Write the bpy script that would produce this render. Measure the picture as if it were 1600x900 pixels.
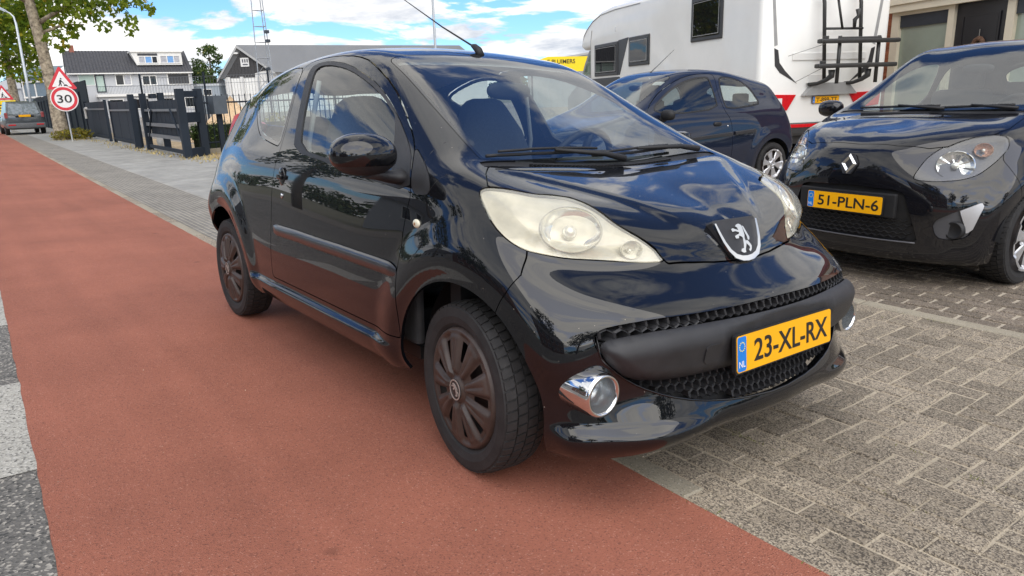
import bpy, bmesh, math, random
import numpy as np
from mathutils import Matrix, Vector

for o in list(bpy.data.objects):
    bpy.data.objects.remove(o)
SC = bpy.context.scene
COLL = SC.collection

# ------------------------------------------------------------------ camera
cam_data = bpy.data.cameras.new('camera')
cam_data.lens = 25.15
cam_data.sensor_width = 36.0
cam_data.clip_start = 0.05
cam_data.clip_end = 3000
cam = bpy.data.objects.new('camera', cam_data)
COLL.objects.link(cam)
CAM_R = [[0.615994, -0.187384, 0.76514], [0.78708, 0.186489, -0.587986], [-0.032511, 0.964422, 0.262362]]
CAM_P = [1.79014, -1.93311, 1.25707]
M = Matrix.Identity(4)
for i in range(3):
    for j in range(3):
        M[i][j] = CAM_R[i][j]
    M[i][3] = CAM_P[i]
cam.matrix_world = M
SC.camera = cam

# ------------------------------------------------------------------ sky, sun, exposure
SUN_EL, SUN_AZ = math.radians(48), math.radians(-25)   # azimuth counter-clockwise from +X
world = bpy.data.worlds.new('World')
SC.world = world
world.use_nodes = True
wn, wl = world.node_tree.nodes, world.node_tree.links
wn.clear()
w_out = wn.new('ShaderNodeOutputWorld')
w_bg = wn.new('ShaderNodeBackground')
w_bg.inputs['Strength'].default_value = 0.095
sky = wn.new('ShaderNodeTexSky')
sky.sky_type = 'NISHITA'
sky.sun_disc = False
sky.sun_elevation = SUN_EL
sky.sun_rotation = math.pi / 2 - SUN_AZ
sky.air_density = 1.0
sky.dust_density = 0.2
sky.ozone_density = 2.0
tc = wn.new('ShaderNodeTexCoord')
sep = wn.new('ShaderNodeSeparateXYZ')
wl.new(tc.outputs['Generated'], sep.inputs[0])
def wmath(op, a, b=None, clamp=False):
    n = wn.new('ShaderNodeMath'); n.operation = op; n.use_clamp = clamp
    for k, v in enumerate((a, b)):
        if v is None: continue
        if isinstance(v, (int, float)): n.inputs[k].default_value = v
        else: wl.new(v, n.inputs[k])
    return n.outputs[0]
zc = wmath('MAXIMUM', sep.outputs['Z'], 0.0)
zz = wmath('ADD', zc, 0.17)
px = wmath('DIVIDE', sep.outputs['X'], zz)
py = wmath('DIVIDE', sep.outputs['Y'], zz)
comb = wn.new('ShaderNodeCombineXYZ')
wl.new(px, comb.inputs[0]); wl.new(py, comb.inputs[1])
def wnoise(scale, det, rough, dist, off):
    mp = wn.new('ShaderNodeMapping'); mp.inputs['Location'].default_value = off
    wl.new(comb.outputs[0], mp.inputs[0])
    n = wn.new('ShaderNodeTexNoise'); n.inputs['Scale'].default_value = scale
    n.inputs['Detail'].default_value = det; n.inputs['Roughness'].default_value = rough
    n.inputs['Distortion'].default_value = dist
    wl.new(mp.outputs[0], n.inputs['Vector'])
    return n.outputs['Fac']
n1 = wnoise(1.15, 10, 0.60, 0.35, (3.1, 7.7, 0))
n2 = wnoise(1.6, 8, 0.62, 0.2, (9.1, -4.2, 2.0))
cov = wn.new('ShaderNodeMapRange'); cov.interpolation_type = 'SMOOTHSTEP'
cov.inputs['From Min'].default_value = 0.44; cov.inputs['From Max'].default_value = 0.505
wl.new(n1, cov.inputs['Value'])
shade = wn.new('ShaderNodeMapRange')
shade.inputs['From Min'].default_value = 0.38; shade.inputs['From Max'].default_value = 0.66
shade.inputs['To Min'].default_value = 1.0; shade.inputs['To Max'].default_value = 0.0
wl.new(n2, shade.inputs['Value'])
ccol = wn.new('ShaderNodeMix'); ccol.data_type = 'RGBA'
ccol.inputs['A'].default_value = (2.6, 2.85, 3.3, 1)
ccol.inputs['B'].default_value = (6.2, 6.05, 5.85, 1)
wl.new(shade.outputs[0], ccol.inputs['Factor'])
wmix = wn.new('ShaderNodeMix'); wmix.data_type = 'RGBA'
wl.new(cov.outputs[0], wmix.inputs['Factor'])
tint = wn.new('ShaderNodeMix'); tint.data_type = 'RGBA'; tint.blend_type = 'MULTIPLY'; tint.inputs['Factor'].default_value = 1.0
tint.inputs['B'].default_value = (0.34, 0.52, 0.80, 1)
wl.new(sky.outputs[0], tint.inputs['A'])
wl.new(tint.outputs['Result'], wmix.inputs['A'])
wl.new(ccol.outputs['Result'], wmix.inputs['B'])
wl.new(wmix.outputs['Result'], w_bg.inputs['Color'])
wl.new(w_bg.outputs[0], w_out.inputs['Surface'])

sun_data = bpy.data.lights.new('sun', 'SUN')
sun_data.energy = 1.4
sun_data.angle = math.radians(85)
sun_data.color = (1.0, 0.95, 0.87)
sun = bpy.data.objects.new('sun', sun_data)
COLL.objects.link(sun)
sd = Vector((math.cos(SUN_EL) * math.cos(SUN_AZ), math.cos(SUN_EL) * math.sin(SUN_AZ), math.sin(SUN_EL)))
sun.rotation_euler = sd.to_track_quat('Z', 'Y').to_euler()
sun.location = (0, 0, 30)
SC.view_settings.view_transform = 'Standard'
SC.view_settings.look = 'None'
SC.view_settings.gamma = 1.0
SC.view_settings.exposure = 1.3
SC.render.resolution_x = 1024
SC.render.resolution_y = 576

# ------------------------------------------------------------------ materials
MATS = {}
def material(name, col, rough=0.6, metal=0.0, spec=0.5, coat=0.0, coat_rough=0.03, var=0.0, vscale=6.0,
             bump=0.0, bscale=60.0, col2=None, trans=0.0, emit=None, coords='Object', detail=5.0, rough_var=0.0):
    if name in MATS: return MATS[name]
    m = bpy.data.materials.new(name); m.use_nodes = True
    nt = m.node_tree; n, l = nt.nodes, nt.links
    b = n['Principled BSDF']
    b.inputs['Base Color'].default_value = (*col, 1)
    b.inputs['Roughness'].default_value = rough
    b.inputs['Metallic'].default_value = metal
    b.inputs['Specular IOR Level'].default_value = spec
    b.inputs['Coat Weight'].default_value = coat
    b.inputs['Coat Roughness'].default_value = coat_rough; b.inputs['Coat IOR'].default_value = 1.58
    b.inputs['Transmission Weight'].default_value = trans
    if emit:
        b.inputs['Emission Color'].default_value = (*emit[:3], 1); b.inputs['Emission Strength'].default_value = emit[3]
    t = n.new('ShaderNodeTexCoord')
    if var > 0 or col2 or rough_var:
        z = n.new('ShaderNodeTexNoise'); z.inputs['Scale'].default_value = vscale
        z.inputs['Detail'].default_value = detail; z.inputs['Roughness'].default_value = 0.62
        l.new(t.outputs[coords], z.inputs['Vector'])
        r = n.new('ShaderNodeValToRGB')
        a = col; c = col2 if col2 else col
        r.color_ramp.elements[0].position = 0.32; r.color_ramp.elements[1].position = 0.68
        r.color_ramp.elements[0].color = (*[x * (1 - var) for x in a], 1)
        r.color_ramp.elements[1].color = (*[min(1, x * (1 + var)) for x in c], 1)
        l.new(z.outputs['Fac'], r.inputs[0])
        if var > 0 or col2: l.new(r.outputs[0], b.inputs['Base Color'])
        if rough_var:
            mr = n.new('ShaderNodeMapRange'); mr.inputs['To Min'].default_value = max(0, rough - rough_var)
            mr.inputs['To Max'].default_value = min(1, rough + rough_var)
            l.new(z.outputs['Fac'], mr.inputs['Value']); l.new(mr.outputs[0], b.inputs['Roughness'])
    if bump > 0:
        z2 = n.new('ShaderNodeTexNoise'); z2.inputs['Scale'].default_value = bscale; z2.inputs['Detail'].default_value = 4
        l.new(t.outputs[coords], z2.inputs['Vector'])
        bp = n.new('ShaderNodeBump'); bp.inputs['Strength'].default_value = bump; bp.inputs['Distance'].default_value = 0.004
        l.new(z2.outputs['Fac'], bp.inputs['Height']); l.new(bp.outputs[0], b.inputs['Normal'])
    MATS[name] = m
    return m

def glass_material(name, tint, refl_ior=1.5, body=None, body_mix=0.0, rough=0.0):
    """Thin pane: tinted see-through mixed with mirror reflection by Fresnel, plus a little dirt/haze."""
    if name in MATS: return MATS[name]
    m = bpy.data.materials.new(name); m.use_nodes = True
    nt = m.node_tree; n, l = nt.nodes, nt.links; n.clear()
    out = n.new('ShaderNodeOutputMaterial')
    tr = n.new('ShaderNodeBsdfTransparent'); tr.inputs[0].default_value = (*tint, 1)
    gl = n.new('ShaderNodeBsdfGlossy'); gl.inputs['Roughness'].default_value = rough
    f0 = ((refl_ior - 1) / (refl_ior + 1)) ** 2             # Schlick reflectance, the same from both sides of the pane
    lw = n.new('ShaderNodeLayerWeight'); lw.inputs['Blend'].default_value = 0.5
    pw = n.new('ShaderNodeMath'); pw.operation = 'POWER'; pw.inputs[1].default_value = 4.5; l.new(lw.outputs['Facing'], pw.inputs[0])
    fr = n.new('ShaderNodeMapRange'); fr.inputs['To Min'].default_value = f0; fr.inputs['To Max'].default_value = 1.0; l.new(pw.outputs[0], fr.inputs['Value'])
    base = tr
    if body:
        df = n.new('ShaderNodeBsdfDiffuse'); df.inputs[0].default_value = (*body, 1)
        tcn = n.new('ShaderNodeTexCoord'); nz = n.new('ShaderNodeTexNoise'); nz.inputs['Scale'].default_value = 9
        nz.inputs['Detail'].default_value = 6
        l.new(tcn.outputs['Object'], nz.inputs['Vector'])
        mr = n.new('ShaderNodeMapRange'); mr.inputs['To Min'].default_value = body_mix * 0.7; mr.inputs['To Max'].default_value = min(1, body_mix * 1.3)
        l.new(nz.outputs['Fac'], mr.inputs['Value'])
        mx0 = n.new('ShaderNodeMixShader'); l.new(mr.outputs[0], mx0.inputs[0])
        l.new(tr.outputs[0], mx0.inputs[1]); l.new(df.outputs[0], mx0.inputs[2]); base = mx0
    mx = n.new('ShaderNodeMixShader')
    l.new(fr.outputs[0], mx.inputs[0]); l.new(base.outputs[0], mx.inputs[1]); l.new(gl.outputs[0], mx.inputs[2])
    l.new(mx.outputs[0], out.inputs[0])
    MATS[name] = m
    return m

# ------------------------------------------------------------------ objects
def link(o, parent=None):
    COLL.objects.link(o)
    if parent is not None: o.parent = parent
    return o
def tag(o, label=None, cat=None, group=None, kind=None):
    if label: o['label'] = label
    if cat: o['category'] = cat
    if group: o['group'] = group
    if kind: o['kind'] = kind
    return o
def empty(name, label, cat, loc=(0, 0, 0), rz=0.0, group=None):
    o = bpy.data.objects.new(name, None); o.empty_display_size = 0.2
    COLL.objects.link(o); o.location = loc; o.rotation_euler = (0, 0, rz)
    return tag(o, label, cat, group)
def mesh_data(name, V, F, mat, N=None, smooth=False):
    me = bpy.data.meshes.new(name)
    me.from_pydata([tuple(map(float, v)) for v in V], [], [tuple(map(int, f)) for f in F])
    me.polygons.foreach_set('use_smooth', [bool(smooth or N is not None)] * len(me.polygons))
    if mat is not None:
        me.materials.append(mat)
    me.update()
    if N is not None:
        me.normals_split_custom_set_from_vertices([tuple(map(float, v)) for v in N])
    return me
def mobj(name, V, F, mat, parent=None, N=None, smooth=False):
    return link(bpy.data.objects.new(name, mesh_data(name, V, F, mat, N, smooth)), parent)
def copy_tree(o, parent=None):
    c = o.copy(); COLL.objects.link(c); c.parent = parent
    for ch in list(o.children): copy_tree(ch, c)
    return c

class MB:
    """collects simple solids into one mesh"""
    def __init__(s): s.V = []; s.F = []
    def add(s, V, F):
        k = len(s.V); s.V += [tuple(v) for v in V]; s.F += [tuple(i + k for i in f) for f in F]; return s
    def box(s, x0, y0, z0, x1, y1, z1):
        V = [(x, y, z) for z in (z0, z1) for y in (y0, y1) for x in (x0, x1)]
        return s.add(V, [(0, 2, 3, 1), (4, 5, 7, 6), (0, 1, 5, 4), (2, 6, 7, 3), (0, 4, 6, 2), (1, 3, 7, 5)])
    def bbox(s, x0, y0, z0, x1, y1, z1, b=0.01):
        """box with chamfered edges"""
        b = min(b, (x1 - x0) * .45, (y1 - y0) * .45, (z1 - z0) * .45)
        bm = bmesh.new(); r = bmesh.ops.create_cube(bm, size=1.0)
        bmesh.ops.scale(bm, vec=(x1 - x0, y1 - y0, z1 - z0), verts=bm.verts)
        bmesh.ops.translate(bm, vec=((x0 + x1) / 2, (y0 + y1) / 2, (z0 + z1) / 2), verts=bm.verts)
        bmesh.ops.bevel(bm, geom=list(bm.edges), offset=b, segments=2, profile=0.6, affect='EDGES')
        bm.verts.index_update()
        s.add([v.co[:] for v in bm.verts], [[v.index for v in f.verts] for f in bm.faces]); bm.free(); return s
    def obox(s, c, ax, ay, az, hx, hy, hz):
        c = np.array(c, float); ax, ay, az = [np.array(a, float) / np.linalg.norm(a) for a in (ax, ay, az)]
        V = [c + ax * hx * i + ay * hy * j + az * hz * k for k in (-1, 1) for j in (-1, 1) for i in (-1, 1)]
        return s.add(V, [(0, 2, 3, 1), (4, 5, 7, 6), (0, 1, 5, 4), (2, 6, 7, 3), (0, 4, 6, 2), (1, 3, 7, 5)])
    def tube(s, pts, r, n=8, cap=True):
        P = [np.array(q, float) for q in pts]; R = r if hasattr(r, '__len__') else [r] * len(P)
        rings = []
        for i, q in enumerate(P):
            t = P[min(i + 1, len(P) - 1)] - P[max(i - 1, 0)]; t = t / (np.linalg.norm(t) + 1e-12)
            a = np.cross(t, (0, 0, 1)) if abs(t[2]) < .95 else np.cross(t, (1, 0, 0))
            a /= np.linalg.norm(a); b = np.cross(t, a)
            if rings and np.dot(a, pa) < 0: a, b = -a, -b
            pa = a
            rings.append([q + R[i] * (math.cos(2 * math.pi * k / n) * a + math.sin(2 * math.pi * k / n) * b) for k in range(n)])
        V = [v for g in rings for v in g]; F = []
        for i in range(len(P) - 1):
            for k in range(n):
                k2 = (k + 1) % n
                F.append((i * n + k, i * n + k2, (i + 1) * n + k2, (i + 1) * n + k))
        if cap:
            F.append(tuple(range(n - 1, -1, -1))); F.append(tuple((len(P) - 1) * n + k for k in range(n)))
        return s.add(V, F)
    def lathe(s, prof, n=32, axis='z', c=(0, 0, 0), closed=False):
        """prof: (radius, height) pairs"""
        V = []; F = []; m = len(prof)
        for k in range(n):
            a = 2 * math.pi * k / n
            for r, hgt in prof:
                q = (r * math.cos(a), r * math.sin(a), hgt)
                if axis == 'y': q = (q[0], q[2], q[1])
                elif axis == 'x': q = (q[2], q[0], q[1])
                V.append((q[0] + c[0], q[1] + c[1], q[2] + c[2]))
        for k in range(n):
            k2 = (k + 1) % n
            for i in range(m - 1 if not closed else m):
                i2 = (i + 1) % m
                f = (k * m + i, k2 * m + i, k2 * m + i2, k * m + i2)
                F.append(f if axis != 'y' else f[::-1])
        return s.add(V, F)
    def prism(s, poly, o, ax, ay, d0, d1):
        """2-D polygon swept along the normal from d0 to d1"""
        o, ax, ay = [np.array(a, float) for a in (o, ax, ay)]
        nrm = np.cross(ax, ay); nrm /= np.linalg.norm(nrm)
        n = len(poly)
        ar = sum(poly[i][0] * poly[(i + 1) % n][1] - poly[(i + 1) % n][0] * poly[i][1] for i in range(n))
        if ar < 0: poly = poly[::-1]
        V = [o + ax * a + ay * b + nrm * d0 for a, b in poly] + [o + ax * a + ay * b + nrm * d1 for a, b in poly]
        F = [tuple(range(n - 1, -1, -1)), tuple(range(n, 2 * n))]
        F += [(i, (i + 1) % n, n + (i + 1) % n, n + i) for i in range(n)]
        return s.add(V, F)
    def build(s, name, mat, parent=None, smooth=False, recalc=False):
        o = mobj(name, s.V, s.F, mat, parent, None, smooth)
        if recalc:
            bm = bmesh.new(); bm.from_mesh(o.data); bmesh.ops.recalc_face_normals(bm, faces=bm.faces); bm.to_mesh(o.data); bm.free()
            if smooth: o.data.polygons.foreach_set('use_smooth', [True] * len(o.data.polygons))
        return o
def auto_smooth(o, deg=35):
    """flat shading across edges sharper than deg"""
    me = o.data
    bm = bmesh.new(); bm.from_mesh(me)
    bmesh.ops.remove_doubles(bm, verts=bm.verts, dist=1e-5)
    for f in bm.faces: f.smooth = True
    for e in bm.edges:
        e.smooth = not (len(e.link_faces) != 2 or e.calc_face_angle(0) > math.radians(deg))
    bm.to_mesh(me); bm.free()
    return o
_tcache = {}
def text_mesh(txt, size, depth=0.0008, bold=0.0):
    k = (txt, size, depth, bold)
    if k in _tcache: return _tcache[k]
    cu = bpy.data.curves.new('lettering', 'FONT'); cu.body = txt; cu.size = size; cu.extrude = depth; cu.offset = bold
    cu.resolution_u = 4
    o = bpy.data.objects.new('lettering', cu); COLL.objects.link(o)
    dg = bpy.context.evaluated_depsgraph_get()
    me = bpy.data.meshes.new_from_object(o.evaluated_get(dg))
    bpy.data.objects.remove(o)
    V = np.array([v.co[:] for v in me.vertices]); F = [tuple(p.vertices) for p in me.polygons]
    bpy.data.meshes.remove(me)
    _tcache[k] = (V, F); return V, F
def lettering(txt, height, width, o, ax, ay, mat, parent, name='lettering', depth=0.0008, bold=0.0):
    """text fitted into width x height, lower-left corner at o, along ax / ay"""
    V, F = text_mesh(txt, 1.0, 0.05, bold)
    lo, hi = V.min(0), V.max(0)
    Q = (V - lo) / (hi - lo + 1e-9)
    ax, ay = np.array(ax, float), np.array(ay, float); nz = np.cross(ax, ay)
    W = np.array(o, float) + Q[:, :1] * width * ax + Q[:, 1:2] * height * ay + (Q[:, 2:3]) * depth * nz
    return mobj(name, W, F, mat, parent)

# ------------------------------------------------------------------ smooth body surfaces, cut into panels
def sm(a, b, x):
    t = np.clip((x - a) / (b - a), 0, 1); return t * t * (3 - 2 * t)
def _bs(t): return np.stack([(1-t)**3, 3*t**3-6*t**2+4, -3*t**3+3*t**2+3*t+1, t**3], -1) / 6
def _dbs(t): return np.stack([-(1-t)**2, 3*t**2-4*t, -3*t**2+2*t+1, t**2], -1) / 2
def _ghost(P):
    m = np.array([1, -1, 1.])
    P = np.concatenate([(P[1]*m)[None], P, (P[-2]*m)[None]], 0)
    return np.concatenate([(2*P[:, 0]-P[:, 1])[:, None], P, (P[:, -2]*m)[:, None]], 1)
class Surf:
    """bicubic B-spline through a grid of points; half a body, mirrored at y = 0"""
    def __init__(s, col, it=3):
        P = np.array(col, float); Q = P.copy()
        for _ in range(it):
            G = _ghost(Q); S = (G[:-2]+4*G[1:-1]+G[2:])/6; S = (S[:, :-2]+4*S[:, 1:-1]+S[:, 2:])/6
            Q += P - S; Q[0, :, 1] = 0; Q[-1, :, 1] = 0; Q[:, -1, 1] = 0
        s.G = _ghost(Q); s.nu = len(col)-1; s.nv = len(col[0])-1
    def ev(s, u, v):
        u = np.asarray(u, float); v = np.asarray(v, float)
        i = np.clip(np.floor(u).astype(int), 0, s.nu-1); j = np.clip(np.floor(v).astype(int), 0, s.nv-1)
        A, B, dA, dB = _bs(u-i), _bs(v-j), _dbs(u-i), _dbs(v-j); P = U = V = 0
        for k in range(4):
            for l in range(4):
                g = s.G[i+k, j+l]
                P = P + (A[..., k]*B[..., l])[..., None]*g
                U = U + (dA[..., k]*B[..., l])[..., None]*g; V = V + (A[..., k]*dB[..., l])[..., None]*g
        N = np.cross(U, V); N /= np.linalg.norm(N, axis=-1, keepdims=True) + 1e-12
        return P, N
class TM:
    """triangle mesh with normals and surface parameters"""
    def __init__(s, V, N, T, F): s.V, s.N, s.T, s.F = V, N, T, F
    def clean(s):
        u, inv = np.unique(s.F.ravel(), return_inverse=True)
        return TM(s.V[u], s.N[u], s.T[u], inv.reshape(-1, 3)) if len(s.F) else s
    def off(s, d): return TM(s.V + s.N * d, s.N, s.T, s.F)
    def mir(s): m = np.array([1, -1, 1.]); return TM(s.V*m, s.N*m, s.T, s.F[:, ::-1])
def join(a, b):
    return TM(np.concatenate([a.V, b.V]), np.concatenate([a.N, b.N]), np.concatenate([a.T, b.T]), np.concatenate([a.F, b.F + len(a.V)]))
def body_mesh(S, nu, nv, disp=None):
    u = np.linspace(0, S.nu, S.nu*nu+1); v = np.linspace(0, S.nv, S.nv*nv+1)
    U, V = np.meshgrid(u, v, indexing='ij'); P, N = S.ev(U, V)
    if disp is not None:
        P = P + N * disp(P, U, V)[..., None]
        dU = np.gradient(P, axis=0); dV = np.gradient(P, axis=1)
        # mirror-plane rows keep a normal inside the plane
        N2 = np.cross(dU, dV); N2 /= np.linalg.norm(N2, axis=-1, keepdims=True) + 1e-12
        N = N2
    for sl in (np.s_[0], np.s_[-1], np.s_[:, -1]):
        q = N[sl]; q[..., 1] = 0; q /= np.linalg.norm(q, axis=-1, keepdims=True) + 1e-12; N[sl] = q
    n, m = U.shape
    I, J = np.meshgrid(np.arange(n-1), np.arange(m-1), indexing='ij'); I = I.ravel(); J = J.ravel()
    F = np.concatenate([np.stack([I*m+J, (I+1)*m+J, (I+1)*m+J+1], 1), np.stack([I*m+J, (I+1)*m+J+1, I*m+J+1], 1)])
    return TM(P.reshape(-1, 3), N.reshape(-1, 3), np.stack([U.ravel(), V.ravel()], 1), F)
def split(tm, f):
    """cut along f = 0 -> (inside f<0, outside f>0)"""
    f = np.where(np.abs(f) < 1e-6, 1e-6, f); F = tm.F
    if len(F) == 0: return tm, tm
    s = (f[F] > 0).sum(1)
    ins, outs = [F[s == 0]], [F[s == 3]]
    V, N, T = [tm.V], [tm.N], [tm.T]; cnt = len(tm.V); cache = {}
    nV, nN, nT = [], [], []
    def cutv(a, b):
        nonlocal cnt
        k = (a, b) if a < b else (b, a)
        if k in cache: return cache[k]
        t = f[a] / (f[a] - f[b])
        nV.append(tm.V[a]*(1-t)+tm.V[b]*t); q = tm.N[a]*(1-t)+tm.N[b]*t; nN.append(q/(np.linalg.norm(q)+1e-12)); nT.append(tm.T[a]*(1-t)+tm.T[b]*t)
        cache[k] = cnt; cnt += 1; return cache[k]
    li, lo = [], []
    for tri in F[(s == 1) | (s == 2)]:
        a, b, c = map(int, tri)
        pos = f[a] > 0, f[b] > 0, f[c] > 0
        one = pos.index(True) if sum(pos) == 1 else pos.index(False)
        a, b, c = ((a, b, c), (b, c, a), (c, a, b))[one]
        ab, ac = cutv(a, b), cutv(a, c)
        A, B = (lo, li) if sum(pos) == 1 else (li, lo)
        A.append((a, ab, ac)); B.append((ab, b, c)); B.append((ab, c, ac))
    if nV:
        V.append(np.array(nV)); N.append(np.array(nN)); T.append(np.array(nT))
    V, N, T = np.concatenate(V), np.concatenate(N), np.concatenate(T)
    fi = np.concatenate([ins[0], np.array(li, int).reshape(-1, 3)]); fo = np.concatenate([outs[0], np.array(lo, int).reshape(-1, 3)])
    return TM(V, N, T, fi).clean(), TM(V, N, T, fo).clean()
def chaikin(poly, it=2):
    P = np.array(poly, float)
    for _ in range(it):
        Q = np.roll(P, -1, 0); P = np.stack([.78*P+.22*Q, .22*P+.78*Q], 1).reshape(-1, 2)
    return P
def sdf(pts, poly):
    """signed distance, negative inside"""
    A = np.array(poly, float); B = np.roll(A, -1, 0)
    d2 = np.full(len(pts), 1e9); ins = np.zeros(len(pts), bool)
    for a, b in zip(A, B):
        e = b - a; w = pts - a
        t = np.clip((w @ e) / (e @ e + 1e-15), 0, 1)[:, None]
        d2 = np.minimum(d2, ((w - e * t)**2).sum(1))
        c = ((a[1] > pts[:, 1]) != (b[1] > pts[:, 1]))
        with np.errstate(divide='ignore', invalid='ignore'):
            xi = a[0] + (pts[:, 1] - a[1]) * (b[0]-a[0]) / (b[1]-a[1])
        ins ^= c & (pts[:, 0] < xi)
    return np.sqrt(d2) * np.where(ins, -1, 1)
def carve(tm, field, gap=0.002):
    """(panel inside, rest) with an open seam of width 2*gap"""
    f = field(tm)
    return split(tm, f + gap)[0], split(tm, f - gap)[1]
def panel(name, tm, mat, parent, depth=0.012, mirror=None, thick=True):
    """mesh object of a panel: skin plus returned edges; mirror='join' adds the other half, 'swap' builds only the other side"""
    tm = tm.clean()
    if mirror == 'swap': tm = tm.mir()
    elif mirror == 'join': tm = join(tm, tm.mir())
    V, N, F = tm.V, tm.N, tm.F
    if thick and depth > 0:
        E = np.concatenate([F[:, [0, 1]], F[:, [1, 2]], F[:, [2, 0]]])
        key = np.sort(E, 1); kk = key[:, 0].astype(np.int64) * (len(V)+1) + key[:, 1]
        _, idx, cn = np.unique(kk, return_index=True, return_counts=True)
        B = E[idx[cn == 1]]
        B = B[~((np.abs(V[B[:, 0], 1]) < 1e-4) & (np.abs(V[B[:, 1], 1]) < 1e-4))]
        a, b = V[B[:, 0]], V[B[:, 1]]; na, nb = N[B[:, 0]], N[B[:, 1]]
        en = np.cross(b - a, (na + nb)); en /= np.linalg.norm(en, axis=1, keepdims=True) + 1e-12
        Q = np.stack([b, a, a - na*depth, b - nb*depth], 1).reshape(-1, 3); k = len(V)
        V = np.concatenate([V, Q]); N = np.concatenate([N, np.repeat(en, 4, 0)])
        q = k + np.arange(len(B))[:, None]*4
        F = list(map(tuple, F)) + list(map(tuple, q + np.arange(4)[None]))
    return mobj(name, V, F, mat, parent, N)
def uvpoly(poly, su=1.0, sv=1.0, it=2):
    P = chaikin(poly, it) * [su, sv]
    return lambda tm: sdf(tm.T * [su, sv], P)
def xz(poly, ymin=.3, it=1):
    P = chaikin(poly, it) if it else np.array(poly, float)
    return lambda tm: np.where(tm.V[:, 1] > ymin, sdf(tm.V[:, [0, 2]], P), 9.)

# ------------------------------------------------------------------ ground
TAN = math.tan(math.radians(2.6))
SL = .024                                            # the street runs 1.4 degrees off the car
def gz(y):
    """height of the paving: level on the building side, rising to the crown of the road"""
    if y > .75: return 0.0
    if y > -5.0: return (.75 - y) * TAN
    return 5.75 * TAN - (-5.0 - y) * TAN * .8 if y > -9.5 else 5.75 * TAN - 4.5 * TAN * .8
def line_y(t, x): return t - SL * x
def strip(name, mat, t0, t1, x0, x1, dz, n=9, kind='structure', ragged=0.0):
    xs = [x0, -200, -100, -60, -30, -15, -8, -4, -2, -1, 0, 1, 2, 4, 8, x1]
    if ragged: xs += [round(-14 + .11*k, 3) for k in range(160)]
    xs = sorted(set([x for x in xs if x0 <= x <= x1])); rg_ = random.Random(5)
    V = []; F = []
    for x in xs:
        for k in range(n):
            y = line_y(t0 + (t1 - t0) * k / (n - 1) + (rg_.gauss(0, ragged) if ragged and k in (0, n - 1) else 0), x); V.append((x, y, gz(y) + dz))
    for i in range(len(xs) - 1):
        for k in range(n - 1): F.append((i*n+k, (i+1)*n+k, (i+1)*n+k+1, i*n+k+1))
    return tag(mobj(name, V, F, mat, smooth=True), kind=kind)

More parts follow.
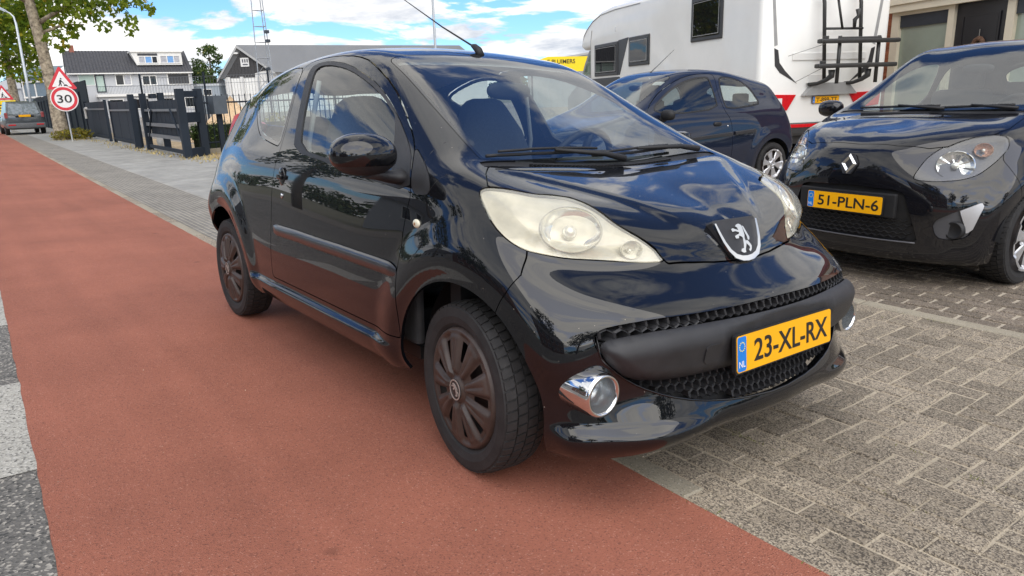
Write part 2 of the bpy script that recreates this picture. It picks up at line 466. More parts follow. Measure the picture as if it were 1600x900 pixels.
def asphalt(name, base, dark, light, stone_scale, bumpd=.5, patch=.18, light_amt=.07, dark_amt=.16, streak=0.0):
    m = bpy.data.materials.new(name); m.use_nodes = True; n, l = m.node_tree.nodes, m.node_tree.links; b = n['Principled BSDF']
    tc_ = n.new('ShaderNodeTexCoord')
    vo = n.new('ShaderNodeTexVoronoi'); vo.inputs['Scale'].default_value = stone_scale; l.new(tc_.outputs['Object'], vo.inputs['Vector'])
    sepc = n.new('ShaderNodeSeparateColor'); l.new(vo.outputs['Color'], sepc.inputs[0])
    r = n.new('ShaderNodeValToRGB'); e = r.color_ramp.elements
    e[0].position = 0; e[0].color = (*dark, 1); e[1].position = 1; e[1].color = (*light, 1)
    for p_, c_ in ((dark_amt, base), (1 - light_amt, tuple(x*1.12 for x in base))):
        q = e.new(p_); q.color = (*c_, 1)
    r.color_ramp.interpolation = 'LINEAR'
    l.new(sepc.outputs[0], r.inputs[0])
    nz = n.new('ShaderNodeTexNoise'); nz.inputs['Scale'].default_value = .9; nz.inputs['Detail'].default_value = 8; nz.inputs['Roughness'].default_value = .65
    l.new(tc_.outputs['Object'], nz.inputs['Vector'])
    mr = n.new('ShaderNodeMapRange'); mr.inputs['From Min'].default_value = .3; mr.inputs['From Max'].default_value = .7; mr.inputs['To Min'].default_value = 1 - patch; mr.inputs['To Max'].default_value = 1 + patch
    l.new(nz.outputs['Fac'], mr.inputs['Value'])
    fac = mr.outputs[0]
    if streak:                                                     # tyre tracks along the street and a few old drips
        mp = n.new('ShaderNodeMapping'); mp.inputs['Rotation'].default_value = (0, 0, SL); mp.inputs['Scale'].default_value = (.10, 3.2, 1); l.new(tc_.outputs['Object'], mp.inputs[0])
        n2_ = n.new('ShaderNodeTexNoise'); n2_.inputs['Scale'].default_value = 1.6; n2_.inputs['Detail'].default_value = 5; l.new(mp.outputs[0], n2_.inputs['Vector'])
        m2 = n.new('ShaderNodeMapRange'); m2.inputs['From Min'].default_value = .35; m2.inputs['From Max'].default_value = .65; m2.inputs['To Min'].default_value = 1 - streak; m2.inputs['To Max'].default_value = 1 + streak*.6; l.new(n2_.outputs['Fac'], m2.inputs['Value'])
        v2 = n.new('ShaderNodeTexVoronoi'); v2.inputs['Scale'].default_value = 2.3; l.new(tc_.outputs['Object'], v2.inputs['Vector'])
        m3 = n.new('ShaderNodeMapRange'); m3.inputs['From Min'].default_value = .02; m3.inputs['From Max'].default_value = .075; m3.inputs['To Min'].default_value = .62; m3.inputs['To Max'].default_value = 1.0; l.new(v2.outputs['Distance'], m3.inputs['Value'])
        for o_ in (m2.outputs[0], m3.outputs[0]):
            q_ = n.new('ShaderNodeMath'); q_.operation = 'MULTIPLY'; l.new(fac, q_.inputs[0]); l.new(o_, q_.inputs[1]); fac = q_.outputs[0]
    mx = n.new('ShaderNodeMix'); mx.data_type = 'RGBA'; mx.blend_type = 'MULTIPLY'; mx.inputs['Factor'].default_value = 1
    cmb = n.new('ShaderNodeCombineColor')
    for k in range(3): l.new(fac, cmb.inputs[k])
    l.new(r.outputs[0], mx.inputs['A']); l.new(cmb.outputs[0], mx.inputs['B']); l.new(mx.outputs['Result'], b.inputs['Base Color'])
    b.inputs['Roughness'].default_value = .88; b.inputs['Specular IOR Level'].default_value = .3
    bp = n.new('ShaderNodeBump'); bp.inputs['Strength'].default_value = bumpd; bp.inputs['Distance'].default_value = .004
    l.new(vo.outputs['Distance'], bp.inputs['Height']); l.new(bp.outputs[0], b.inputs['Normal'])
    MATS[name] = m; return m
def brick_sheet(name, c1, c2, mortar, scale, bw=.5, rh=.25, rot=0.0, msize=.02, speck=.25):
    """paving too far away to tell its stones apart"""
    m = bpy.data.materials.new(name); m.use_nodes = True; n, l = m.node_tree.nodes, m.node_tree.links; b = n['Principled BSDF']
    tc_ = n.new('ShaderNodeTexCoord'); mp = n.new('ShaderNodeMapping'); mp.inputs['Rotation'].default_value = (0, 0, rot); l.new(tc_.outputs['Object'], mp.inputs[0])
    bt = n.new('ShaderNodeTexBrick'); bt.inputs['Scale'].default_value = scale; bt.inputs['Color1'].default_value = (*c1, 1); bt.inputs['Color2'].default_value = (*c2, 1)
    bt.inputs['Mortar'].default_value = (*mortar, 1); bt.inputs['Brick Width'].default_value = bw; bt.inputs['Row Height'].default_value = rh; bt.inputs['Mortar Size'].default_value = msize
    l.new(mp.outputs[0], bt.inputs['Vector'])
    nz = n.new('ShaderNodeTexNoise'); nz.inputs['Scale'].default_value = 1.3; nz.inputs['Detail'].default_value = 9; nz.inputs['Roughness'].default_value = .7; l.new(tc_.outputs['Object'], nz.inputs['Vector'])
    mr = n.new('ShaderNodeMapRange'); mr.inputs['From Min'].default_value = .3; mr.inputs['From Max'].default_value = .7; mr.inputs['To Min'].default_value = 1-speck; mr.inputs['To Max'].default_value = 1+speck; l.new(nz.outputs['Fac'], mr.inputs['Value'])
    mx = n.new('ShaderNodeMix'); mx.data_type = 'RGBA'; mx.blend_type = 'MULTIPLY'; mx.inputs['Factor'].default_value = 1; cmb = n.new('ShaderNodeCombineColor')
    for k in range(3): l.new(mr.outputs[0], cmb.inputs[k])
    l.new(bt.outputs[0], mx.inputs['A']); l.new(cmb.outputs[0], mx.inputs['B']); l.new(mx.outputs['Result'], b.inputs['Base Color'])
    b.inputs['Roughness'].default_value = .85; MATS[name] = m; return m
def speckled_brick(name, base, dark, light, island=.22):
    m = bpy.data.materials.new(name); m.use_nodes = True; n, l = m.node_tree.nodes, m.node_tree.links; b = n['Principled BSDF']
    g = n.new('ShaderNodeNewGeometry'); oi = n.new('ShaderNodeObjectInfo'); tc_ = n.new('ShaderNodeTexCoord')
    vo = n.new('ShaderNodeTexVoronoi'); vo.inputs['Scale'].default_value = 230; l.new(g.outputs['Position'], vo.inputs['Vector'])
    nz0 = n.new('ShaderNodeTexNoise'); nz0.inputs['Scale'].default_value = 45; nz0.inputs['Detail'].default_value = 2; l.new(g.outputs['Position'], nz0.inputs['Vector'])
    sc_ = n.new('ShaderNodeSeparateColor'); l.new(vo.outputs['Color'], sc_.inputs[0])
    r = n.new('ShaderNodeValToRGB'); e = r.color_ramp.elements; e[0].position = .0; e[0].color = (*dark, 1); e[1].position = 1; e[1].color = (*light, 1)
    q = e.new(.30); q.color = (*dark, 1); q = e.new(.48); q.color = (*base, 1); q = e.new(.85); q.color = (*[x*1.15 for x in base], 1)
    l.new(sc_.outputs[0], r.inputs[0])
    ad = n.new('ShaderNodeMath'); ad.operation = 'ADD'; l.new(g.outputs['Random Per Island'], ad.inputs[0]); l.new(oi.outputs['Random'], ad.inputs[1])
    fr = n.new('ShaderNodeMath'); fr.operation = 'FRACT'; l.new(ad.outputs[0], fr.inputs[0])
    mr = n.new('ShaderNodeMapRange'); mr.inputs['To Min'].default_value = 1-island; mr.inputs['To Max'].default_value = 1+island; l.new(fr.outputs[0], mr.inputs['Value'])
    nz = n.new('ShaderNodeTexNoise'); nz.inputs['Scale'].default_value = 2.2; nz.inputs['Detail'].default_value = 7; l.new(g.outputs['Position'], nz.inputs['Vector'])
    mr2 = n.new('ShaderNodeMapRange'); mr2.inputs['From Min'].default_value = .3; mr2.inputs['From Max'].default_value = .7; mr2.inputs['To Min'].default_value = .84; mr2.inputs['To Max'].default_value = 1.16; l.new(nz.outputs['Fac'], mr2.inputs['Value'])
    ml = n.new('ShaderNodeMath'); ml.operation = 'MULTIPLY'; l.new(mr.outputs[0], ml.inputs[0]); l.new(mr2.outputs[0], ml.inputs[1])
    mx = n.new('ShaderNodeMix'); mx.data_type = 'RGBA'; mx.blend_type = 'MULTIPLY'; mx.inputs['Factor'].default_value = 1; cmb = n.new('ShaderNodeCombineColor')
    for k in range(3): l.new(ml.outputs[0], cmb.inputs[k])
    l.new(r.outputs[0], mx.inputs['A']); l.new(cmb.outputs[0], mx.inputs['B'])
    # sand lying on the faces in patches
    sd_ = n.new('ShaderNodeMapRange'); sd_.inputs['From Min'].default_value = .56; sd_.inputs['From Max'].default_value = .74; sd_.inputs['To Max'].default_value = .55; l.new(nz0.outputs['Fac'], sd_.inputs['Value'])
    mx2 = n.new('ShaderNodeMix'); mx2.data_type = 'RGBA'; l.new(sd_.outputs[0], mx2.inputs['Factor']); l.new(mx.outputs['Result'], mx2.inputs['A']); mx2.inputs['B'].default_value = (.30, .25, .18, 1)
    l.new(mx2.outputs['Result'], b.inputs['Base Color'])
    b.inputs['Roughness'].default_value = .85; b.inputs['Specular IOR Level'].default_value = .3
    bp = n.new('ShaderNodeBump'); bp.inputs['Strength'].default_value = .5; bp.inputs['Distance'].default_value = .003; l.new(vo.outputs['Distance'], bp.inputs['Height']); l.new(bp.outputs[0], b.inputs['Normal'])
    MATS[name] = m; return m

RED = asphalt('red_asphalt', (.305, .110, .070), (.18, .066, .045), (.44, .21, .15), 260, .7, .16, .06, .16, streak=.07)
GREY = asphalt('grey_asphalt', (.13, .123, .112), (.05, .05, .048), (.40, .37, .32), 120, .8, .15, .28, .22)
WHITE = asphalt('worn_white', (.36, .345, .305), (.12, .115, .105), (.52, .50, .45), 130, .7, .1, .25, .24)
SAND = asphalt('joint_sand', (.41, .35, .26), (.17, .14, .10), (.44, .38, .29), 220, .5, .25)
PALE_SAND = asphalt('pale_joint_sand', (.44, .385, .30), (.27, .23, .18), (.56, .50, .42), 220, .5, .2)
CONC = asphalt('kerb_concrete', (.30, .265, .20), (.17, .15, .12), (.46, .42, .35), 260, .4, .2)
VERGE = asphalt('dry_verge', (.36, .27, .16), (.20, .15, .08), (.50, .42, .28), 40, .8, .3)
strip('ground', asphalt('field_ground', (.16, .15, .10), (.08, .09, .04), (.24, .21, .16), 3, .2, .3), -300, 500, -700, 300, -.06, 33)
strip('road', GREY, -9.0, -1.86, -260, 60, -.004)
strip('cycle_path', RED, -1.912, -.343, -260, 60, .0, ragged=.0018)
strip('opposite_pavement', brick_sheet('opposite_paving', (.17, .15, .13), (.21, .19, .16), (.26, .22, .17), 4), -14, -9.0, -260, 60, .0)
for k in range(-30, 4):                                              # white blocks along the path
    x0 = -.855 + 2.05 * k
    strip('lane_marking', WHITE, -2.22, -1.875, x0 - .97, x0, -.0015, 3)
FOOT = brick_sheet('footway_tiles', (.25, .245, .225), (.29, .285, .26), (.33, .30, .25), 3.33, .5, .5, SL, .012)
BAND = brick_sheet('brick_band', (.125, .12, .105), (.18, .17, .15), (.32, .28, .22), 4.6, .5, .25, SL, .03)
strip('footway_band', BAND, -.246, .55, -260, -3.0, .0)
strip('footway', FOOT, .55, 2.72, -260, -3.0, .0)
strip('verge', VERGE, 2.72, 3.9, -260, -3.0, .004, 5)
strip('yard', brick_sheet('yard_paving', (.17, .15, .125), (.22, .195, .165), (.36, .31, .24), 4.6, .5, .25, 0, .03), 3.9, 60, -260, -3.0, .0)
strip('yard', MATS['yard_paving'], 3.6, 60, -3.0, 60, .0)
strip('yard', MATS['yard_paving'], -.25, 3.6, 4.2, 60, .0)

# --- bricks and kerb stones one by one
random.seed(4)
CAMV = Vector(CAM_P); CF = Vector((-CAM_R[0][2], -CAM_R[1][2], -CAM_R[2][2])); CR = Vector((CAM_R[0][0], CAM_R[1][0], CAM_R[2][0])); CU = Vector((CAM_R[0][1], CAM_R[1][1], CAM_R[2][1]))
def on_screen(x, y, z, mg=30):
    d = Vector((x, y, z)) - CAMV; w = d.dot(CF)
    if w < .2: return None
    px_, py_ = 800 + 1117.8 * d.dot(CR) / w, 450 - 1117.8 * d.dot(CU) / w
    return (px_, py_, w) if -mg < px_ < 1600 + mg and -mg < py_ < 900 + mg else None
def brick_mesh(name, L, W, mat, h=.05, bev=.005, seed=0):
    rnd = random.Random(seed); V = []; j = lambda s: rnd.uniform(-s, s)
    for (ix, iy, z, inset) in ((0, 0, -h, 0), (0, 0, -bev, 0), (0, 0, 0, bev)):
        for sx, sy in ((-1, -1), (1, -1), (1, 1), (-1, 1)):
            V.append((sx*(L/2-inset)+j(.0015), sy*(W/2-inset)+j(.0015), z + (j(.001) if inset else 0)))
    F = [(8, 9, 10, 11)] + [(k*4+i, k*4+(i+1) % 4, (k+1)*4+(i+1) % 4, (k+1)*4+i) for k in range(2) for i in range(4)]
    return mesh_data(name, V, F, mat)
B_DARK = speckled_brick('speckled_brick', (.265, .222, .166), (.100, .084, .066), (.43, .37, .28), .20)
B_BROWN = speckled_brick('brown_brick', (.185, .150, .115), (.085, .072, .058), (.34, .29, .23), .18)
def pave(parent, bricks, mat, L, W, limit, name='brick'):
    """bricks: (x, y, angle); the ones that show largest become parts, the rest one joined part"""
    meshes = [brick_mesh(name, L, W, mat, seed=s) for s in range(6)]
    sc_ = []
    for x, y, a in bricks:
        q = on_screen(x, y, gz(y)); hid = q and (q[0] < 1200 and q[1] < 650 + (1200-q[0])*.12)
        sc_.append((q[2] if q and not hid else 1e3, x, y, a))
    sc_.sort(); far = MB()
    for i, (w, x, y, a) in enumerate(sc_):
        tilt = math.atan(TAN) if y < .75 else 0
        M_ = Matrix.Translation((x, y, gz(y) + random.uniform(-.0025, .0025))) @ Matrix.Rotation(-tilt, 4, 'X') @ Matrix.Rotation(a + random.gauss(0, .008), 4, 'Z') @ Matrix.Rotation(random.gauss(0, .006), 4, 'X')
        me = meshes[i % 6]
        if i < limit and w < 900:
            o = bpy.data.objects.new(name, me); COLL.objects.link(o); o.parent = parent; o.matrix_local = M_
        else:
            far.add([(M_ @ v.co)[:] for v in me.vertices], [tuple(p.vertices) for p in me.polygons])
    if far.V: tag(far.build('brick_field', mat, parent), kind='stuff')
paving = strip('pavement', SAND, -.246, 2.115, -3.0, 4.2, -.0045, 17)
bl, bw = .198, .0955
rows = []; W0 = .1035
for r_ in range(4):                                                # running bond beside the path
    t = -.246 + W0 * (r_ + .5)
    for k in range(-14, 21):
        x = (k + .5 * (r_ % 2)) * .205; rows.append((x, line_y(t, x), -SL))
t0 = -.246 + W0 * 4
g = .1025
for i in range(-32, 42):                                           # herringbone: lying bricks where (i-j)%4==0, standing ones where (i-j)%4==3
    for j in range(0, 20):
        k4 = (i - j) % 4
        if k4 == 0: x, t = (i + 1) * g, t0 + (j + .5) * g; a = 0
        elif k4 == 3 and j < 19: x, t = (i + .5) * g, t0 + (j + 1) * g; a = math.pi / 2
        else: continue
        if x < -2.95 or x > 4.1 or t + (g if a else g/2) > 2.118: continue
        rows.append((x, line_y(t, x), -SL + a))
pave(paving, rows, B_DARK, bl, bw, 200)
half = []
for i in range(-30, 42):
    for j, want in ((0, 2), (18, 2), (18, 3), (19, 3)):
        if (i - j) % 4 == want and not (j == 18 and want == 2): half.append(((i + .5) * g, t0 + (j + .5) * g))
for i in range(-30, 42):
    if (i - 18) % 4 == 3: half.append(((i + .5) * g, t0 + 18.5 * g))
half = sorted(set(half))
pave(paving, [(x, line_y(t, x), -SL) for x, t in half if -2.95 < x < 4.1 and t < 2.1], B_DARK, .098, .098, 20)
fill = []
park = strip('parking_bay', PALE_SAND, 2.215, 3.6, -3.0, 4.2, -.009, 5)
rows = []
for r_ in range(13):
    t = 2.215 + .108 * (r_ + .5)
    for k in range(-14, 20):
        x = (k + .5 * (r_ % 2)) * .213; rows.append((x, line_y(t, x), -SL))
pave(park, rows, B_BROWN, .192, .088, 100)
kerb_me = brick_mesh('kerb_stone', .99, .092, CONC, h=.12, bev=.006, seed=3)
kroot = tag(bpy.data.objects.new('kerb', mesh_data('kerb', [(-3, line_y(2.118, -3), -.05), (4.2, line_y(2.118, 4.2), -.05), (4.2, line_y(2.212, 4.2), -.05), (-3, line_y(2.212, -3), -.05)], [(0, 1, 2, 3)], SAND)), kind='structure'); COLL.objects.link(kroot)
for k in range(-3, 4):
    x = k * 1.0 + .35; o = bpy.data.objects.new('kerb_stone', kerb_me); COLL.objects.link(o); o.parent = kroot
    o.matrix_local = Matrix.Translation((x, line_y(2.165, x), .003)) @ Matrix.Rotation(-SL, 4, 'Z')
pk = strip('path_kerb', B_DARK, -.38, -.246, -260, 60, -.002, 3)
for k in range(-12, 2):
    x = .60 + 2.0 * k - .53; y = line_y(-.297, x); o = bpy.data.objects.new('kerb_stone', kerb_me); COLL.objects.link(o); o.parent = pk
    o.matrix_local = Matrix.Translation((x, y, gz(y) + .004)) @ Matrix.Rotation(-math.atan(TAN), 4, 'X') @ Matrix.Rotation(-SL, 4, 'Z')
# tufts of grass and moss in the joints
gr = MB(); random.seed(8)
for (cx, ct, n_, sp) in ((.64, -.345, 26, .10), (1.02, -.345, 14, .06), (.42, .17, 40, .05), (.95, .17, 16, .05), (-.16, .63, 30, .07), (.86, .55, 16, .05), (1.1, .5, 20, .05), (.3, 2.1, 30, .12), (1.3, .42, 24, .05), (.15, 1.95, 14, .05), (-.4, -.345, 10, .1), (1.45, .17, 20, .08)):
    for _ in range(n_):
        x = cx + random.gauss(0, sp); y = line_y(ct + random.gauss(0, .008), x); z = gz(y) - .003; a = random.uniform(0, 6.28); h = random.uniform(.004, .014); w = random.uniform(.001, .003)
        dx, dy = math.cos(a)*w, math.sin(a)*w; lx, ly = random.gauss(0, .008), random.gauss(0, .008)
        gr.add([(x-dx, y-dy, z), (x+dx, y+dy, z), (x+lx, y+ly, z+h)], [(0, 1, 2)])
tag(gr.build('joint_weeds', material('weeds', (.16, .17, .04), rough=.9, var=.4, vscale=30)), 'thin tufts of grass and moss growing in the paving joints', 'weeds', kind='stuff')
# fallen leaf litter and grit
lt = MB()
for _ in range(420):
    x = random.uniform(-4.5, 2.6); y = random.uniform(-1.9, 3.0); s = random.uniform(.0015, .0045); z = gz(y) + .004; a = random.uniform(0, 6.28); c, q = math.cos(a)*s, math.sin(a)*s
    lt.add([(x-c, y-q, z), (x+q*.6, y-c*.6, z+.001), (x+c, y+q, z+.002), (x-q*.6, y+c*.6, z+.001)], [(0, 1, 2, 3)])
tag(lt.build('grit', material('grit', (.42, .34, .24), rough=.9, var=.6, vscale=12)), 'scattered grit and dry leaf crumbs on the path and paving', 'grit', kind='stuff')
dr = MB(); dr.bbox(-.28, -.17, -.01, .28, .17, .006, .005); do = dr.build('drain_cover', material('rusty_iron', (.10, .070, .058), rough=.8, var=.3, vscale=15)); do.location = (-5.35, .36, gz(.36)); do.rotation_euler = (-.045, 0, -SL)
tag(do, 'flat rusty iron cover let into the pavement behind the black hatchback', 'drain cover')

# ------------------------------------------------------------------ the black hatchback in front
def road_tilt():
    a = math.radians(-2.6)
    return Matrix.Translation((0, .75, 0)) @ Matrix.Rotation(a, 4, 'X') @ Matrix.Translation((0, -.75, 0))
ROAD = road_tilt()
PAINT = material('black_paint', (.004, .0045, .006), rough=.4, spec=.03, coat=1.0, coat_rough=.008, rough_var=.05, vscale=3)
PLASTIC = material('black_plastic', (.022, .022, .024), rough=.48, bump=.25, bscale=700, var=.25, vscale=14)
PLASTIC_D = material('dark_trim', (.010, .010, .011), rough=.6, var=.2, vscale=20)
RUBBER = material('tyre_rubber', (.018, .017, .017), rough=.75, var=.35, vscale=22, bump=.3, bscale=260)
CHROME = material('chrome', (.78, .79, .80), rough=.06, metal=1.0, rough_var=.04, vscale=30)
def add_dust(m, amount=.035, base=(.004, .0045, .006)):
    """stone chips, grit specks and a thin road film on the lacquer"""
    n, l = m.node_tree.nodes, m.node_tree.links; b = n['Principled BSDF']; t = n.new('ShaderNodeTexCoord')
    vo = n.new('ShaderNodeTexVoronoi'); vo.inputs['Scale'].default_value = 42; l.new(t.outputs['Object'], vo.inputs['Vector'])
    r = n.new('ShaderNodeMapRange'); r.inputs['From Min'].default_value = .035; r.inputs['From Max'].default_value = .07; r.inputs['To Min'].default_value = 1; r.inputs['To Max'].default_value = 0; l.new(vo.outputs['Distance'], r.inputs['Value'])
    sc_ = n.new('ShaderNodeSeparateColor'); l.new(vo.outputs['Color'], sc_.inputs[0])
    g = n.new('ShaderNodeMath'); g.operation = 'GREATER_THAN'; g.inputs[1].default_value = .80; l.new(sc_.outputs[0], g.inputs[0])
    k = n.new('ShaderNodeMath'); k.operation = 'MULTIPLY'; l.new(r.outputs[0], k.inputs[0]); l.new(g.outputs[0], k.inputs[1])
    mx = n.new('ShaderNodeMix'); mx.data_type = 'RGBA'; mx.inputs['A'].default_value = (*base, 1); mx.inputs['B'].default_value = (.30, .27, .23, 1); l.new(k.outputs[0], mx.inputs['Factor']); l.new(mx.outputs['Result'], b.inputs['Base Color'])
    nz = n.new('ShaderNodeTexNoise'); nz.inputs['Scale'].default_value = 5; nz.inputs['Detail'].default_value = 8; l.new(t.outputs['Object'], nz.inputs['Vector'])
    r2 = n.new('ShaderNodeMapRange'); r2.inputs['From Min'].default_value = .45; r2.inputs['From Max'].default_value = .75; r2.inputs['To Min'].default_value = .006; r2.inputs['To Max'].default_value = amount; l.new(nz.outputs['Fac'], r2.inputs['Value']); l.new(r2.outputs[0], b.inputs['Coat Roughness'])
add_dust(PAINT)
HUBCAP = material('hubcap_plastic', (.050, .034, .028), rough=.45, var=.35, vscale=9, bump=.15, bscale=400)
INTERIOR = material('interior_grey', (.045, .047, .050), rough=.8, var=.2, vscale=12)
SEATCLOTH = material('seat_cloth', (.050, .054, .060), rough=.95, var=.25, vscale=160)
PLATE_Y = material('plate_yellow', (.93, .44, .002), rough=.35, var=.04, vscale=8)
PLATE_B = material('plate_blue', (.01, .20, .66), rough=.35, var=.04)
PLATE_K = material('plate_black', (.012, .012, .012), rough=.45, var=.1)
PLATE_W = material('plate_white', (.85, .85, .85), rough=.4, var=.03)
WINDSCREEN = glass_material('windscreen_glass', (.88, .95, .92), 2.45, (.62, .68, .66), .008)
SIDEGLASS = glass_material('side_glass', (.86, .94, .92), 2.0, (.55, .6, .6), .008)
LAMP_RED = material('lamp_red', (.58, .006, .012), rough=.3, spec=.3, coat=.15, var=.15, vscale=40)
STEEL = material('wheel_steel', (.05, .04, .037), rough=.55, metal=.2, var=.4, vscale=14)

PEUGEOT_GRID = [
[(0.59,0,0.205),(0.64,0,0.26),(0.605,0,0.36),(0.597,0,0.47),(0.618,0,0.565),(0.548,0,0.632),(0.475,0,0.685),(0.462,0,0.71),(0.45,0,0.732),(0.437,0,0.754),(0.42,0,0.776),(0.4,0,0.795)],
[(0.575,0.22,0.205),(0.628,0.22,0.26),(0.592,0.22,0.36),(0.585,0.22,0.47),(0.603,0.22,0.567),(0.532,0.22,0.635),(0.455,0.22,0.69),(0.435,0.2,0.73),(0.415,0.17,0.765),(0.395,0.125,0.79),(0.365,0.065,0.81),(0.335,0,0.82)],
[(0.545,0.42,0.2),(0.595,0.42,0.255),(0.56,0.42,0.36),(0.555,0.42,0.47),(0.563,0.42,0.57),(0.488,0.41,0.64),(0.41,0.39,0.697),(0.38,0.367,0.765),(0.345,0.32,0.808),(0.32,0.23,0.828),(0.29,0.11,0.84),(0.26,0,0.846)],
[(0.48,0.57,0.2),(0.53,0.575,0.255),(0.49,0.578,0.36),(0.505,0.585,0.47),(0.5,0.59,0.575),(0.43,0.565,0.648),(0.34,0.535,0.702),(0.332,0.53,0.775),(0.28,0.46,0.846),(0.24,0.31,0.863),(0.205,0.15,0.87),(0.18,0,0.873)],
[(0.36,0.675,0.2),(0.41,0.69,0.255),(0.398,0.69,0.36),(0.415,0.7,0.47),(0.385,0.695,0.58),(0.32,0.685,0.66),(0.245,0.675,0.73),(0.24,0.652,0.81),(0.19,0.575,0.88),(0.15,0.4,0.893),(0.12,0.2,0.898),(0.09,0,0.9)],
[(0.25,0.735,0.2),(0.28,0.755,0.26),(0.28,0.765,0.36),(0.27,0.775,0.47),(0.24,0.77,0.6),(0.185,0.755,0.7),(0.1,0.735,0.8),(0.075,0.71,0.878),(0.05,0.645,0.921),(0.03,0.46,0.927),(0.01,0.23,0.926),(-0.005,0,0.924)],
[(0,0.76,0.225),(0,0.79,0.285),(0,0.8,0.37),(0,0.805,0.48),(0,0.805,0.62),(-0.03,0.79,0.76),(-0.07,0.755,0.89),(-0.1,0.7,0.955),(-0.13,0.61,0.975),(-0.115,0.45,0.97),(-0.095,0.22,0.957),(-0.08,0,0.95)],
[(-0.28,0.765,0.248),(-0.28,0.795,0.302),(-0.28,0.805,0.39),(-0.28,0.81,0.51),(-0.28,0.805,0.66),(-0.28,0.79,0.8),(-0.27,0.765,0.92),(-0.27,0.7,1),(-0.28,0.59,1.045),(-0.265,0.44,1.05),(-0.245,0.22,1.045),(-0.235,0,1.042)],
[(-0.6,0.765,0.248),(-0.6,0.8,0.302),(-0.6,0.81,0.39),(-0.6,0.815,0.51),(-0.6,0.805,0.66),(-0.6,0.785,0.82),(-0.58,0.757,0.95),(-0.57,0.675,1.11),(-0.58,0.56,1.19),(-0.565,0.42,1.205),(-0.55,0.21,1.205),(-0.54,0,1.205)],
[(-0.95,0.765,0.248),(-0.95,0.8,0.302),(-0.95,0.81,0.39),(-0.95,0.815,0.51),(-0.95,0.805,0.66),(-0.95,0.785,0.83),(-0.93,0.757,0.965),(-0.93,0.672,1.18),(-0.93,0.535,1.34),(-0.935,0.4,1.374),(-0.94,0.2,1.385),(-0.94,0,1.387)],
[(-1.3,0.765,0.248),(-1.3,0.8,0.302),(-1.3,0.81,0.39),(-1.3,0.815,0.51),(-1.3,0.805,0.66),(-1.3,0.785,0.84),(-1.3,0.755,0.975),(-1.3,0.675,1.18),(-1.3,0.56,1.37),(-1.3,0.42,1.416),(-1.3,0.21,1.434),(-1.3,0,1.438)],
[(-1.7,0.765,0.248),(-1.7,0.8,0.302),(-1.7,0.81,0.39),(-1.7,0.815,0.51),(-1.7,0.805,0.66),(-1.7,0.785,0.86),(-1.7,0.75,0.985),(-1.7,0.68,1.16),(-1.7,0.57,1.352),(-1.7,0.42,1.402),(-1.7,0.21,1.42),(-1.7,0,1.425)],
[(-2.1,0.75,0.248),(-2.1,0.785,0.302),(-2.1,0.8,0.4),(-2.1,0.81,0.55),(-2.1,0.805,0.7),(-2.1,0.78,0.88),(-2.1,0.735,1),(-2.1,0.665,1.14),(-2.1,0.575,1.298),(-2.1,0.42,1.362),(-2.1,0.21,1.385),(-2.1,0,1.393)],
[(-2.45,0.72,0.22),(-2.45,0.76,0.3),(-2.46,0.78,0.42),(-2.46,0.79,0.56),(-2.45,0.785,0.72),(-2.43,0.75,0.88),(-2.4,0.7,1),(-2.37,0.64,1.12),(-2.36,0.56,1.24),(-2.37,0.41,1.29),(-2.39,0.2,1.325),(-2.4,0,1.335)],
[(-2.62,0.6,0.24),(-2.66,0.64,0.32),(-2.69,0.67,0.44),(-2.7,0.69,0.58),(-2.68,0.67,0.74),(-2.63,0.63,0.9),(-2.59,0.59,1.02),(-2.54,0.55,1.13),(-2.5,0.49,1.21),(-2.51,0.36,1.26),(-2.53,0.18,1.285),(-2.54,0,1.295)],
[(-2.68,0,0.25),(-2.72,0,0.33),(-2.735,0,0.45),(-2.735,0,0.6),(-2.72,0,0.75),(-2.7,0,0.9),(-2.67,0,1),(-2.64,0,1.1),(-2.62,0,1.18),(-2.61,0,1.22),(-2.595,0,1.25),(-2.58,0,1.27)]]

def peugeot_disp(P, U, V):
    x, Y, z = P[..., 0], P[..., 1], P[..., 2]
    d = 0 * x
    for cx in (0, -2.34):
        r = np.hypot(x - cx, z - .28)
        d = d + .02 * (1 - sm(.425, .56, r)) * (1 - .55 * (1 - sm(.35, .42, r))) * sm(.5, .66, Y)
    d = d + .020 * (1 - sm(.322, .345, z)) * sm(-.36, -.52, x) * (1 - sm(-1.85, -1.95, x))
    d = d + .026 * (1 - sm(.245, .285, z)) * sm(.22, .56, Y) * (1 - sm(.68, .75, Y)) * sm(.1, .25, x)
    # the bonnet's raised centre, bounded by a crease from the screen corner to the badge
    s = (Y - (.60 - (.10 + x) / .50 * .42)) * .77
    d = d + .008 * (1 - sm(-.03, .025, s)) * sm(.70, .78, z) * (1 - sm(.30, .44, x)) * sm(-.115, -.03, x) * sm(6.5, 7.4, V)
    return d

def ellipsoid(c, rx, ry, rz, nu=28, nv=18, p=2.0):
    V, F = [], []
    for i in range(nv + 1):
        t = math.pi * i / nv - math.pi / 2
        for k in range(nu):
            a = 2 * math.pi * k / nu
            ct, st, ca, sa = math.cos(t), math.sin(t), math.cos(a), math.sin(a)
            g = lambda w: math.copysign(abs(w) ** (2 / p), w)
            V.append((c[0] + rx * g(ct) * g(ca), c[1] + ry * g(ct) * g(sa), c[2] + rz * g(st)))
    for i in range(nv):
        for k in range(nu):
            k2 = (k + 1) % nu
            F.append((i * nu + k, i * nu + k2, (i + 1) * nu + k2, (i + 1) * nu + k))
    return V, F

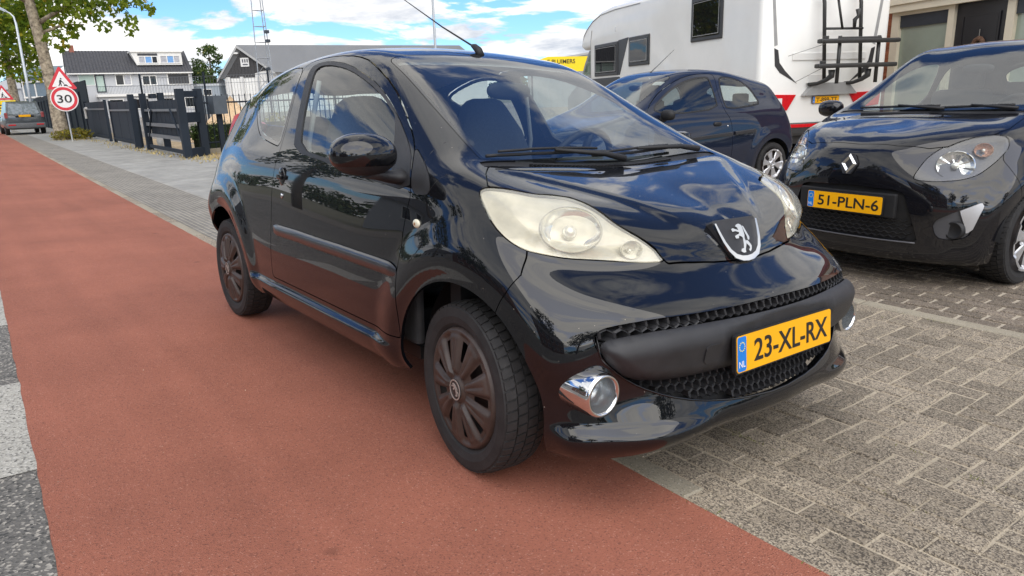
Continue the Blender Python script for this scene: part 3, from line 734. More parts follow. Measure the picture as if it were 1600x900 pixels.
LION = [[(445,265),(465,238),(510,222),(550,235),(575,265),(590,320),(605,380),(600,430),(615,470),(625,520),(600,600),(605,640),(560,650),(515,630),(525,595),(570,580),(575,520),(570,430),(545,410),(500,400),(495,440),(440,445),(425,410),(460,390),(500,375),(510,350),(440,335),(385,350),(365,310),(395,295),(450,310),(500,320),(480,280)],
        [(572,245),(600,258),(645,330),(695,410),(690,452),(662,455),(648,400),(606,330)],
        [(612,470),(655,462),(700,510),(722,540),(716,590),(690,628),(664,604),(688,570),(678,545),(622,505)]]
def lion_polys(s, cx=540, cy=440, shear=.15):
    return [[((X - cx) * s, -(Y + shear * (X - cx) - cy) * s) for X, Y in pl] for pl in LION]

def tyre_mesh(R, rim, w, blocks=54, tread=True):
    """axis along y, centred; outer face at -w/2"""
    h = w / 2
    prof = [(rim, -h*.80), (rim+.012, -h*.93), (rim+(R-rim)*.45, -h), (rim+(R-rim)*.80, -h*.96), (R-.012, -h*.86), (R-.006, -h*.74),
            (R-.005, 0), (R-.006, h*.74), (R-.012, h*.86), (rim+(R-rim)*.80, h*.96), (rim+(R-rim)*.45, h), (rim+.012, h*.93), (rim, h*.80)]
    m = MB(); m.lathe(prof, 72, axis='y')
    if tread:
        for k in range(blocks):
            a = 2 * math.pi * k / blocks
            for j, (y0, y1, sk) in enumerate(((-.90, -.52, .0), (-.46, -.06, .5), (.0, .42, .0), (.48, .88, .5))):
                da = 2 * math.pi / blocks * .39; aa = a + sk * 2 * math.pi / blocks
                V = []
                for rr in (R - .011, R):
                    for yy, off in ((y0, -.25), (y1, .25)):
                        drop = .007 if abs(yy) > .85 else 0
                        for s_ in (-1, 1):
                            t = aa + s_ * da + off * da
                            V.append(((rr - drop) * math.cos(t), yy * h, (rr - drop) * math.sin(t)))
                m.add(V, [(0, 1, 3, 2), (4, 6, 7, 5), (0, 4, 5, 1), (2, 3, 7, 6), (0, 2, 6, 4), (1, 5, 7, 3)])
    return m
def cover_mesh(R, spokes, hole, kind):
    """moulded wheel cover / alloy face: polar sheet with spokes and open windows, facing -y"""
    nr, nt = 34, 240
    r = np.linspace(.004, R, nr); t = np.linspace(0, 2*np.pi, nt + 1)
    Rr, Tt = np.meshgrid(r, t, indexing='ij')
    ph = (Tt * spokes / (2*np.pi)) % 1.0 - .5            # 0 = gap centre
    q = np.abs(ph) * 2                                     # 1 = spoke centre
    k = Rr / R
    if kind == 'cover':
        ridge = sm(.28, .62, q) * sm(.22, .34, k) * (1 - sm(.86, .93, k))
        groove = .35 * (1 - sm(.0, .22, np.abs(q - 1))) * sm(.3, .45, k) * (1 - sm(.75, .86, k))
        hgt = .020 * (1 - k**2) + .013 * ridge - .010 * groove + .010 * sm(.88, .93, k) - .012 * sm(.975, 1, k) + .010 * (1 - sm(.16, .22, k))
    else:
        ridge = sm(.30, .55, q) * sm(.2, .3, k)
        hgt = .004 + .022 * ridge * (1 - .5*k) + .022 * sm(.86, .90, k) + .02 * (1 - sm(.18, .25, k)) - .03 * (1 - sm(.06, .10, k))
    P = np.stack([Rr*np.cos(Tt), -hgt, Rr*np.sin(Tt)], -1)
    N = np.cross(np.gradient(P, axis=0), np.gradient(P, axis=1)); N /= np.linalg.norm(N, axis=-1, keepdims=True) + 1e-12
    if N[5, 5, 1] > 0: N = -N
    n, m = Rr.shape
    I, J = np.meshgrid(np.arange(n-1), np.arange(m-1), indexing='ij'); I, J = I.ravel(), J.ravel()
    F = np.concatenate([np.stack([I*m+J, (I+1)*m+J, (I+1)*m+J+1], 1), np.stack([I*m+J, (I+1)*m+J+1, I*m+J+1], 1)])
    fn = np.cross(P.reshape(-1,3)[F[0,1]]-P.reshape(-1,3)[F[0,0]], P.reshape(-1,3)[F[0,2]]-P.reshape(-1,3)[F[0,0]])
    if fn[1] > 0: F = F[:, ::-1]
    tm = TM(P.reshape(-1, 3), N.reshape(-1, 3), np.stack([Rr.ravel(), q.ravel()], 1), F)
    f = np.maximum(np.abs(tm.T[:, 0] - hole[0]) - hole[1], (tm.T[:, 1] - hole[2]) * .12 * tm.T[:, 0] / R)
    return split(tm, f)[1]
_wcache = {}
def wheel(car, x, side, R, rim, w, yface, key, covermat, spokes=9, hole=(.128, .034, .26), kind='cover', steer=0.0, emblem=None, tyre_tread=True):
    """car > wheel > tyre, cover"""
    if key not in _wcache:
        t = tyre_mesh(R, rim, w, tread=tyre_tread)
        _wcache[key] = [mesh_data('tyre', t.V, t.F, RUBBER)]
        d = MB(); d.lathe([(rim*1.0, -w*.38), (rim*.97, -w*.3), (rim*.93, -.01), (rim*.75, .012), (.05, .0), (.0, .0)], 48, axis='y')
        d.lathe([(rim*1.0, -w*.4), (rim*1.0, w*.4)], 48, axis='y')
        _wcache[key].append(mesh_data('wheel', d.V, d.F, STEEL, smooth=True))
        c = cover_mesh(rim * (1.0 if kind == 'cover' else .99), spokes, hole, kind)
        _wcache[key].append(mesh_data('c', c.V, c.F, covermat, c.N))
    td, dd, cd = _wcache[key]
    o = link(bpy.data.objects.new('wheel', dd), car)
    o.location = (x, side * (yface - w / 2), R)
    o.rotation_euler = (0, random.random() * 6.28, (0 if side < 0 else math.pi) + steer)
    t = link(bpy.data.objects.new('tyre', td), o)
    c = link(bpy.data.objects.new('hubcap' if kind == 'cover' else 'alloy_face', cd), o); c.location = (0, -w * .40, 0)
    if emblem: emblem(o, -w * .40 - .031)
    return o

def number_plate(parent, c, ax, ay, txt, w=.52, h=.11, name='number_plate', spread=(.072, .43)):
    """yellow plate with blue band; ax along the plate, ay up"""
    ax = np.array(ax, float) / np.linalg.norm(ax); ay = np.array(ay, float) / np.linalg.norm(ay); nz = np.cross(ax, ay); c = np.array(c, float)
    def rr(x0, x1, y0, y1, r=.010):
        P = []
        for cx, cy, a0 in ((x1-r, y1-r, 0), (x0+r, y1-r, 90), (x0+r, y0+r, 180), (x1-r, y0+r, 270)):
            for k in range(4):
                a = math.radians(a0 + k * 30); P.append((cx + r*math.cos(a), cy + r*math.sin(a)))
        return P
    m = MB().prism(rr(-w/2-.005, w/2+.005, -h/2-.005, h/2+.005), c, ax, ay, -.012, 0)
    pl = m.build(name, PLASTIC_D, parent)
    MB().prism(rr(-w/2, w/2, -h/2, h/2), c, ax, ay, 0, .002).build('plate_face', PLATE_Y, pl)
    MB().prism(rr(-w/2+.003, -w/2+.045, -h/2+.003, h/2-.003, .007), c, ax, ay, .0021, .0028).build('blue_band', PLATE_B, pl)
    lettering(txt, h*.62, w*spread[1]*1.8, c + ax*(-w/2+spread[0]*w/.52) - ay*h*.31 + nz*.0022, ax, ay, PLATE_K, pl, depth=.0012, bold=.012)
    lettering('NL', h*.17, .030, c + ax*(-w/2+.009) - ay*h*.36 + nz*.003, ax, ay, PLATE_W, pl, depth=.0006)
    st = MB()
    for k in range(12):
        a = k * math.pi / 6; q = c + ax*(-w/2+.024+.013*math.cos(a)) + ay*(h*.2+.013*math.sin(a)) + nz*.0032
        st.obox(q, ax, ay, nz, .0017, .0017, .0004)
    st.build('star_ring', PLATE_W if False else material('plate_stars', (.85, .75, .2), rough=.4, var=.05), pl)
    return pl

def build_peugeot():
    car = empty('parked_car', 'glossy black three-door hatchback in the foreground with plate 23-XL-RX, standing on the red path', 'car')
    car.matrix_world = ROAD
    S = Surf(PEUGEOT_GRID)
    base = body_mesh(S, 24, 10, peugeot_disp)
    ALL = base
    def surf_at(y, z, x0=.2):
        V = ALL.V; k = V[:, 0] > x0
        W = V[k]; d = (W[:, 1]-y)**2 + (W[:, 2]-z)**2; i = np.argsort(d)[:6]; w = 1/(d[i]+1e-7)
        return (W[i]*w[:, None]).sum(0)/w.sum(), (ALL.N[k][i]*w[:, None]).sum(0)/w.sum()
    def side_at(x, z):
        V = ALL.V; k = V[:, 1] > .4
        W = V[k]; d = (W[:, 0]-x)**2 + (W[:, 2]-z)**2; i = np.argsort(d)[:6]; w = 1/(d[i]+1e-7)
        n = (ALL.N[k][i]*w[:, None]).sum(0); return (W[i]*w[:, None]).sum(0)/w.sum(), n/np.linalg.norm(n)
    tm = base
    # wheel openings
    for cx in (0, -2.34):
        tm = split(tm, np.where(tm.V[:, 1] > .45, np.maximum(np.hypot((tm.V[:, 0]-cx), tm.V[:, 2]-.28) - .352, -9), 1.))[1]
    # windscreen, cowl, rear window
    wsp = [(6.22, 8.17), (6.22, 13), (9.0, 13), (9.0, 8.34), (8.8, 8.12), (6.4, 8.08)]
    ws, tm = carve(tm, uvpoly(wsp, .3, .2, 2), .002)
    fin = sdf(ws.T * [.3, .2], chaikin(wsp, 2) * [.3, .2])
    wsg, wsb = split(ws, fin + .022)
    cowl, tm = carve(tm, uvpoly([(5.88, 8.0), (5.88, 13), (6.23, 13), (6.23, 8.0)], .3, .2, 1), .0015)
    rg, tm = carve(tm, uvpoly([(13.75, 6.4), (13.75, 10.0), (17, 10.0), (17, 6.4)], .2, .12, 2), .003)
    # hood: plan outline
    hoodp = [(.4, -.3), (.49, -.3), (.477, .02), (.462, .15), (.447, .23), (.425, .325), (.396, .348), (.37, .382), (.338, .422), (.312, .446), (.263, .46), (.22, .473),
             (.173, .496), (.144, .546), (.125, .598), (.06, .653), (.013, .691), (-.06, .645), (-.108, .60), (-.13, .3), (-.12, -.3)]
    hood, tm = carve(tm, lambda t: np.where((t.V[:, 2] > .6) & (t.T[:, 1] > 5.6) & (t.T[:, 0] < 7), sdf(t.V[:, :2], np.array(hoodp)), 9.), .0022)
    # headlamp: seen square-on to the corner
    k7 = .70711
    hlp3 = [(.001,.712,.91),(.013,.693,.919),(.06,.653,.916),(.125,.598,.902),(.144,.546,.898),(.173,.496,.89),(.22,.473,.874),(.263,.46,.855),(.312,.446,.824),(.338,.422,.803),(.37,.382,.774),(.396,.348,.742),(.422,.322,.708),(.39,.416,.711),(.338,.529,.723),(.292,.615,.731),(.257,.661,.741),(.207,.704,.754),(.154,.725,.778),(.097,.732,.814),(.048,.729,.86),(.014,.722,.892)]
    hl2 = chaikin([((a-b)*k7, c) for a, b, c in hlp3], 1)
    hlf = lambda t: np.where((t.V[:, 0] > -.06) & (t.V[:, 2] > .66) & (t.T[:, 0] > .8), sdf(np.stack([(t.V[:, 0]-t.V[:, 1])*k7, t.V[:, 2]], 1), hl2), 9.)
    hl, tm = carve(tm, hlf, .002)
    # doors and side glass
    doorp = [(-.37,.368),(-.343,.368),(-.340,.395),(-.336,.721),(-.316,.824),(-.30,.874),(-.354,.986),(-.394,1.033),(-.508,1.111),(-.743,1.246),(-.985,1.345),(-1.123,1.374),(-1.3,1.386),(-1.45,1.383),(-1.57,1.372),(-1.61,1.35),(-1.56,1.244),(-1.524,1.1),(-1.525,.973),(-1.555,.89),(-1.573,.776),(-1.575,.595),(-1.597,.40),(-1.595,.367),(-1.56,.366)]
    door, tm = carve(tm, xz(doorp, .3, 1), .0022)
    sealp = [(-1.371,.973),(-1.414,1.092),(-1.479,1.254),(-1.515,1.33),(-1.495,1.358),(-1.353,1.366),(-1.139,1.342),(-.881,1.27),(-.73,1.207),(-.585,1.131),(-.427,1.036),(-.362,.984),(-.309,.880),(-.656,.907),(-.943,.938)]
    seal, door = carve(door, xz(sealp, .3, 1), .001)
    glassp = [(-1.30,.986),(-1.361,1.123),(-1.42,1.273),(-1.448,1.325),(-1.408,1.346),(-1.285,1.343),(-1.102,1.316),(-.893,1.257),(-.749,1.202),(-.641,1.15),(-.593,1.126),(-.536,1.064),(-.474,.978),(-.46,.91),(-.661,.922),(-.951,.955)]
    glass, seal = carve(seal, xz(glassp, .3, 1), .0008)
    qp = [(-1.605,1.345),(-1.737,1.352),(-1.844,1.343),(-2.017,1.306),(-2.16,1.262),(-2.19,1.22),(-2.081,1.157),(-1.941,1.071),(-1.832,1.021),(-1.649,.996),(-1.545,.985),(-1.545,1.1),(-1.575,1.244)]
    qg, tm = carve(tm, xz(qp, .3, 1), .0025)
    trimp = [(-.39,1.03),(-.29,.98),(-.227,.941),(-.194,.901),(-.206,.878),(-.297,.877),(-.345,.975)]
    trim, tm = carve(tm, xz(trimp, .5, 1), .001)
    tailp = [(-2.44,1.13),(-2.50,1.16),(-2.62,1.14),(-2.72,1.05),(-2.78,.95),(-2.78,.80),(-2.66,.80),(-2.59,.88),(-2.54,.98),(-2.48,1.06)]
    tail, tm = carve(tm, lambda t: np.where((t.V[:, 1] > .42) & (t.V[:, 0] < -2.2), sdf(t.V[:, [0, 2]], chaikin(tailp, 2)), 9.), .002)
    # front bumper in front of the wing seam
    seamz = np.array([.0, .2, .52, .595, .64, .691, .75, .80, 1.5]); seamx = np.array([.10, .12, .165, .197, .226, .246, .215, .2, .2])
    bmp, tm = carve(tm, lambda t: np.where((t.T[:, 0] < 6.2) & (t.V[:, 2] < .82), np.interp(t.V[:, 2], seamz, seamx) - t.V[:, 0], 9.), .0018)
    mouth = [(-.3,.59),(.0,.592),(.176,.589),(.367,.586),(.509,.586),(.592,.578),(.640,.565),(.660,.544),(.661,.524),(.644,.479),(.594,.429),(.529,.385),(.455,.352),(.355,.325),(.201,.302),(.0,.290),(-.3,.290)]
    mf = lambda t: sdf(t.V[:, 1:], chaikin(mouth, 1))
    mth, bmp = carve(bmp, mf, .0)
    bmp = split(bmp, np.where(bmp.V[:, 0] > .2, np.hypot(bmp.V[:, 1]-.660, bmp.V[:, 2]-.387) - .057, 1.))[1]      # seat of the fog lamp
    # short seam in the pillar foot and the wing seam
    P = lambda n, t, m, **k: panel(n, t, m, car, **k)
    body = P('body', tm, PAINT, mirror='join')
    P('hood', hood, PAINT, mirror='join', depth=.02)
    bump_o = P('front_bumper', bmp, PAINT, mirror='join', depth=.03)
    P('windscreen', wsg, WINDSCREEN, mirror='join', thick=False)
    P('windscreen_border', wsb, material('ceramic_border', (.008, .009, .011), rough=.08, coat=.5, var=.1), mirror='join', depth=.004)
    P('cowl_panel', cowl.off(-.006), PLASTIC, mirror='join')
    P('rear_window', rg, SIDEGLASS, mirror='join', thick=False)
    for mr in ('swap', None):
        sd = -1 if mr else 1
        d = P('door', door, PAINT, mirror=mr, depth=.02)
        sl = panel('window_seal', seal.off(.001), PLASTIC, d, mirror=mr, depth=.012)
        panel('window_pane', glass.off(-.004), SIDEGLASS, d, mirror=mr, thick=False)
        qf = sdf(qg.V[:, [0, 2]], chaikin(qp, 1)); qi, qb = split(qg, qf + .018)
        panel('rear_side_window', qi, SIDEGLASS, car, mirror=mr, thick=False)
        panel('rear_side_window_border', qb, MATS['ceramic_border'], car, mirror=mr, depth=.01)
        panel('wing_trim', trim.off(.001), PLASTIC, car, mirror=mr, depth=.01)
        tl_d = .028 * sm(0, .05, -sdf(tail.V[:, [0, 2]], chaikin(tailp, 2)))[:, None]
        panel('tail_lamp', TM(tail.V + tail.N*tl_d, tail.N, tail.T, tail.F), LAMP_RED, car, mirror=mr, depth=.03)
        # headlamp: milky lens, cream housing, reflector bowl, indicator bowl
        ld = sm(0, .06, -sdf(np.stack([(hl.V[:, 0]-hl.V[:, 1])*k7, hl.V[:, 2]], 1), hl2))[:, None]
        lens = panel('headlamp', TM(hl.V + hl.N*ld*.012, hl.N, hl.T, hl.F), glass_material('yellowed_lens', (.97, .95, .89), 1.5, (.90, .88, .77), .20, .02), car, mirror=mr, depth=.02)
        inner = TM(hl.V - hl.N*(.010 + .045*ld), hl.N, hl.T, hl.F)
        panel('lamp_housing', inner, material('lamp_housing', (.66, .64, .55), rough=.28, metal=.35, var=.12, vscale=18), lens, mirror=mr, thick=False)
        for (cy, cz, rad, push, nm) in ((.580, .820, .092, -.022, 'reflector'), (.425, .747, .034, -.006, 'indicator_bowl')):
            q, nn = surf_at(cy, cz, .0); q = q + nn*push
            ax_ = .35*np.array([.82, .50, .22]) + .65*nn; ax_ /= np.linalg.norm(ax_)
            e1 = np.cross(ax_, (0, 0, 1)); e1 /= np.linalg.norm(e1); e2 = np.cross(e1, ax_)
            m = MB(); n_ = 40; prof = [(1.0, .004), (1.05, .0), (1.0, -.006), (.86, -.022), (.55, -.038), (.2, -.044), (.001, -.045)]
            V = []; 
            for k in range(n_):
                a = 2*math.pi*k/n_
                for rr_, hh in prof: V.append(q + rad*rr_*(math.cos(a)*e1 + math.sin(a)*e2*.78) + ax_*hh)
            L = len(prof)
            F = [(k*L+i, ((k+1) % n_)*L+i, ((k+1) % n_)*L+i+1, k*L+i+1) for k in range(n_) for i in range(L-1)]
            V = np.array(V) * [1, sd, 1]
            mobj(nm, V, F, material('lamp_reflector', (.80, .80, .76), rough=.12, metal=.9, rough_var=.06, vscale=60), lens, smooth=True)
            b = np.array(q + ax_*-.018) * [1, sd, 1]
            Ve, Fe = ellipsoid(b, rad*.24, rad*.24, rad*.24, 14, 8)
            mobj('bulb', Ve, Fe, material('bulb_glass', (.75, .74, .66), rough=.1, metal=.5, var=.1), lens, smooth=True)
        # rubbing strip on the door
        xs = np.linspace(-.345, -1.545, 40); m = MB(); sec = [(-.027, .0), (-.022, .010), (.0, .014), (.018, .013), (.026, .004), (.027, .0)]
        V = []; F = []
        for i, x in enumerate(xs):
            e = min(1, min(i, len(xs)-1-i) / 1.5)
            q, nn = side_at(x, .607)
            for dz, dn in sec:
                w = q + nn*(dn*e + .0005) + np.array([0, 0, dz*(.55+.45*e)]); V.append((w[0], w[1]*sd, w[2]))
        L = len(sec)
        for i in range(len(xs)-1):
            for j in range(L-1):
                f = (i*L+j, i*L+j+1, (i+1)*L+j+1, (i+1)*L+j); F.append(f if sd > 0 else f[::-1])
        mobj('rubbing_strip', V, F, material('strip_paint', (.020, .021, .025), rough=.3, coat=.4, var=.2, vscale=10), d, smooth=True)
        # round door handle and lock
        q, nn = side_at(-1.452, .853)
        V, F = ellipsoid((0, 0, 0), .036, .010, .046, 26, 12)
        mobj('door_handle', [(q[0]+v[0], (q[1]+v[1]+.0)*sd, q[2]+v[2]) for v in V], F, PAINT, d, smooth=True)
        m = MB(); m.bbox(q[0]-.026, q[1]+.004, q[2]-.010, q[0]+.024, q[1]+.020, q[2]+.012, .006)
        for i, v in enumerate(m.V): m.V[i] = (v[0], v[1]*sd, v[2])
        m.build('handle_grip', PAINT, d, recalc=True)
        q, nn = side_at(-1.440, .768); V, F = ellipsoid((0, 0, 0), .010, .005, .012, 16, 8)
        mobj('door_lock', [(q[0]+v[0], (q[1]+v[1]+.002)*sd, q[2]+v[2]) for v in V], F, CHROME, d, smooth=True)
        q, nn = side_at(-.241, .786); V, F = ellipsoid((0, 0, 0), .021, .008, .015, 20, 10)
        mobj('side_indicator', [(q[0]+v[0], (q[1]+v[1]+.002)*sd, q[2]+v[2]) for v in V], F, material('indicator_lens', (.74, .70, .55), rough=.12, coat=.5, var=.1, vscale=60), car, smooth=True)
        V, F = ellipsoid((0, 0, 0), .007, .008, .007, 10, 8)
        mobj('indicator_bulb', [(q[0]+v[0], (q[1]+v[1]+.004)*sd, q[2]+v[2]) for v in V], F, material('amber', (.35, .16, .04), rough=.3, var=.1), car, smooth=True)
        # door mirror (the one on the far side is folded away flat)
        if sd > 0:
            fm = MB(); fm.bbox(-.62, .775, .93, -.42, .835, 1.06, .03); auto_smooth(fm.build('door_mirror', PAINT, car), 40)
        if sd < 0: build_mirror = True
        else: build_mirror = False
        if build_mirror:
            V, F = ellipsoid((-.385, .905, 1.005), .085, .114, .070, 40, 28, 2.25)
            V = np.array(V); V[:, 0] = np.where(V[:, 0] < -.40, -.40 + (V[:, 0]+.40)*.25, V[:, 0]); V[:, 2] += .02*(V[:, 1]-.905)
            F2 = np.array([(a, b, c) for a, b, c, _ in F] + [(a, c, d_) for a, b, c, d_ in F])
            nn_ = (V - np.array([-.385, .905, 1.005])) / np.array([.085**2, .114**2, .070**2]); nn_ /= np.linalg.norm(nn_, axis=1, keepdims=True)
            mt = TM(V, nn_, V[:, :2], F2)
            lo, up = split(mt, mt.V[:, 2] - (.972 + .0*mt.V[:, 0]))
            mo = panel('door_mirror', up, PAINT, car, mirror='swap' if sd < 0 else None, depth=.004)
            panel('mirror_base', lo.off(-.002), PLASTIC, mo, mirror='swap' if sd < 0 else None, depth=.004)
            m = MB(); m.bbox(-.472, .80, .945, -.470+.004, 1.0, 1.075, .002)
            am = MB(); am.tube([(-.40, .745*sd, .915), (-.40, .79*sd, .92), (-.395, .84*sd, .935), (-.39, .89*sd, .962)], [.055, .042, .033, .04], 14)
            V = np.array(am.V); V[:, 2] = .935 + (V[:, 2]-.935)*.55; am.V = [tuple(v) for v in V]
            am.build('mirror_arm', PLASTIC, mo, smooth=True)
        # fog lamp tube
        c0 = np.array([.446, .660*sd, .387]); fg = MB()
        fg.lathe([(.050, .054), (.053, .061), (.060, .060), (.064, .050), (.065, .02), (.066, -.06), (.055, -.1)], 48, axis='x', c=c0)
        
        fo = fg.build('fog_lamp', CHROME, bump_o, smooth=True, recalc=True)
        fl = MB(); fl.lathe([(.0505, .053), (.048, .03), (.046, .012), (.045, -.012), (.036, -.014), (.034, -.030), (.0, -.034)], 32, axis='x', c=c0)
        fl.build('fog_reflector', material('fog_bowl', (.42, .44, .45), rough=.22, metal=.75, var=.1), fo, smooth=True)
        Ve, Fe = ellipsoid(c0 + np.array([-.022, 0, .0]), .018, .032, .032, 24, 12)
        mobj('fog_lens', Ve, Fe, material('fog_lens', (.60, .63, .64), rough=.1, metal=.35, spec=.6, coat=.6, var=.15, vscale=50), fo, smooth=True)
        # wheel-well liner
        for cx in (0, -2.34):
            ln = MB(); prof = []
            n_ = 28; V = []; F = []
            for k in range(n_ + 1):
                a = math.pi * (.03 + .94 * k / n_)
                for (rr_, yy) in ((.372, .69), (.375, .45), (.20, .44)):
                    V.append((cx + rr_*math.cos(a), yy*sd, .28 + rr_*math.sin(a)))
            for k in range(n_):
                for i in range(2): F.append((k*3+i, k*3+i+1, (k+1)*3+i+1, (k+1)*3+i))
            mobj('wheel_liner', V, F, PLASTIC_D, car, smooth=True)
        # seats
    # bumper bar, grille mesh
    barp = [(-.3,.558),(.0,.558),(.089,.558),(.385,.557),(.553,.551),(.635,.535),(.652,.515),(.632,.47),(.572,.418),(.502,.403),(.393,.398),(.249,.399),(-.3,.40)]
    fb = sdf(mth.V[:, 1:], chaikin(barp, 1)); bar = split(mth, fb)[0]
    bd = sdf(bar.V[:, 1:], chaikin(barp, 1)); t = np.clip(-bd / .045, 0, 1)
    pk = sm(.255, .30, bar.V[:, 1])                                   # the flat seat of the plate
    bulge = .030*np.sqrt(1 - (1-t)**2) + .012*pk*t
    BV = bar.V + bar.N * bulge[:, None]; NB = bar.N.copy()
    BV[:, 0] = np.minimum(BV[:, 0], .6245 + .06*pk)
    bt = TM(BV, NB, bar.T, bar.F)
    fnrm = np.cross(BV[bt.F[:, 1]]-BV[bt.F[:, 0]], BV[bt.F[:, 2]]-BV[bt.F[:, 0]]); acc = np.zeros_like(BV)
    for k in range(3): np.add.at(acc, bt.F[:, k], fnrm)
    acc[np.abs(BV[:, 1]) < 1e-4, 1] = 0
    bt.N = acc / (np.linalg.norm(acc, axis=1, keepdims=True) + 1e-12)
    barobj = panel('bumper_bar', bt, PLASTIC, bump_o, mirror='join', depth=.04)
    # tow-eye cover
    q, nn = surf_at(.335, .482); q = (q + nn*.0425)*[1, -1, 1]; nn = nn*[1, -1, 1]; tx = np.cross((0, 0, 1), nn); tx /= np.linalg.norm(tx); tz = np.cross(nn, tx)
    sq = [(a*.028*(1 if abs(b) < .9 else .82), b*.030*(1 if abs(a) < .9 else .82)) for a, b in ((1, .8), (.8, 1), (-.8, 1), (-1, .8), (-1, -.8), (-.8, -1), (.8, -1), (1, -.8))]
    MB().prism(sq, q, tx, tz, -.02, .0035).build('tow_eye_cover', PLASTIC, bump_o)
    for pts_ in (((-.292, .735, .976), (-.297, .69, 1.012), (-.302, .645, 1.041)), ((-.15, .735, .948), (-.178, .752, .925), (-.20, .77, .89))):
        for sd in (-1, 1):
            q_ = []
            for x_, y_, z_ in pts_:
                c_, n_v = side_at(x_, z_); q_.append((c_ + n_v*-.0005)*[1, sd, 1])
            MB().tube(q_, .0022, 5).build('panel_seam', PLASTIC_D, body)
    panel('grille_backing', mth.off(-.055), PLASTIC_D, bump_o, mirror='join', thick=False)
    def hexes(y0, y1, zr, dx, ok, push):
        m = MB()
        rows = int((zr[1]-zr[0]) / (dx*.866)) + 2
        for r_ in range(rows):
            z = zr[0] + r_*dx*.866
            for k in range(int((y1-y0)/dx)+2):
                y = y0 + (k + .5*(r_ % 2))*dx
                if not ok(abs(y), z): continue
                ring = []
                for s_, dd in ((.60, .0), (.46, .006), (.46, -.030)):
                    for a in range(6):
                        an = math.pi/6 + a*math.pi/3
                        yy, zz_ = y + dx*s_*math.cos(an), z + dx*s_*math.sin(an)
                        c_ = cx_at(abs(yy), zz_); ring.append((c_ + push + dd, yy, zz_))
                F = []
                for i in range(2):
                    for a in range(6): F.append((i*6+a, i*6+(a+1) % 6, (i+1)*6+(a+1) % 6, (i+1)*6+a))
                m.add(ring, F)
        return m
    gy = np.linspace(0, .7, 40); gz = np.linspace(.26, .62, 30)
    GX = np.array([[surf_at(y, z, .3)[0][0] for z in gz] for y in gy])
    def cx_at(y, z):
        i = min(max(y/.7*39, 0), 38.999); j = min(max((z-.26)/.36*29, 0), 28.999); a, b = int(i), int(j); fa, fb_ = i-a, j-b
        return (GX[a, b]*(1-fa)+GX[a+1, b]*fa)*(1-fb_) + (GX[a, b+1]*(1-fa)+GX[a+1, b+1]*fa)*fb_
    mp_ = chaikin(mouth, 1); bp_ = chaikin(barp, 1)
    okf = lambda lo, hi, ins: (lambda y, z: sdf(np.array([[y, z]]), mp_)[0] < ins and sdf(np.array([[y, z]]), bp_)[0] > -.012 and lo < z < hi)
    hexes(-.66, .66, (.545, .59), .034, okf(.5, .7, -.004), -.012).build('upper_grille_mesh', PLASTIC, bump_o, recalc=False)
    hexes(-.62, .62, (.285, .42), .030, okf(.2, .45, -.006), -.020).build('lower_grille_mesh', PLASTIC, bump_o, recalc=False)
    # bright edge round the mouth
    mp2 = [(a, b) for a, b in mp_ if a >= -.001]
    pts = []
    for a, b in [q_ for q_ in mp2 if q_[1] < .56]: pts.append((cx_at(a, b) + .002, a, b))
    full = [(x, -y, z) for x, y, z in pts] ; full = full + [(x, y, z) for x, y, z in pts[::-1]]
    MB().tube(sorted(full, key=lambda w: w[1]), .0035, 6).build('mouth_lip', PAINT, bump_o, smooth=True)
    # plate on the bar
    number_plate(bump_o, (.641, 0, .457), (0, 1, 0), (-.10, 0, 1), '23-XL-RX', spread=(.085, .44))
    # badge
    bn = np.array([.89, 0, .455]); bx = np.array([0, 1, 0.]); by = np.cross(bn, bx); bc = np.array([.438, 0, .742])
    half = [(.104, .072), (.112, .065), (.107, .030), (.099, -.002), (.085, -.034), (.062, -.060), (.030, -.072)]
    shield = half + [(.0, -.075)] + [(-a, b) for a, b in half[::-1]]
    bd_ = MB().prism(shield, bc, bx, by, -.03, .010).build('badge', PLASTIC, car)
    ow = [(.112, .060), (.107, .030), (.099, -.002), (.085, -.034), (.062, -.060), (.030, -.072), (.0, -.075)]
    iw = [(.104, .060), (.096, .028), (.086, -.003), (.071, -.030), (.050, -.048), (.025, -.056), (.0, -.058)]
    for s_ in (-1, 1):
        ur = MB()
        for k in range(len(ow) - 1): ur.prism([(a*s_, b) for a, b in (ow[k], ow[k+1], iw[k+1], iw[k])], bc, bx, by, .008, .017)
        ur.build('badge_rim', CHROME, bd_)
    lm = MB(); s1 = .205/770; s2 = .145/650
    for pl in LION: lm.prism([((X - 545 - .30*(Y - 440))*s1, -(Y + .16*(X - 545) - 440)*s2) for X, Y in pl], bc, bx, by, .009, .016)
    lm.build('lion_emblem', CHROME, bd_)
    # wipers
    wp = lambda y, u: None
    def ws_pt(y, s_, lift):
        """point above the screen: y across, s_ metres up the screen from its foot"""
        u = 6.15 + s_ / .19
        v = np.linspace(8, 11, 40); Pq, Nq = S.ev(np.full(40, u), v); i = np.argmin(np.abs(Pq[:, 1]-abs(y)))
        q = Pq[i] + Nq[i]*lift; return (q[0], math.copysign(q[1], y), q[2])
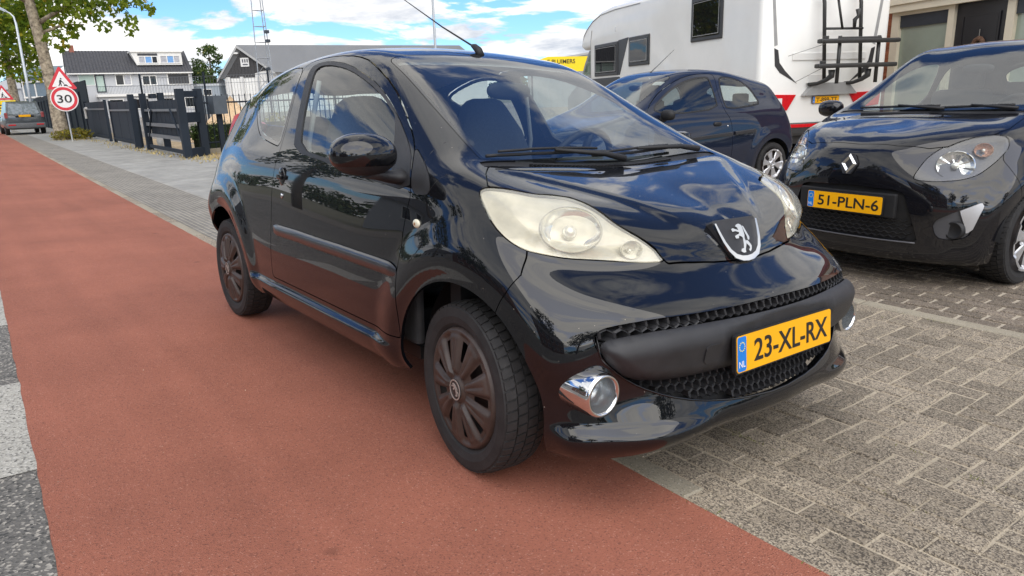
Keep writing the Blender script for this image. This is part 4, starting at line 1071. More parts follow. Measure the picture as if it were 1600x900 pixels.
    for (ya, yb, sa, sb, yp) in ((-.57, -.03, .015, .075, .02), (-.12, .36, .045, .06, .50)):
        arm = MB(); arm.tube([ws_pt(yp, .0, .02), ws_pt(yp*.7+.3*(ya+yb)/2, .02, .035), ws_pt((ya+yb)/2, (sa+sb)/2, .034)], [.013, .010, .006], 8)
        a_ = arm.build('wiper', PLASTIC_D, car, smooth=True)
        bl = MB(); q = [ws_pt(ya + (yb-ya)*k/12, sa + (sb-sa)*math.sin(k/12*1.57), .014) for k in range(13)]
        bl.tube(q, .006, 6); q2 = [ws_pt(ya + (yb-ya)*k/12, sa + (sb-sa)*math.sin(k/12*1.57), .026 + .008*math.sin(math.pi*k/12)) for k in range(1, 12)]
        bl.tube(q2, .005, 6); bl.build('wiper_blade', PLASTIC_D, a_, smooth=True)
    # cowl vent holes
    ch = MB()
    for k in range(44):
        for r_ in range(2):
            y = -.42 + k*.0165 + r_*.008
            q, nn = S.ev(np.array([5.98 + r_*.10]), np.array([8.9])) 
            vs = np.linspace(8, 11, 60); Pq, Nq = S.ev(np.full(60, 5.97 + r_*.10), vs); i = np.argmin(np.abs(Pq[:, 1]-abs(y)))
            c_ = Pq[i]*[1, math.copysign(1, y), 1] + Nq[i]*[1, math.copysign(1, y), 1]*-.0045
            c_[1] = y; ch.obox(c_, (1, 0, .2), (0, 1, 0), Nq[i]*[1, math.copysign(1, y), 1], .008, .0048, .002)
    ch.build('vent_holes', material('void_black', (.002, .002, .002), rough=.9, var=.1), car)
    # antenna
    ab = np.array([-1.01, 0, 1.402])
    an = MB(); an.tube([(-.985, 0, 1.39), (-1.0, 0, 1.418), (-1.03, 0, 1.436), (-1.05, 0, 1.442)], [.020, .018, .014, .008], 10)
    a_ = an.build('aerial', PLASTIC_D, car, smooth=True)
    MB().tube([(-1.045, 0, 1.440), (-1.30, 0, 1.545), (-1.66, 0, 1.71)], [.0045, .0035, .002], 6).build('aerial_rod', PLASTIC_D, a_, smooth=True)
    # wheels
    def emb(o, y):
        m = MB(); m.lathe([(.034, .004), (.034, -.001), (.0, -.001)], 32, axis='y', c=(0, y, 0)); d_ = m.build('emblem', material('emblem_dark', (.02, .018, .018), rough=.4, var=.1), o)
        m = MB(); m.lathe([(.034, -.0015), (.034, -.003), (.030, -.003), (.030, -.0015)], 32, axis='y', c=(0, y, 0))
        for pl in lion_polys(.000105): m.prism(pl, (0, y, 0), (1, 0, 0), (0, 0, 1), .0015, .003)
        m.build('emblem_lion', material('emblem_silver', (.42, .38, .35), rough=.35, metal=.4, var=.1), o)
    for sd in (-1, 1):
        for x in (0, -2.34):
            w_ = wheel(car, x, sd, .28, .200, .158, .792, 'p107', HUBCAP, emblem=emb, steer=math.radians(-5 if x == 0 else 0))
            w_.rotation_euler[1] = -.35 if sd < 0 else .2
    # floor, bulkheads and cabin
    fl = MB(); fl.box(-2.6, -.66, .24, .42, .66, .30); fl.box(-2.0, -.70, .25, -.40, .70, .30); fl.box(-.08, -.45, .3, .34, .45, .66); fl.box(-.10, -.72, .28, -.16, .72, .80)
    fl.build('floor_pan', PLASTIC_D, car)
    db = MB(); db.bbox(-.62, -.70, .66, -.20, .70, .90, .05); db.bbox(-.62, .14, .86, -.30, .56, .955, .03); db.bbox(-.60, -.16, .45, -.35, .16, .88, .03)
    auto_smooth(db.build('dashboard', INTERIOR, car))
    for sd in (-1, 1):
        tp = MB(); tp.bbox(-1.62, .70 if sd > 0 else -.735, .32, -.36, .735 if sd > 0 else -.70, .90, .015); tp.bbox(-2.35, .66 if sd > 0 else -.70, .55, -1.64, .70 if sd > 0 else -.66, .93, .015)
        tp.build('door_trim', INTERIOR, car)
        st = MB(); y0, y1 = .36*sd - .23, .36*sd + .23
        st.bbox(-1.32, y0, .38, -.82, y1, .56, .05)
        sb = MB(); Vb = []; 
        bm = bmesh.new(); bmesh.ops.create_cube(bm, size=1.0); bmesh.ops.subdivide_edges(bm, edges=bm.edges, cuts=4, use_grid_fill=True)
        for v in bm.verts:
            x_, y_, z_ = v.co; wz = .24 - .11*max(0, z_)**1.5*2.0 - .10*max(0, z_-.28)*2
            rnd = math.sqrt(max(.02, 1-(2*y_)**4*.55))
            v.co = (-1.24 - .22*(z_+.5) + x_*.14*rnd, .36*sd + y_*2*wz*(.96 if abs(x_) > .4 else 1), .50 + (z_+.5)*.72 - .04*(2*y_)**2*max(0, z_)*2)
        bm.verts.index_update(); sb.add([v.co[:] for v in bm.verts], [[v.index for v in f.verts] for f in bm.faces]); bm.free()
        so = auto_smooth(st.build('seat', SEATCLOTH, car), 50)
        auto_smooth(sb.build('backrest', SEATCLOTH, so), 60)
    rs = MB(); rs.bbox(-2.12, -.58, .42, -1.68, .58, .60, .05); rs.bbox(-2.26, -.58, .55, -2.10, .58, 1.02, .06)
    for y in (-.33, .33): rs.bbox(-2.27, y-.12, .98, -2.17, y+.12, 1.12, .04)
    auto_smooth(rs.build('rear_bench', SEATCLOTH, car), 50)
    sw = MB(); cs = np.array([-.70, .36, .895]); ax_ = np.array([-.90, 0, .42]); e1 = np.array([0, 1, 0.]); e2 = np.cross(ax_, e1)
    n_ = 40; ring = [cs + .185*(math.cos(2*math.pi*k/n_)*e1 + math.sin(2*math.pi*k/n_)*e2) for k in range(n_ + 1)]
    sw.tube(ring, .016, 10, cap=False)
    for a in (0, math.pi, -math.pi/2): sw.tube([cs, cs + .18*(math.cos(a)*e1 + math.sin(a)*e2)], .018, 8)
    V, F = ellipsoid(cs, .04, .07, .07, 16, 10); sw.add(V, F); sw.tube([cs, cs - ax_*.3], .03, 10)
    sw.build('steering_wheel', PLASTIC_D, car, smooth=True)
    V, F = ellipsoid((-.80, .02, 1.235), .022, .12, .038, 20, 12, 2.6)
    mobj('interior_mirror', V, F, PLASTIC_D, car, smooth=True)
    for sd in (-1, 1):
        sb = MB(); sb.tube([(-1.44, .64*sd, .7), (-1.42, .66*sd, 1.0), (-1.40, .60*sd, 1.28)], .012, 6)
        sb.build('seat_belt', material('belt_grey', (.30, .30, .29), rough=.9, var=.1), car, smooth=True)
    hln = split(ALL, np.where(ALL.T[:, 0] > 8.9, np.where(ALL.T[:, 0] < 13.6, 8.35 - ALL.T[:, 1], 9), 9))[0].off(-.03)
    hln = TM(hln.V, -hln.N, hln.T, hln.F[:, ::-1])
    panel('headlining', hln, material('headlining', (.42, .42, .40), rough=.9, var=.06, vscale=40), car, mirror='join', thick=False)
    return car
PEUGEOT = build_peugeot()

# ------------------------------------------------------------------ other cars
RENAULT_GRID = [
[(0.62,0,0.165),(0.66,0,0.21),(0.665,0,0.33),(0.68,0,0.47),(0.685,0,0.6),(0.675,0,0.72),(0.64,0,0.82),(0.605,0,0.855),(0.57,0,0.878),(0.535,0,0.895),(0.5,0,0.91),(0.46,0,0.922)],
[(0.61,0.22,0.165),(0.65,0.22,0.21),(0.655,0.22,0.33),(0.67,0.22,0.47),(0.672,0.22,0.6),(0.66,0.22,0.72),(0.622,0.22,0.82),(0.58,0.205,0.862),(0.54,0.18,0.89),(0.5,0.13,0.91),(0.46,0.07,0.925),(0.4,0,0.938)],
[(0.57,0.42,0.165),(0.61,0.42,0.21),(0.615,0.42,0.33),(0.625,0.42,0.47),(0.62,0.42,0.59),(0.6,0.41,0.69),(0.55,0.4,0.79),(0.5,0.385,0.86),(0.455,0.34,0.91),(0.42,0.24,0.93),(0.37,0.12,0.943),(0.31,0,0.955)],
[(0.5,0.57,0.165),(0.54,0.575,0.21),(0.545,0.58,0.33),(0.555,0.585,0.47),(0.545,0.58,0.58),(0.515,0.57,0.68),(0.455,0.55,0.78),(0.4,0.53,0.865),(0.35,0.475,0.93),(0.32,0.33,0.955),(0.27,0.16,0.965),(0.21,0,0.972)],
[(0.39,0.675,0.17),(0.42,0.69,0.22),(0.43,0.695,0.34),(0.435,0.7,0.47),(0.42,0.7,0.58),(0.39,0.69,0.68),(0.33,0.67,0.78),(0.28,0.65,0.87),(0.23,0.585,0.945),(0.2,0.41,0.98),(0.16,0.2,0.99),(0.11,0,0.994)],
[(0.27,0.74,0.18),(0.29,0.76,0.25),(0.29,0.775,0.35),(0.28,0.785,0.47),(0.27,0.785,0.6),(0.24,0.77,0.71),(0.18,0.75,0.81),(0.14,0.72,0.89),(0.1,0.65,0.965),(0.07,0.46,1),(0.04,0.23,1.01),(-0.01,0,1.015)],
[(0,0.765,0.19),(0,0.8,0.27),(0,0.815,0.37),(0,0.82,0.48),(0,0.82,0.62),(-0.02,0.8,0.78),(-0.06,0.77,0.92),(-0.12,0.72,1),(-0.176,0.63,1.04),(-0.19,0.46,1.04),(-0.195,0.23,1.04),(-0.2,0,1.04)],
[(-0.36,0.775,0.19),(-0.36,0.805,0.28),(-0.36,0.82,0.39),(-0.36,0.825,0.51),(-0.36,0.82,0.66),(-0.36,0.8,0.82),(-0.34,0.775,0.95),(-0.34,0.71,1.06),(-0.37,0.605,1.13),(-0.375,0.45,1.14),(-0.37,0.22,1.14),(-0.365,0,1.14)],
[(-0.65,0.775,0.19),(-0.65,0.805,0.28),(-0.65,0.82,0.39),(-0.65,0.825,0.51),(-0.65,0.82,0.66),(-0.65,0.8,0.82),(-0.63,0.77,0.965),(-0.63,0.68,1.16),(-0.65,0.57,1.285),(-0.65,0.43,1.3),(-0.645,0.21,1.305),(-0.64,0,1.305)],
[(-0.97,0.775,0.19),(-0.97,0.805,0.28),(-0.97,0.82,0.39),(-0.97,0.825,0.51),(-0.97,0.82,0.66),(-0.97,0.8,0.82),(-0.96,0.765,0.98),(-0.96,0.67,1.22),(-0.96,0.53,1.44),(-0.965,0.4,1.468),(-0.97,0.2,1.48),(-0.97,0,1.482)],
[(-1.35,0.775,0.19),(-1.35,0.805,0.28),(-1.35,0.82,0.39),(-1.35,0.825,0.51),(-1.35,0.82,0.66),(-1.35,0.8,0.82),(-1.35,0.76,0.98),(-1.35,0.68,1.2),(-1.35,0.56,1.45),(-1.35,0.42,1.5),(-1.35,0.21,1.522),(-1.35,0,1.527)],
[(-1.8,0.775,0.19),(-1.8,0.805,0.28),(-1.8,0.82,0.39),(-1.8,0.825,0.51),(-1.8,0.82,0.66),(-1.8,0.8,0.82),(-1.8,0.76,0.98),(-1.8,0.68,1.2),(-1.8,0.56,1.45),(-1.8,0.42,1.5),(-1.8,0.21,1.525),(-1.8,0,1.53)],
[(-2.3,0.775,0.19),(-2.3,0.805,0.28),(-2.3,0.82,0.39),(-2.3,0.825,0.51),(-2.3,0.82,0.66),(-2.3,0.8,0.82),(-2.3,0.76,0.98),(-2.3,0.68,1.2),(-2.3,0.56,1.42),(-2.3,0.42,1.475),(-2.3,0.21,1.5),(-2.3,0,1.505)],
[(-2.57,0.7272,0.2332),(-2.57,0.7676,0.318),(-2.58,0.7878,0.4452),(-2.58,0.7979,0.5936),(-2.57,0.79285,0.7632),(-2.55,0.7575,0.9328),(-2.52,0.707,1.08),(-2.49,0.6464,1.2072),(-2.48,0.5656,1.3344),(-2.49,0.4141,1.3874),(-2.51,0.202,1.4245),(-2.52,0,1.4351)],
[(-2.74,0.606,0.2544),(-2.78,0.6464,0.3392),(-2.81,0.6767,0.4664),(-2.82,0.6969,0.6148),(-2.8,0.6767,0.7844),(-2.75,0.6363,0.954),(-2.71,0.5959,1.1012),(-2.66,0.5555,1.2178),(-2.62,0.4949,1.3026),(-2.63,0.3636,1.3556),(-2.65,0.1818,1.3821),(-2.66,0,1.3927)],
[(-2.8,0,0.265),(-2.84,0,0.3498),(-2.855,0,0.477),(-2.855,0,0.636),(-2.84,0,0.795),(-2.82,0,0.954),(-2.79,0,1.08),(-2.76,0,1.186),(-2.74,0,1.2708),(-2.73,0,1.3132),(-2.715,0,1.345),(-2.7,0,1.3662)]]
KA_GRID = [
[(0.59,0,0.205),(0.64,0,0.26),(0.605,0,0.36),(0.597,0,0.47),(0.618,0,0.565),(0.548,0,0.632),(0.475,0,0.685),(0.462,0,0.71),(0.45,0,0.732),(0.437,0,0.754),(0.42,0,0.776),(0.4,0,0.795)],
[(0.575,0.22,0.205),(0.628,0.22,0.26),(0.592,0.22,0.36),(0.585,0.22,0.47),(0.603,0.22,0.567),(0.532,0.22,0.635),(0.455,0.22,0.69),(0.435,0.2,0.73),(0.415,0.17,0.765),(0.395,0.125,0.79),(0.365,0.065,0.81),(0.335,0,0.82)],
[(0.545,0.42,0.2),(0.595,0.42,0.255),(0.56,0.42,0.36),(0.555,0.42,0.47),(0.563,0.42,0.57),(0.488,0.41,0.64),(0.41,0.39,0.697),(0.38,0.367,0.765),(0.345,0.32,0.808),(0.32,0.23,0.828),(0.29,0.11,0.84),(0.26,0,0.846)],
[(0.48,0.57,0.2),(0.53,0.575,0.255),(0.515,0.58,0.36),(0.512,0.585,0.47),(0.5,0.59,0.575),(0.43,0.565,0.648),(0.34,0.535,0.702),(0.332,0.53,0.775),(0.28,0.46,0.846),(0.24,0.31,0.863),(0.205,0.15,0.87),(0.18,0,0.873)],
[(0.36,0.675,0.2),(0.41,0.69,0.255),(0.42,0.695,0.36),(0.42,0.7,0.47),(0.385,0.695,0.58),(0.32,0.685,0.66),(0.245,0.675,0.73),(0.24,0.652,0.81),(0.19,0.575,0.88),(0.15,0.4,0.893),(0.12,0.2,0.898),(0.09,0,0.9)],
[(0.25,0.735,0.2),(0.28,0.755,0.26),(0.28,0.765,0.36),(0.27,0.775,0.47),(0.24,0.77,0.6),(0.185,0.755,0.7),(0.1,0.735,0.8),(0.075,0.71,0.878),(0.05,0.645,0.921),(0.03,0.46,0.927),(0.01,0.23,0.926),(-0.005,0,0.924)],
[(0,0.76,0.2),(0,0.79,0.27),(0,0.8,0.37),(0,0.805,0.48),(0,0.805,0.62),(-0.031,0.79,0.76),(-0.073,0.755,0.89),(-0.104,0.7,0.955),(-0.136,0.61,0.975),(-0.12,0.45,0.97),(-0.099,0.22,0.957),(-0.084,0,0.95)],
[(-0.293,0.765,0.2),(-0.293,0.795,0.28),(-0.293,0.805,0.39),(-0.293,0.81,0.51),(-0.293,0.805,0.66),(-0.293,0.79,0.8),(-0.282,0.765,0.92),(-0.282,0.7,1),(-0.293,0.59,1.045),(-0.277,0.44,1.05),(-0.256,0.22,1.045),(-0.246,0,1.042)],
[(-0.627,0.765,0.2),(-0.627,0.8,0.28),(-0.627,0.81,0.39),(-0.627,0.815,0.51),(-0.627,0.805,0.66),(-0.627,0.785,0.82),(-0.606,0.757,0.95),(-0.596,0.675,1.11),(-0.606,0.56,1.19),(-0.59,0.42,1.245),(-0.575,0.21,1.245),(-0.564,0,1.245)],
[(-0.993,0.765,0.2),(-0.993,0.8,0.28),(-0.993,0.81,0.39),(-0.993,0.815,0.51),(-0.993,0.805,0.66),(-0.993,0.785,0.83),(-0.972,0.757,0.965),(-0.972,0.672,1.18),(-0.972,0.535,1.37),(-0.977,0.4,1.414),(-0.982,0.2,1.425),(-0.982,0,1.427)],
[(-1.359,0.765,0.2),(-1.359,0.8,0.28),(-1.359,0.81,0.39),(-1.359,0.815,0.51),(-1.359,0.805,0.66),(-1.359,0.785,0.84),(-1.359,0.755,0.975),(-1.359,0.675,1.18),(-1.359,0.56,1.4),(-1.359,0.42,1.456),(-1.359,0.21,1.474),(-1.359,0,1.478)],
[(-1.776,0.765,0.2),(-1.776,0.8,0.28),(-1.776,0.81,0.39),(-1.776,0.815,0.51),(-1.776,0.805,0.66),(-1.776,0.785,0.86),(-1.776,0.75,0.985),(-1.776,0.68,1.16),(-1.776,0.57,1.382),(-1.776,0.42,1.442),(-1.776,0.21,1.46),(-1.776,0,1.465)],
[(-2.195,0.75,0.21),(-2.195,0.785,0.28),(-2.195,0.8,0.4),(-2.195,0.81,0.55),(-2.195,0.805,0.7),(-2.195,0.78,0.88),(-2.195,0.735,1),(-2.195,0.665,1.13),(-2.195,0.575,1.308),(-2.195,0.42,1.372),(-2.195,0.21,1.385),(-2.195,0,1.383)],
[(-2.63,0.72,0.22),(-2.63,0.76,0.3),(-2.641,0.78,0.42),(-2.641,0.79,0.56),(-2.63,0.785,0.72),(-2.609,0.75,0.88),(-2.568,0.7,1),(-2.527,0.64,1.1),(-2.506,0.56,1.25),(-2.507,0.41,1.31),(-2.518,0.2,1.345),(-2.518,0,1.355)],
[(-2.778,0.6,0.24),(-2.82,0.64,0.32),(-2.851,0.67,0.44),(-2.862,0.69,0.58),(-2.841,0.67,0.74),(-2.788,0.63,0.9),(-2.737,0.59,1.02),(-2.674,0.55,1.13),(-2.622,0.49,1.21),(-2.623,0.36,1.26),(-2.634,0.18,1.285),(-2.634,0,1.295)],
[(-2.841,0,0.25),(-2.882,0,0.33),(-2.898,0,0.45),(-2.898,0,0.6),(-2.882,0,0.75),(-2.862,0,0.9),(-2.82,0,1),(-2.779,0,1.1),(-2.748,0,1.18),(-2.727,0,1.22),(-2.702,0,1.25),(-2.676,0,1.27)]]

CLEAR = glass_material('clear_lens', (.97, .98, .98), 1.45, (.6, .62, .63), .015)
ALLOY = material('alloy_silver', (.55, .55, .56), rough=.3, metal=.7, var=.1, vscale=12)
DARKGLASS = glass_material('dark_side_glass', (.26, .33, .35), 1.9, (.1, .14, .2), .03)
BLUEPAINT = material('dark_blue_paint', (.010, .015, .032), rough=.4, spec=.05, coat=.8, coat_rough=.03, rough_var=.05, vscale=4)
NIGHTPAINT = material('black_violet_paint', (.006, .006, .008), rough=.4, spec=.03, coat=1.0, coat_rough=.02, rough_var=.05, vscale=4)
def arch_disp(wb, zc, A=.016):
    def f(P, U, V):
        x, Y, z = P[..., 0], P[..., 1], P[..., 2]; d = 0 * x
        for cx in (0, -wb):
            r = np.hypot(x - cx, z - zc); d = d + A * (1 - sm(.40, .52, r)) * (1 - .5 * (1 - sm(.33, .40, r))) * sm(.5, .66, Y)
        return d + .015 * (1 - sm(.30, .33, z)) * sm(-.32, -.42, x) * (1 - sm(-1.9, -2.0, x))
    return f
def cabin(car, wb, zoff, light=False):
    fl = MB(); fl.box(-2.75, -.66, .22, .42, .66, .30); fl.box(-.08, -.5, .3, .36, .5, .66); fl.box(-.12, -.72, .28, -.2, .72, .86)
    fl.build('floor_pan', PLASTIC_D, car)
    db = MB(); db.bbox(-.66, -.70, .66, -.24, .70, .93 + zoff, .05); auto_smooth(db.build('dashboard', INTERIOR, car))
    for sd in (-1, 1):
        y0 = .36 * sd
        st = MB(); st.bbox(-1.36, y0-.23, .38, -.84, y0+.23, .58, .05); so = auto_smooth(st.build('seat', SEATCLOTH, car), 50)
        b = MB(); b.bbox(-1.46, y0-.22, .55, -1.30, y0+.22, 1.12 + zoff, .06); auto_smooth(b.build('backrest', SEATCLOTH, so), 50)
        b = MB(); b.bbox(-1.50, y0-.12, 1.12 + zoff, -1.40, y0+.12, 1.30 + zoff, .04); auto_smooth(b.build('headrest', SEATCLOTH, so), 50)
        tp = MB(); tp.bbox(-2.4, .70 if sd > 0 else -.735, .32, -.40, .735 if sd > 0 else -.70, .90, .015); tp.build('door_trim', INTERIOR, car)
    rs = MB(); rs.bbox(-2.35, -.58, .5, -2.2, .58, 1.05 + zoff, .06)
    for y in (-.33, .33): rs.bbox(-2.36, y-.11, 1.0 + zoff, -2.27, y+.11, 1.16 + zoff, .03)
    auto_smooth(rs.build('rear_bench', SEATCLOTH, car), 50)
    sw = MB(); cs = np.array([-.76, .36, .92 + zoff]); e1 = np.array([0, 1, 0.]); e2 = np.array([.42, 0, .90])
    sw.tube([cs + .18*(math.cos(2*math.pi*k/32)*e1 + math.sin(2*math.pi*k/32)*e2) for k in range(33)], .015, 8, cap=False)
    for a in (0, math.pi, -1.57): sw.tube([cs, cs + .18*(math.cos(a)*e1 + math.sin(a)*e2)], .016, 8)
    sw.build('steering_wheel', PLASTIC_D, car, smooth=True)
    V, F = ellipsoid((-.82, .0, 1.27 + zoff), .02, .11, .034, 16, 10, 2.6); mobj('interior_mirror', V, F, PLASTIC_D, car, smooth=True)
def liners(car, wb, zc):
    for sd in (-1, 1):
        for cx in (0, -wb):
            V = []; F = []; n_ = 24
            for k in range(n_ + 1):
                a = math.pi * (.02 + .96 * k / n_)
                for rr_, yy in ((.345, .79), (.35, .45), (.18, .44)): V.append((cx + rr_*math.cos(a), yy*sd, zc + rr_*math.sin(a)))
            for k in range(n_):
                for i in range(2): F.append((k*3+i, k*3+i+1, (k+1)*3+i+1, (k+1)*3+i))
            mobj('wheel_liner', V, F, PLASTIC_D, car, smooth=True)
def side_mirror(car, c, sd, mat, rx=.07, ry=.10, rz=.065):
    V, F = ellipsoid((c[0], c[1]*sd, c[2]), rx, ry, rz, 28, 18, 2.5); V = np.array(V)
    V[:, 0] = np.where(V[:, 0] < c[0]-.02, c[0]-.02 + (V[:, 0]-c[0]+.02)*.3, V[:, 0])
    o = mobj('door_mirror', V, F, mat, car, smooth=True)
    am = MB(); am.tube([(c[0]-.01, (c[1]-.16)*sd, c[2]-.06), (c[0], (c[1]-.05)*sd, c[2]-.045)], [.04, .03], 10); am.build('mirror_arm', PLASTIC_D, o, smooth=True)
    return o

def build_renault():
    car = empty('parked_car', 'black hatchback nosing in from the right with a diamond badge and plate 51-PLN-6', 'car', (-.479, 3.29, 0), 4.624)
    S = Surf(RENAULT_GRID); ALL = tm = body_mesh(S, 16, 8, arch_disp(2.367, .29)); WB = 2.367
    for cx in (0, -WB):
        tm = split(tm, np.where(tm.V[:, 1] > .45, np.hypot(tm.V[:, 0]-cx, tm.V[:, 2]-.29) - .335, 1.))[1]
    wsp = [(6.13, 8.15), (6.13, 13), (8.95, 13), (8.95, 8.3), (8.75, 8.1), (6.3, 8.08)]
    ws, tm = carve(tm, uvpoly(wsp, .3, .2, 2), .003)
    wg, wb_ = split(ws, sdf(ws.T*[.3, .2], chaikin(wsp, 2)*[.3, .2]) + .02)
    cowl, tm = carve(tm, uvpoly([(5.85, 8.0), (5.85, 13), (6.14, 13), (6.14, 8.0)], .3, .2, 1), .0015)
    rg, tm = carve(tm, uvpoly([(13.75, 6.4), (13.75, 10.0), (17, 10.0), (17, 6.4)], .2, .12, 2), .003)
    hp = [(.59, -.3), (.585, .0), (.565, .237), (.50, .40), (.44, .478), (.326, .555), (.229, .63), (.12, .66), (-.12, .645), (-.165, .3), (-.165, -.3)]
    hood, tm = carve(tm, lambda t: np.where((t.V[:, 2] > .7) & (t.T[:, 1] > 5.5) & (t.T[:, 0] < 6.5), sdf(t.V[:, :2], np.array(hp)), 9.), .002)
    k7 = .70711
    hl3 = [(.619,.382,.674),(.600,.388,.717),(.536,.411,.802),(.444,.463,.869),(.326,.548,.914),(.229,.624,.929),(.178,.683,.915),(.204,.712,.858),(.288,.699,.788),(.403,.661,.709),(.479,.609,.679),(.572,.489,.665)]
    hl2 = chaikin([((a-b)*k7, c) for a, b, c in hl3], 2)
    hlf = lambda t: np.where((t.V[:, 0] > .05) & (t.V[:, 2] > .6) & (t.T[:, 0] > .9), sdf(np.stack([(t.V[:, 0]-t.V[:, 1])*k7, t.V[:, 2]], 1), hl2), 9.)
    hl, tm = carve(tm, hlf, .002)
    grp = [(-.3,.625),(0,.622),(.30,.610),(.348,.594),(.36,.573),(.407,.44),(.446,.306),(.30,.296),(0,.291),(-.3,.291)]
    gr, tm = carve(tm, lambda t: np.where((t.V[:, 0] > .3), sdf(t.V[:, 1:], np.array(grp)), 9.), .0)
    fgp = [(.511,.427),(.629,.505),(.723,.562),(.69,.40),(.67,.342),(.611,.319),(.535,.332)]
    fg, tm = carve(tm, lambda t: np.where((t.V[:, 0] > .2), sdf(t.V[:, 1:], chaikin(fgp, 1)), 9.), .001)
    win = [(-.52,1.00),(-.75,1.19),(-1.0,1.33),(-1.3,1.38),(-1.5,1.37),(-1.52,1.02)]
    sg, tm = carve(tm, xz(win, .4, 2), .003)
    win2 = [(-1.60,1.02),(-1.60,1.36),(-1.9,1.36),(-2.2,1.28),(-2.3,1.08)]
    sg2, tm = carve(tm, xz(win2, .4, 2), .003)
    seamx = np.interp(np.array([0.]), [0, 1], [.2, .2])
    bm_, tm = carve(tm, lambda t: np.where(t.T[:, 0] < 6, np.interp(t.V[:, 2], [0, .5, .62, .78, .95, 1.2], [.1, .17, .22, .27, .2, .2]) - t.V[:, 0], 9.), .0018)
    body = panel('body', tm, NIGHTPAINT, car, mirror='join')
    bo = panel('front_bumper', bm_, NIGHTPAINT, car, mirror='join', depth=.03)
    panel('hood', hood, NIGHTPAINT, car, mirror='join', depth=.02)
    panel('windscreen', wg, WINDSCREEN, car, mirror='join', thick=False)
    panel('windscreen_border', wb_, MATS['ceramic_border'], car, mirror='join', depth=.004)
    panel('cowl_panel', cowl.off(-.006), PLASTIC, car, mirror='join')
    panel('rear_window', rg, SIDEGLASS, car, mirror='join', thick=False)
    panel('grille', gr.off(-.03), PLASTIC_D, bo, mirror='join', thick=False)
    gm = MB()                                                     # honeycomb below the plate
    for r_ in range(5):
        for k in range(-8, 9):
            y = (k + .5*(r_ % 2))*.05; z = .315 + r_*.026
            if abs(y) > .40 - (z-.3)*.25: continue
            for s_ in (-1, 1):
                gm.obox((.655 - .35*max(0, abs(y)-.1)**1.6 - .012, y + s_*.0125, z), (1, 0, 0), (0, 1, .52*s_), (0, -.52*s_, 1), .012, .015, .002)
    gm.build('grille_mesh', PLASTIC, bo)
    sp = MB(); sp.bbox(.655, -.33, .438, .688, .33, .585, .008); sp.build('plate_panel', PLASTIC_D, bo)
    number_plate(bo, (.703, 0, .508), (0, 1, 0), (-.02, 0, 1), '51-PLN-6', spread=(.078, .45))
    ch = MB(); ch.tube([(S.ev(np.array([u]), np.array([1.72]))[0][0]*[1, s_, 1] + [.004, 0, 0]) for s_, us in ((-1, np.linspace(2.1, 0, 12)), (1, np.linspace(.2, 2.1, 11))) for u in us], .005, 6)
    ch.build('lower_trim', material('grey_trim', (.10, .10, .11), rough=.3, var=.1), bo, smooth=True)
    for mr in ('swap', None):
        sd = -1 if mr else 1
        panel('side_window', sg, SIDEGLASS, car, mirror=mr, thick=False)
        panel('rear_side_window', sg2, SIDEGLASS, car, mirror=mr, thick=False)
        lens = panel('headlamp', hl.off(.003), CLEAR, car, mirror=mr, depth=.015)
        ld = sm(0, .05, -sdf(np.stack([(hl.V[:, 0]-hl.V[:, 1])*k7, hl.V[:, 2]], 1), hl2))[:, None]
        panel('lamp_housing', TM(hl.V - hl.N*(.004 + .045*ld), hl.N, hl.T, hl.F), material('lamp_dark_housing', (.07, .07, .075), rough=.25, metal=.3, var=.2), lens, mirror=mr, thick=False)
        for c, rad, nm, mt in (((.470, .548, .762), .098, 'reflector', MATS['lamp_reflector']), ((.326, .628, .846), .048, 'indicator_bowl', material('amber_bowl', (.55, .34, .24), rough=.15, metal=.4, var=.2, vscale=50))):
            ax_ = np.array([.80, .42, .25]); ax_ /= np.linalg.norm(ax_); e1 = np.cross(ax_, (0, 0, 1)); e1 /= np.linalg.norm(e1); e2 = np.cross(e1, ax_); q = np.array(c) - ax_*.024
            V = []; prof = [(1.0, .006), (1.06, .0), (.98, -.004), (.8, -.016), (.5, -.026), (.15, -.03), (.001, -.03)]; n_ = 36; L = len(prof)
            for k in range(n_):
                a = 2*math.pi*k/n_
                for r_, hh in prof: V.append((q + rad*r_*(math.cos(a)*e1 + math.sin(a)*e2*.85) + ax_*(hh + .002*((k % 4) - 1.5)*r_)) * [1, sd, 1])
            F = [(k*L+i, ((k+1) % n_)*L+i, ((k+1) % n_)*L+i+1, k*L+i+1) for k in range(n_) for i in range(L-1)]
            mobj(nm, V, F, mt, lens)
            Ve, Fe = ellipsoid((q - ax_*.008)*[1, sd, 1], rad*.22, rad*.22, rad*.22, 12, 8); mobj('bulb', Ve, Fe, MATS['bulb_glass'], lens, smooth=True)
        pk = panel('fog_pocket', fg.off(-.012), material('grey_pocket', (.06, .06, .065), rough=.45, var=.15), bo, mirror=mr, depth=.01)
        tri = split(fg, sdf(fg.V[:, 1:], np.array([(.628,.50),(.723,.562),(.69,.395),(.66,.36),(.655,.40)])))[0]
        panel('silver_insert', tri.off(.003), material('silver_trim', (.5, .5, .51), rough=.3, metal=.5, var=.05), bo, mirror=mr, depth=.015)
        m = MB(); m.lathe([(.0, .0), (.040, .0), (.046, .006), (.052, .004), (.055, -.03)], 28, axis='x', c=(.53, .612*sd, .382)); m.build('fog_lamp', PLASTIC_D, bo, smooth=True, recalc=True)
        side_mirror(car, (-.43, .895, 1.055), sd, NIGHTPAINT)
        for x in (0, -WB):
            w_ = wheel(car, x, sd, .29, .205, .165, .80, 'twingo', ALLOY, spokes=6, hole=(.125, .052, .42), kind='alloy')
            w_.rotation_euler[1] = .3
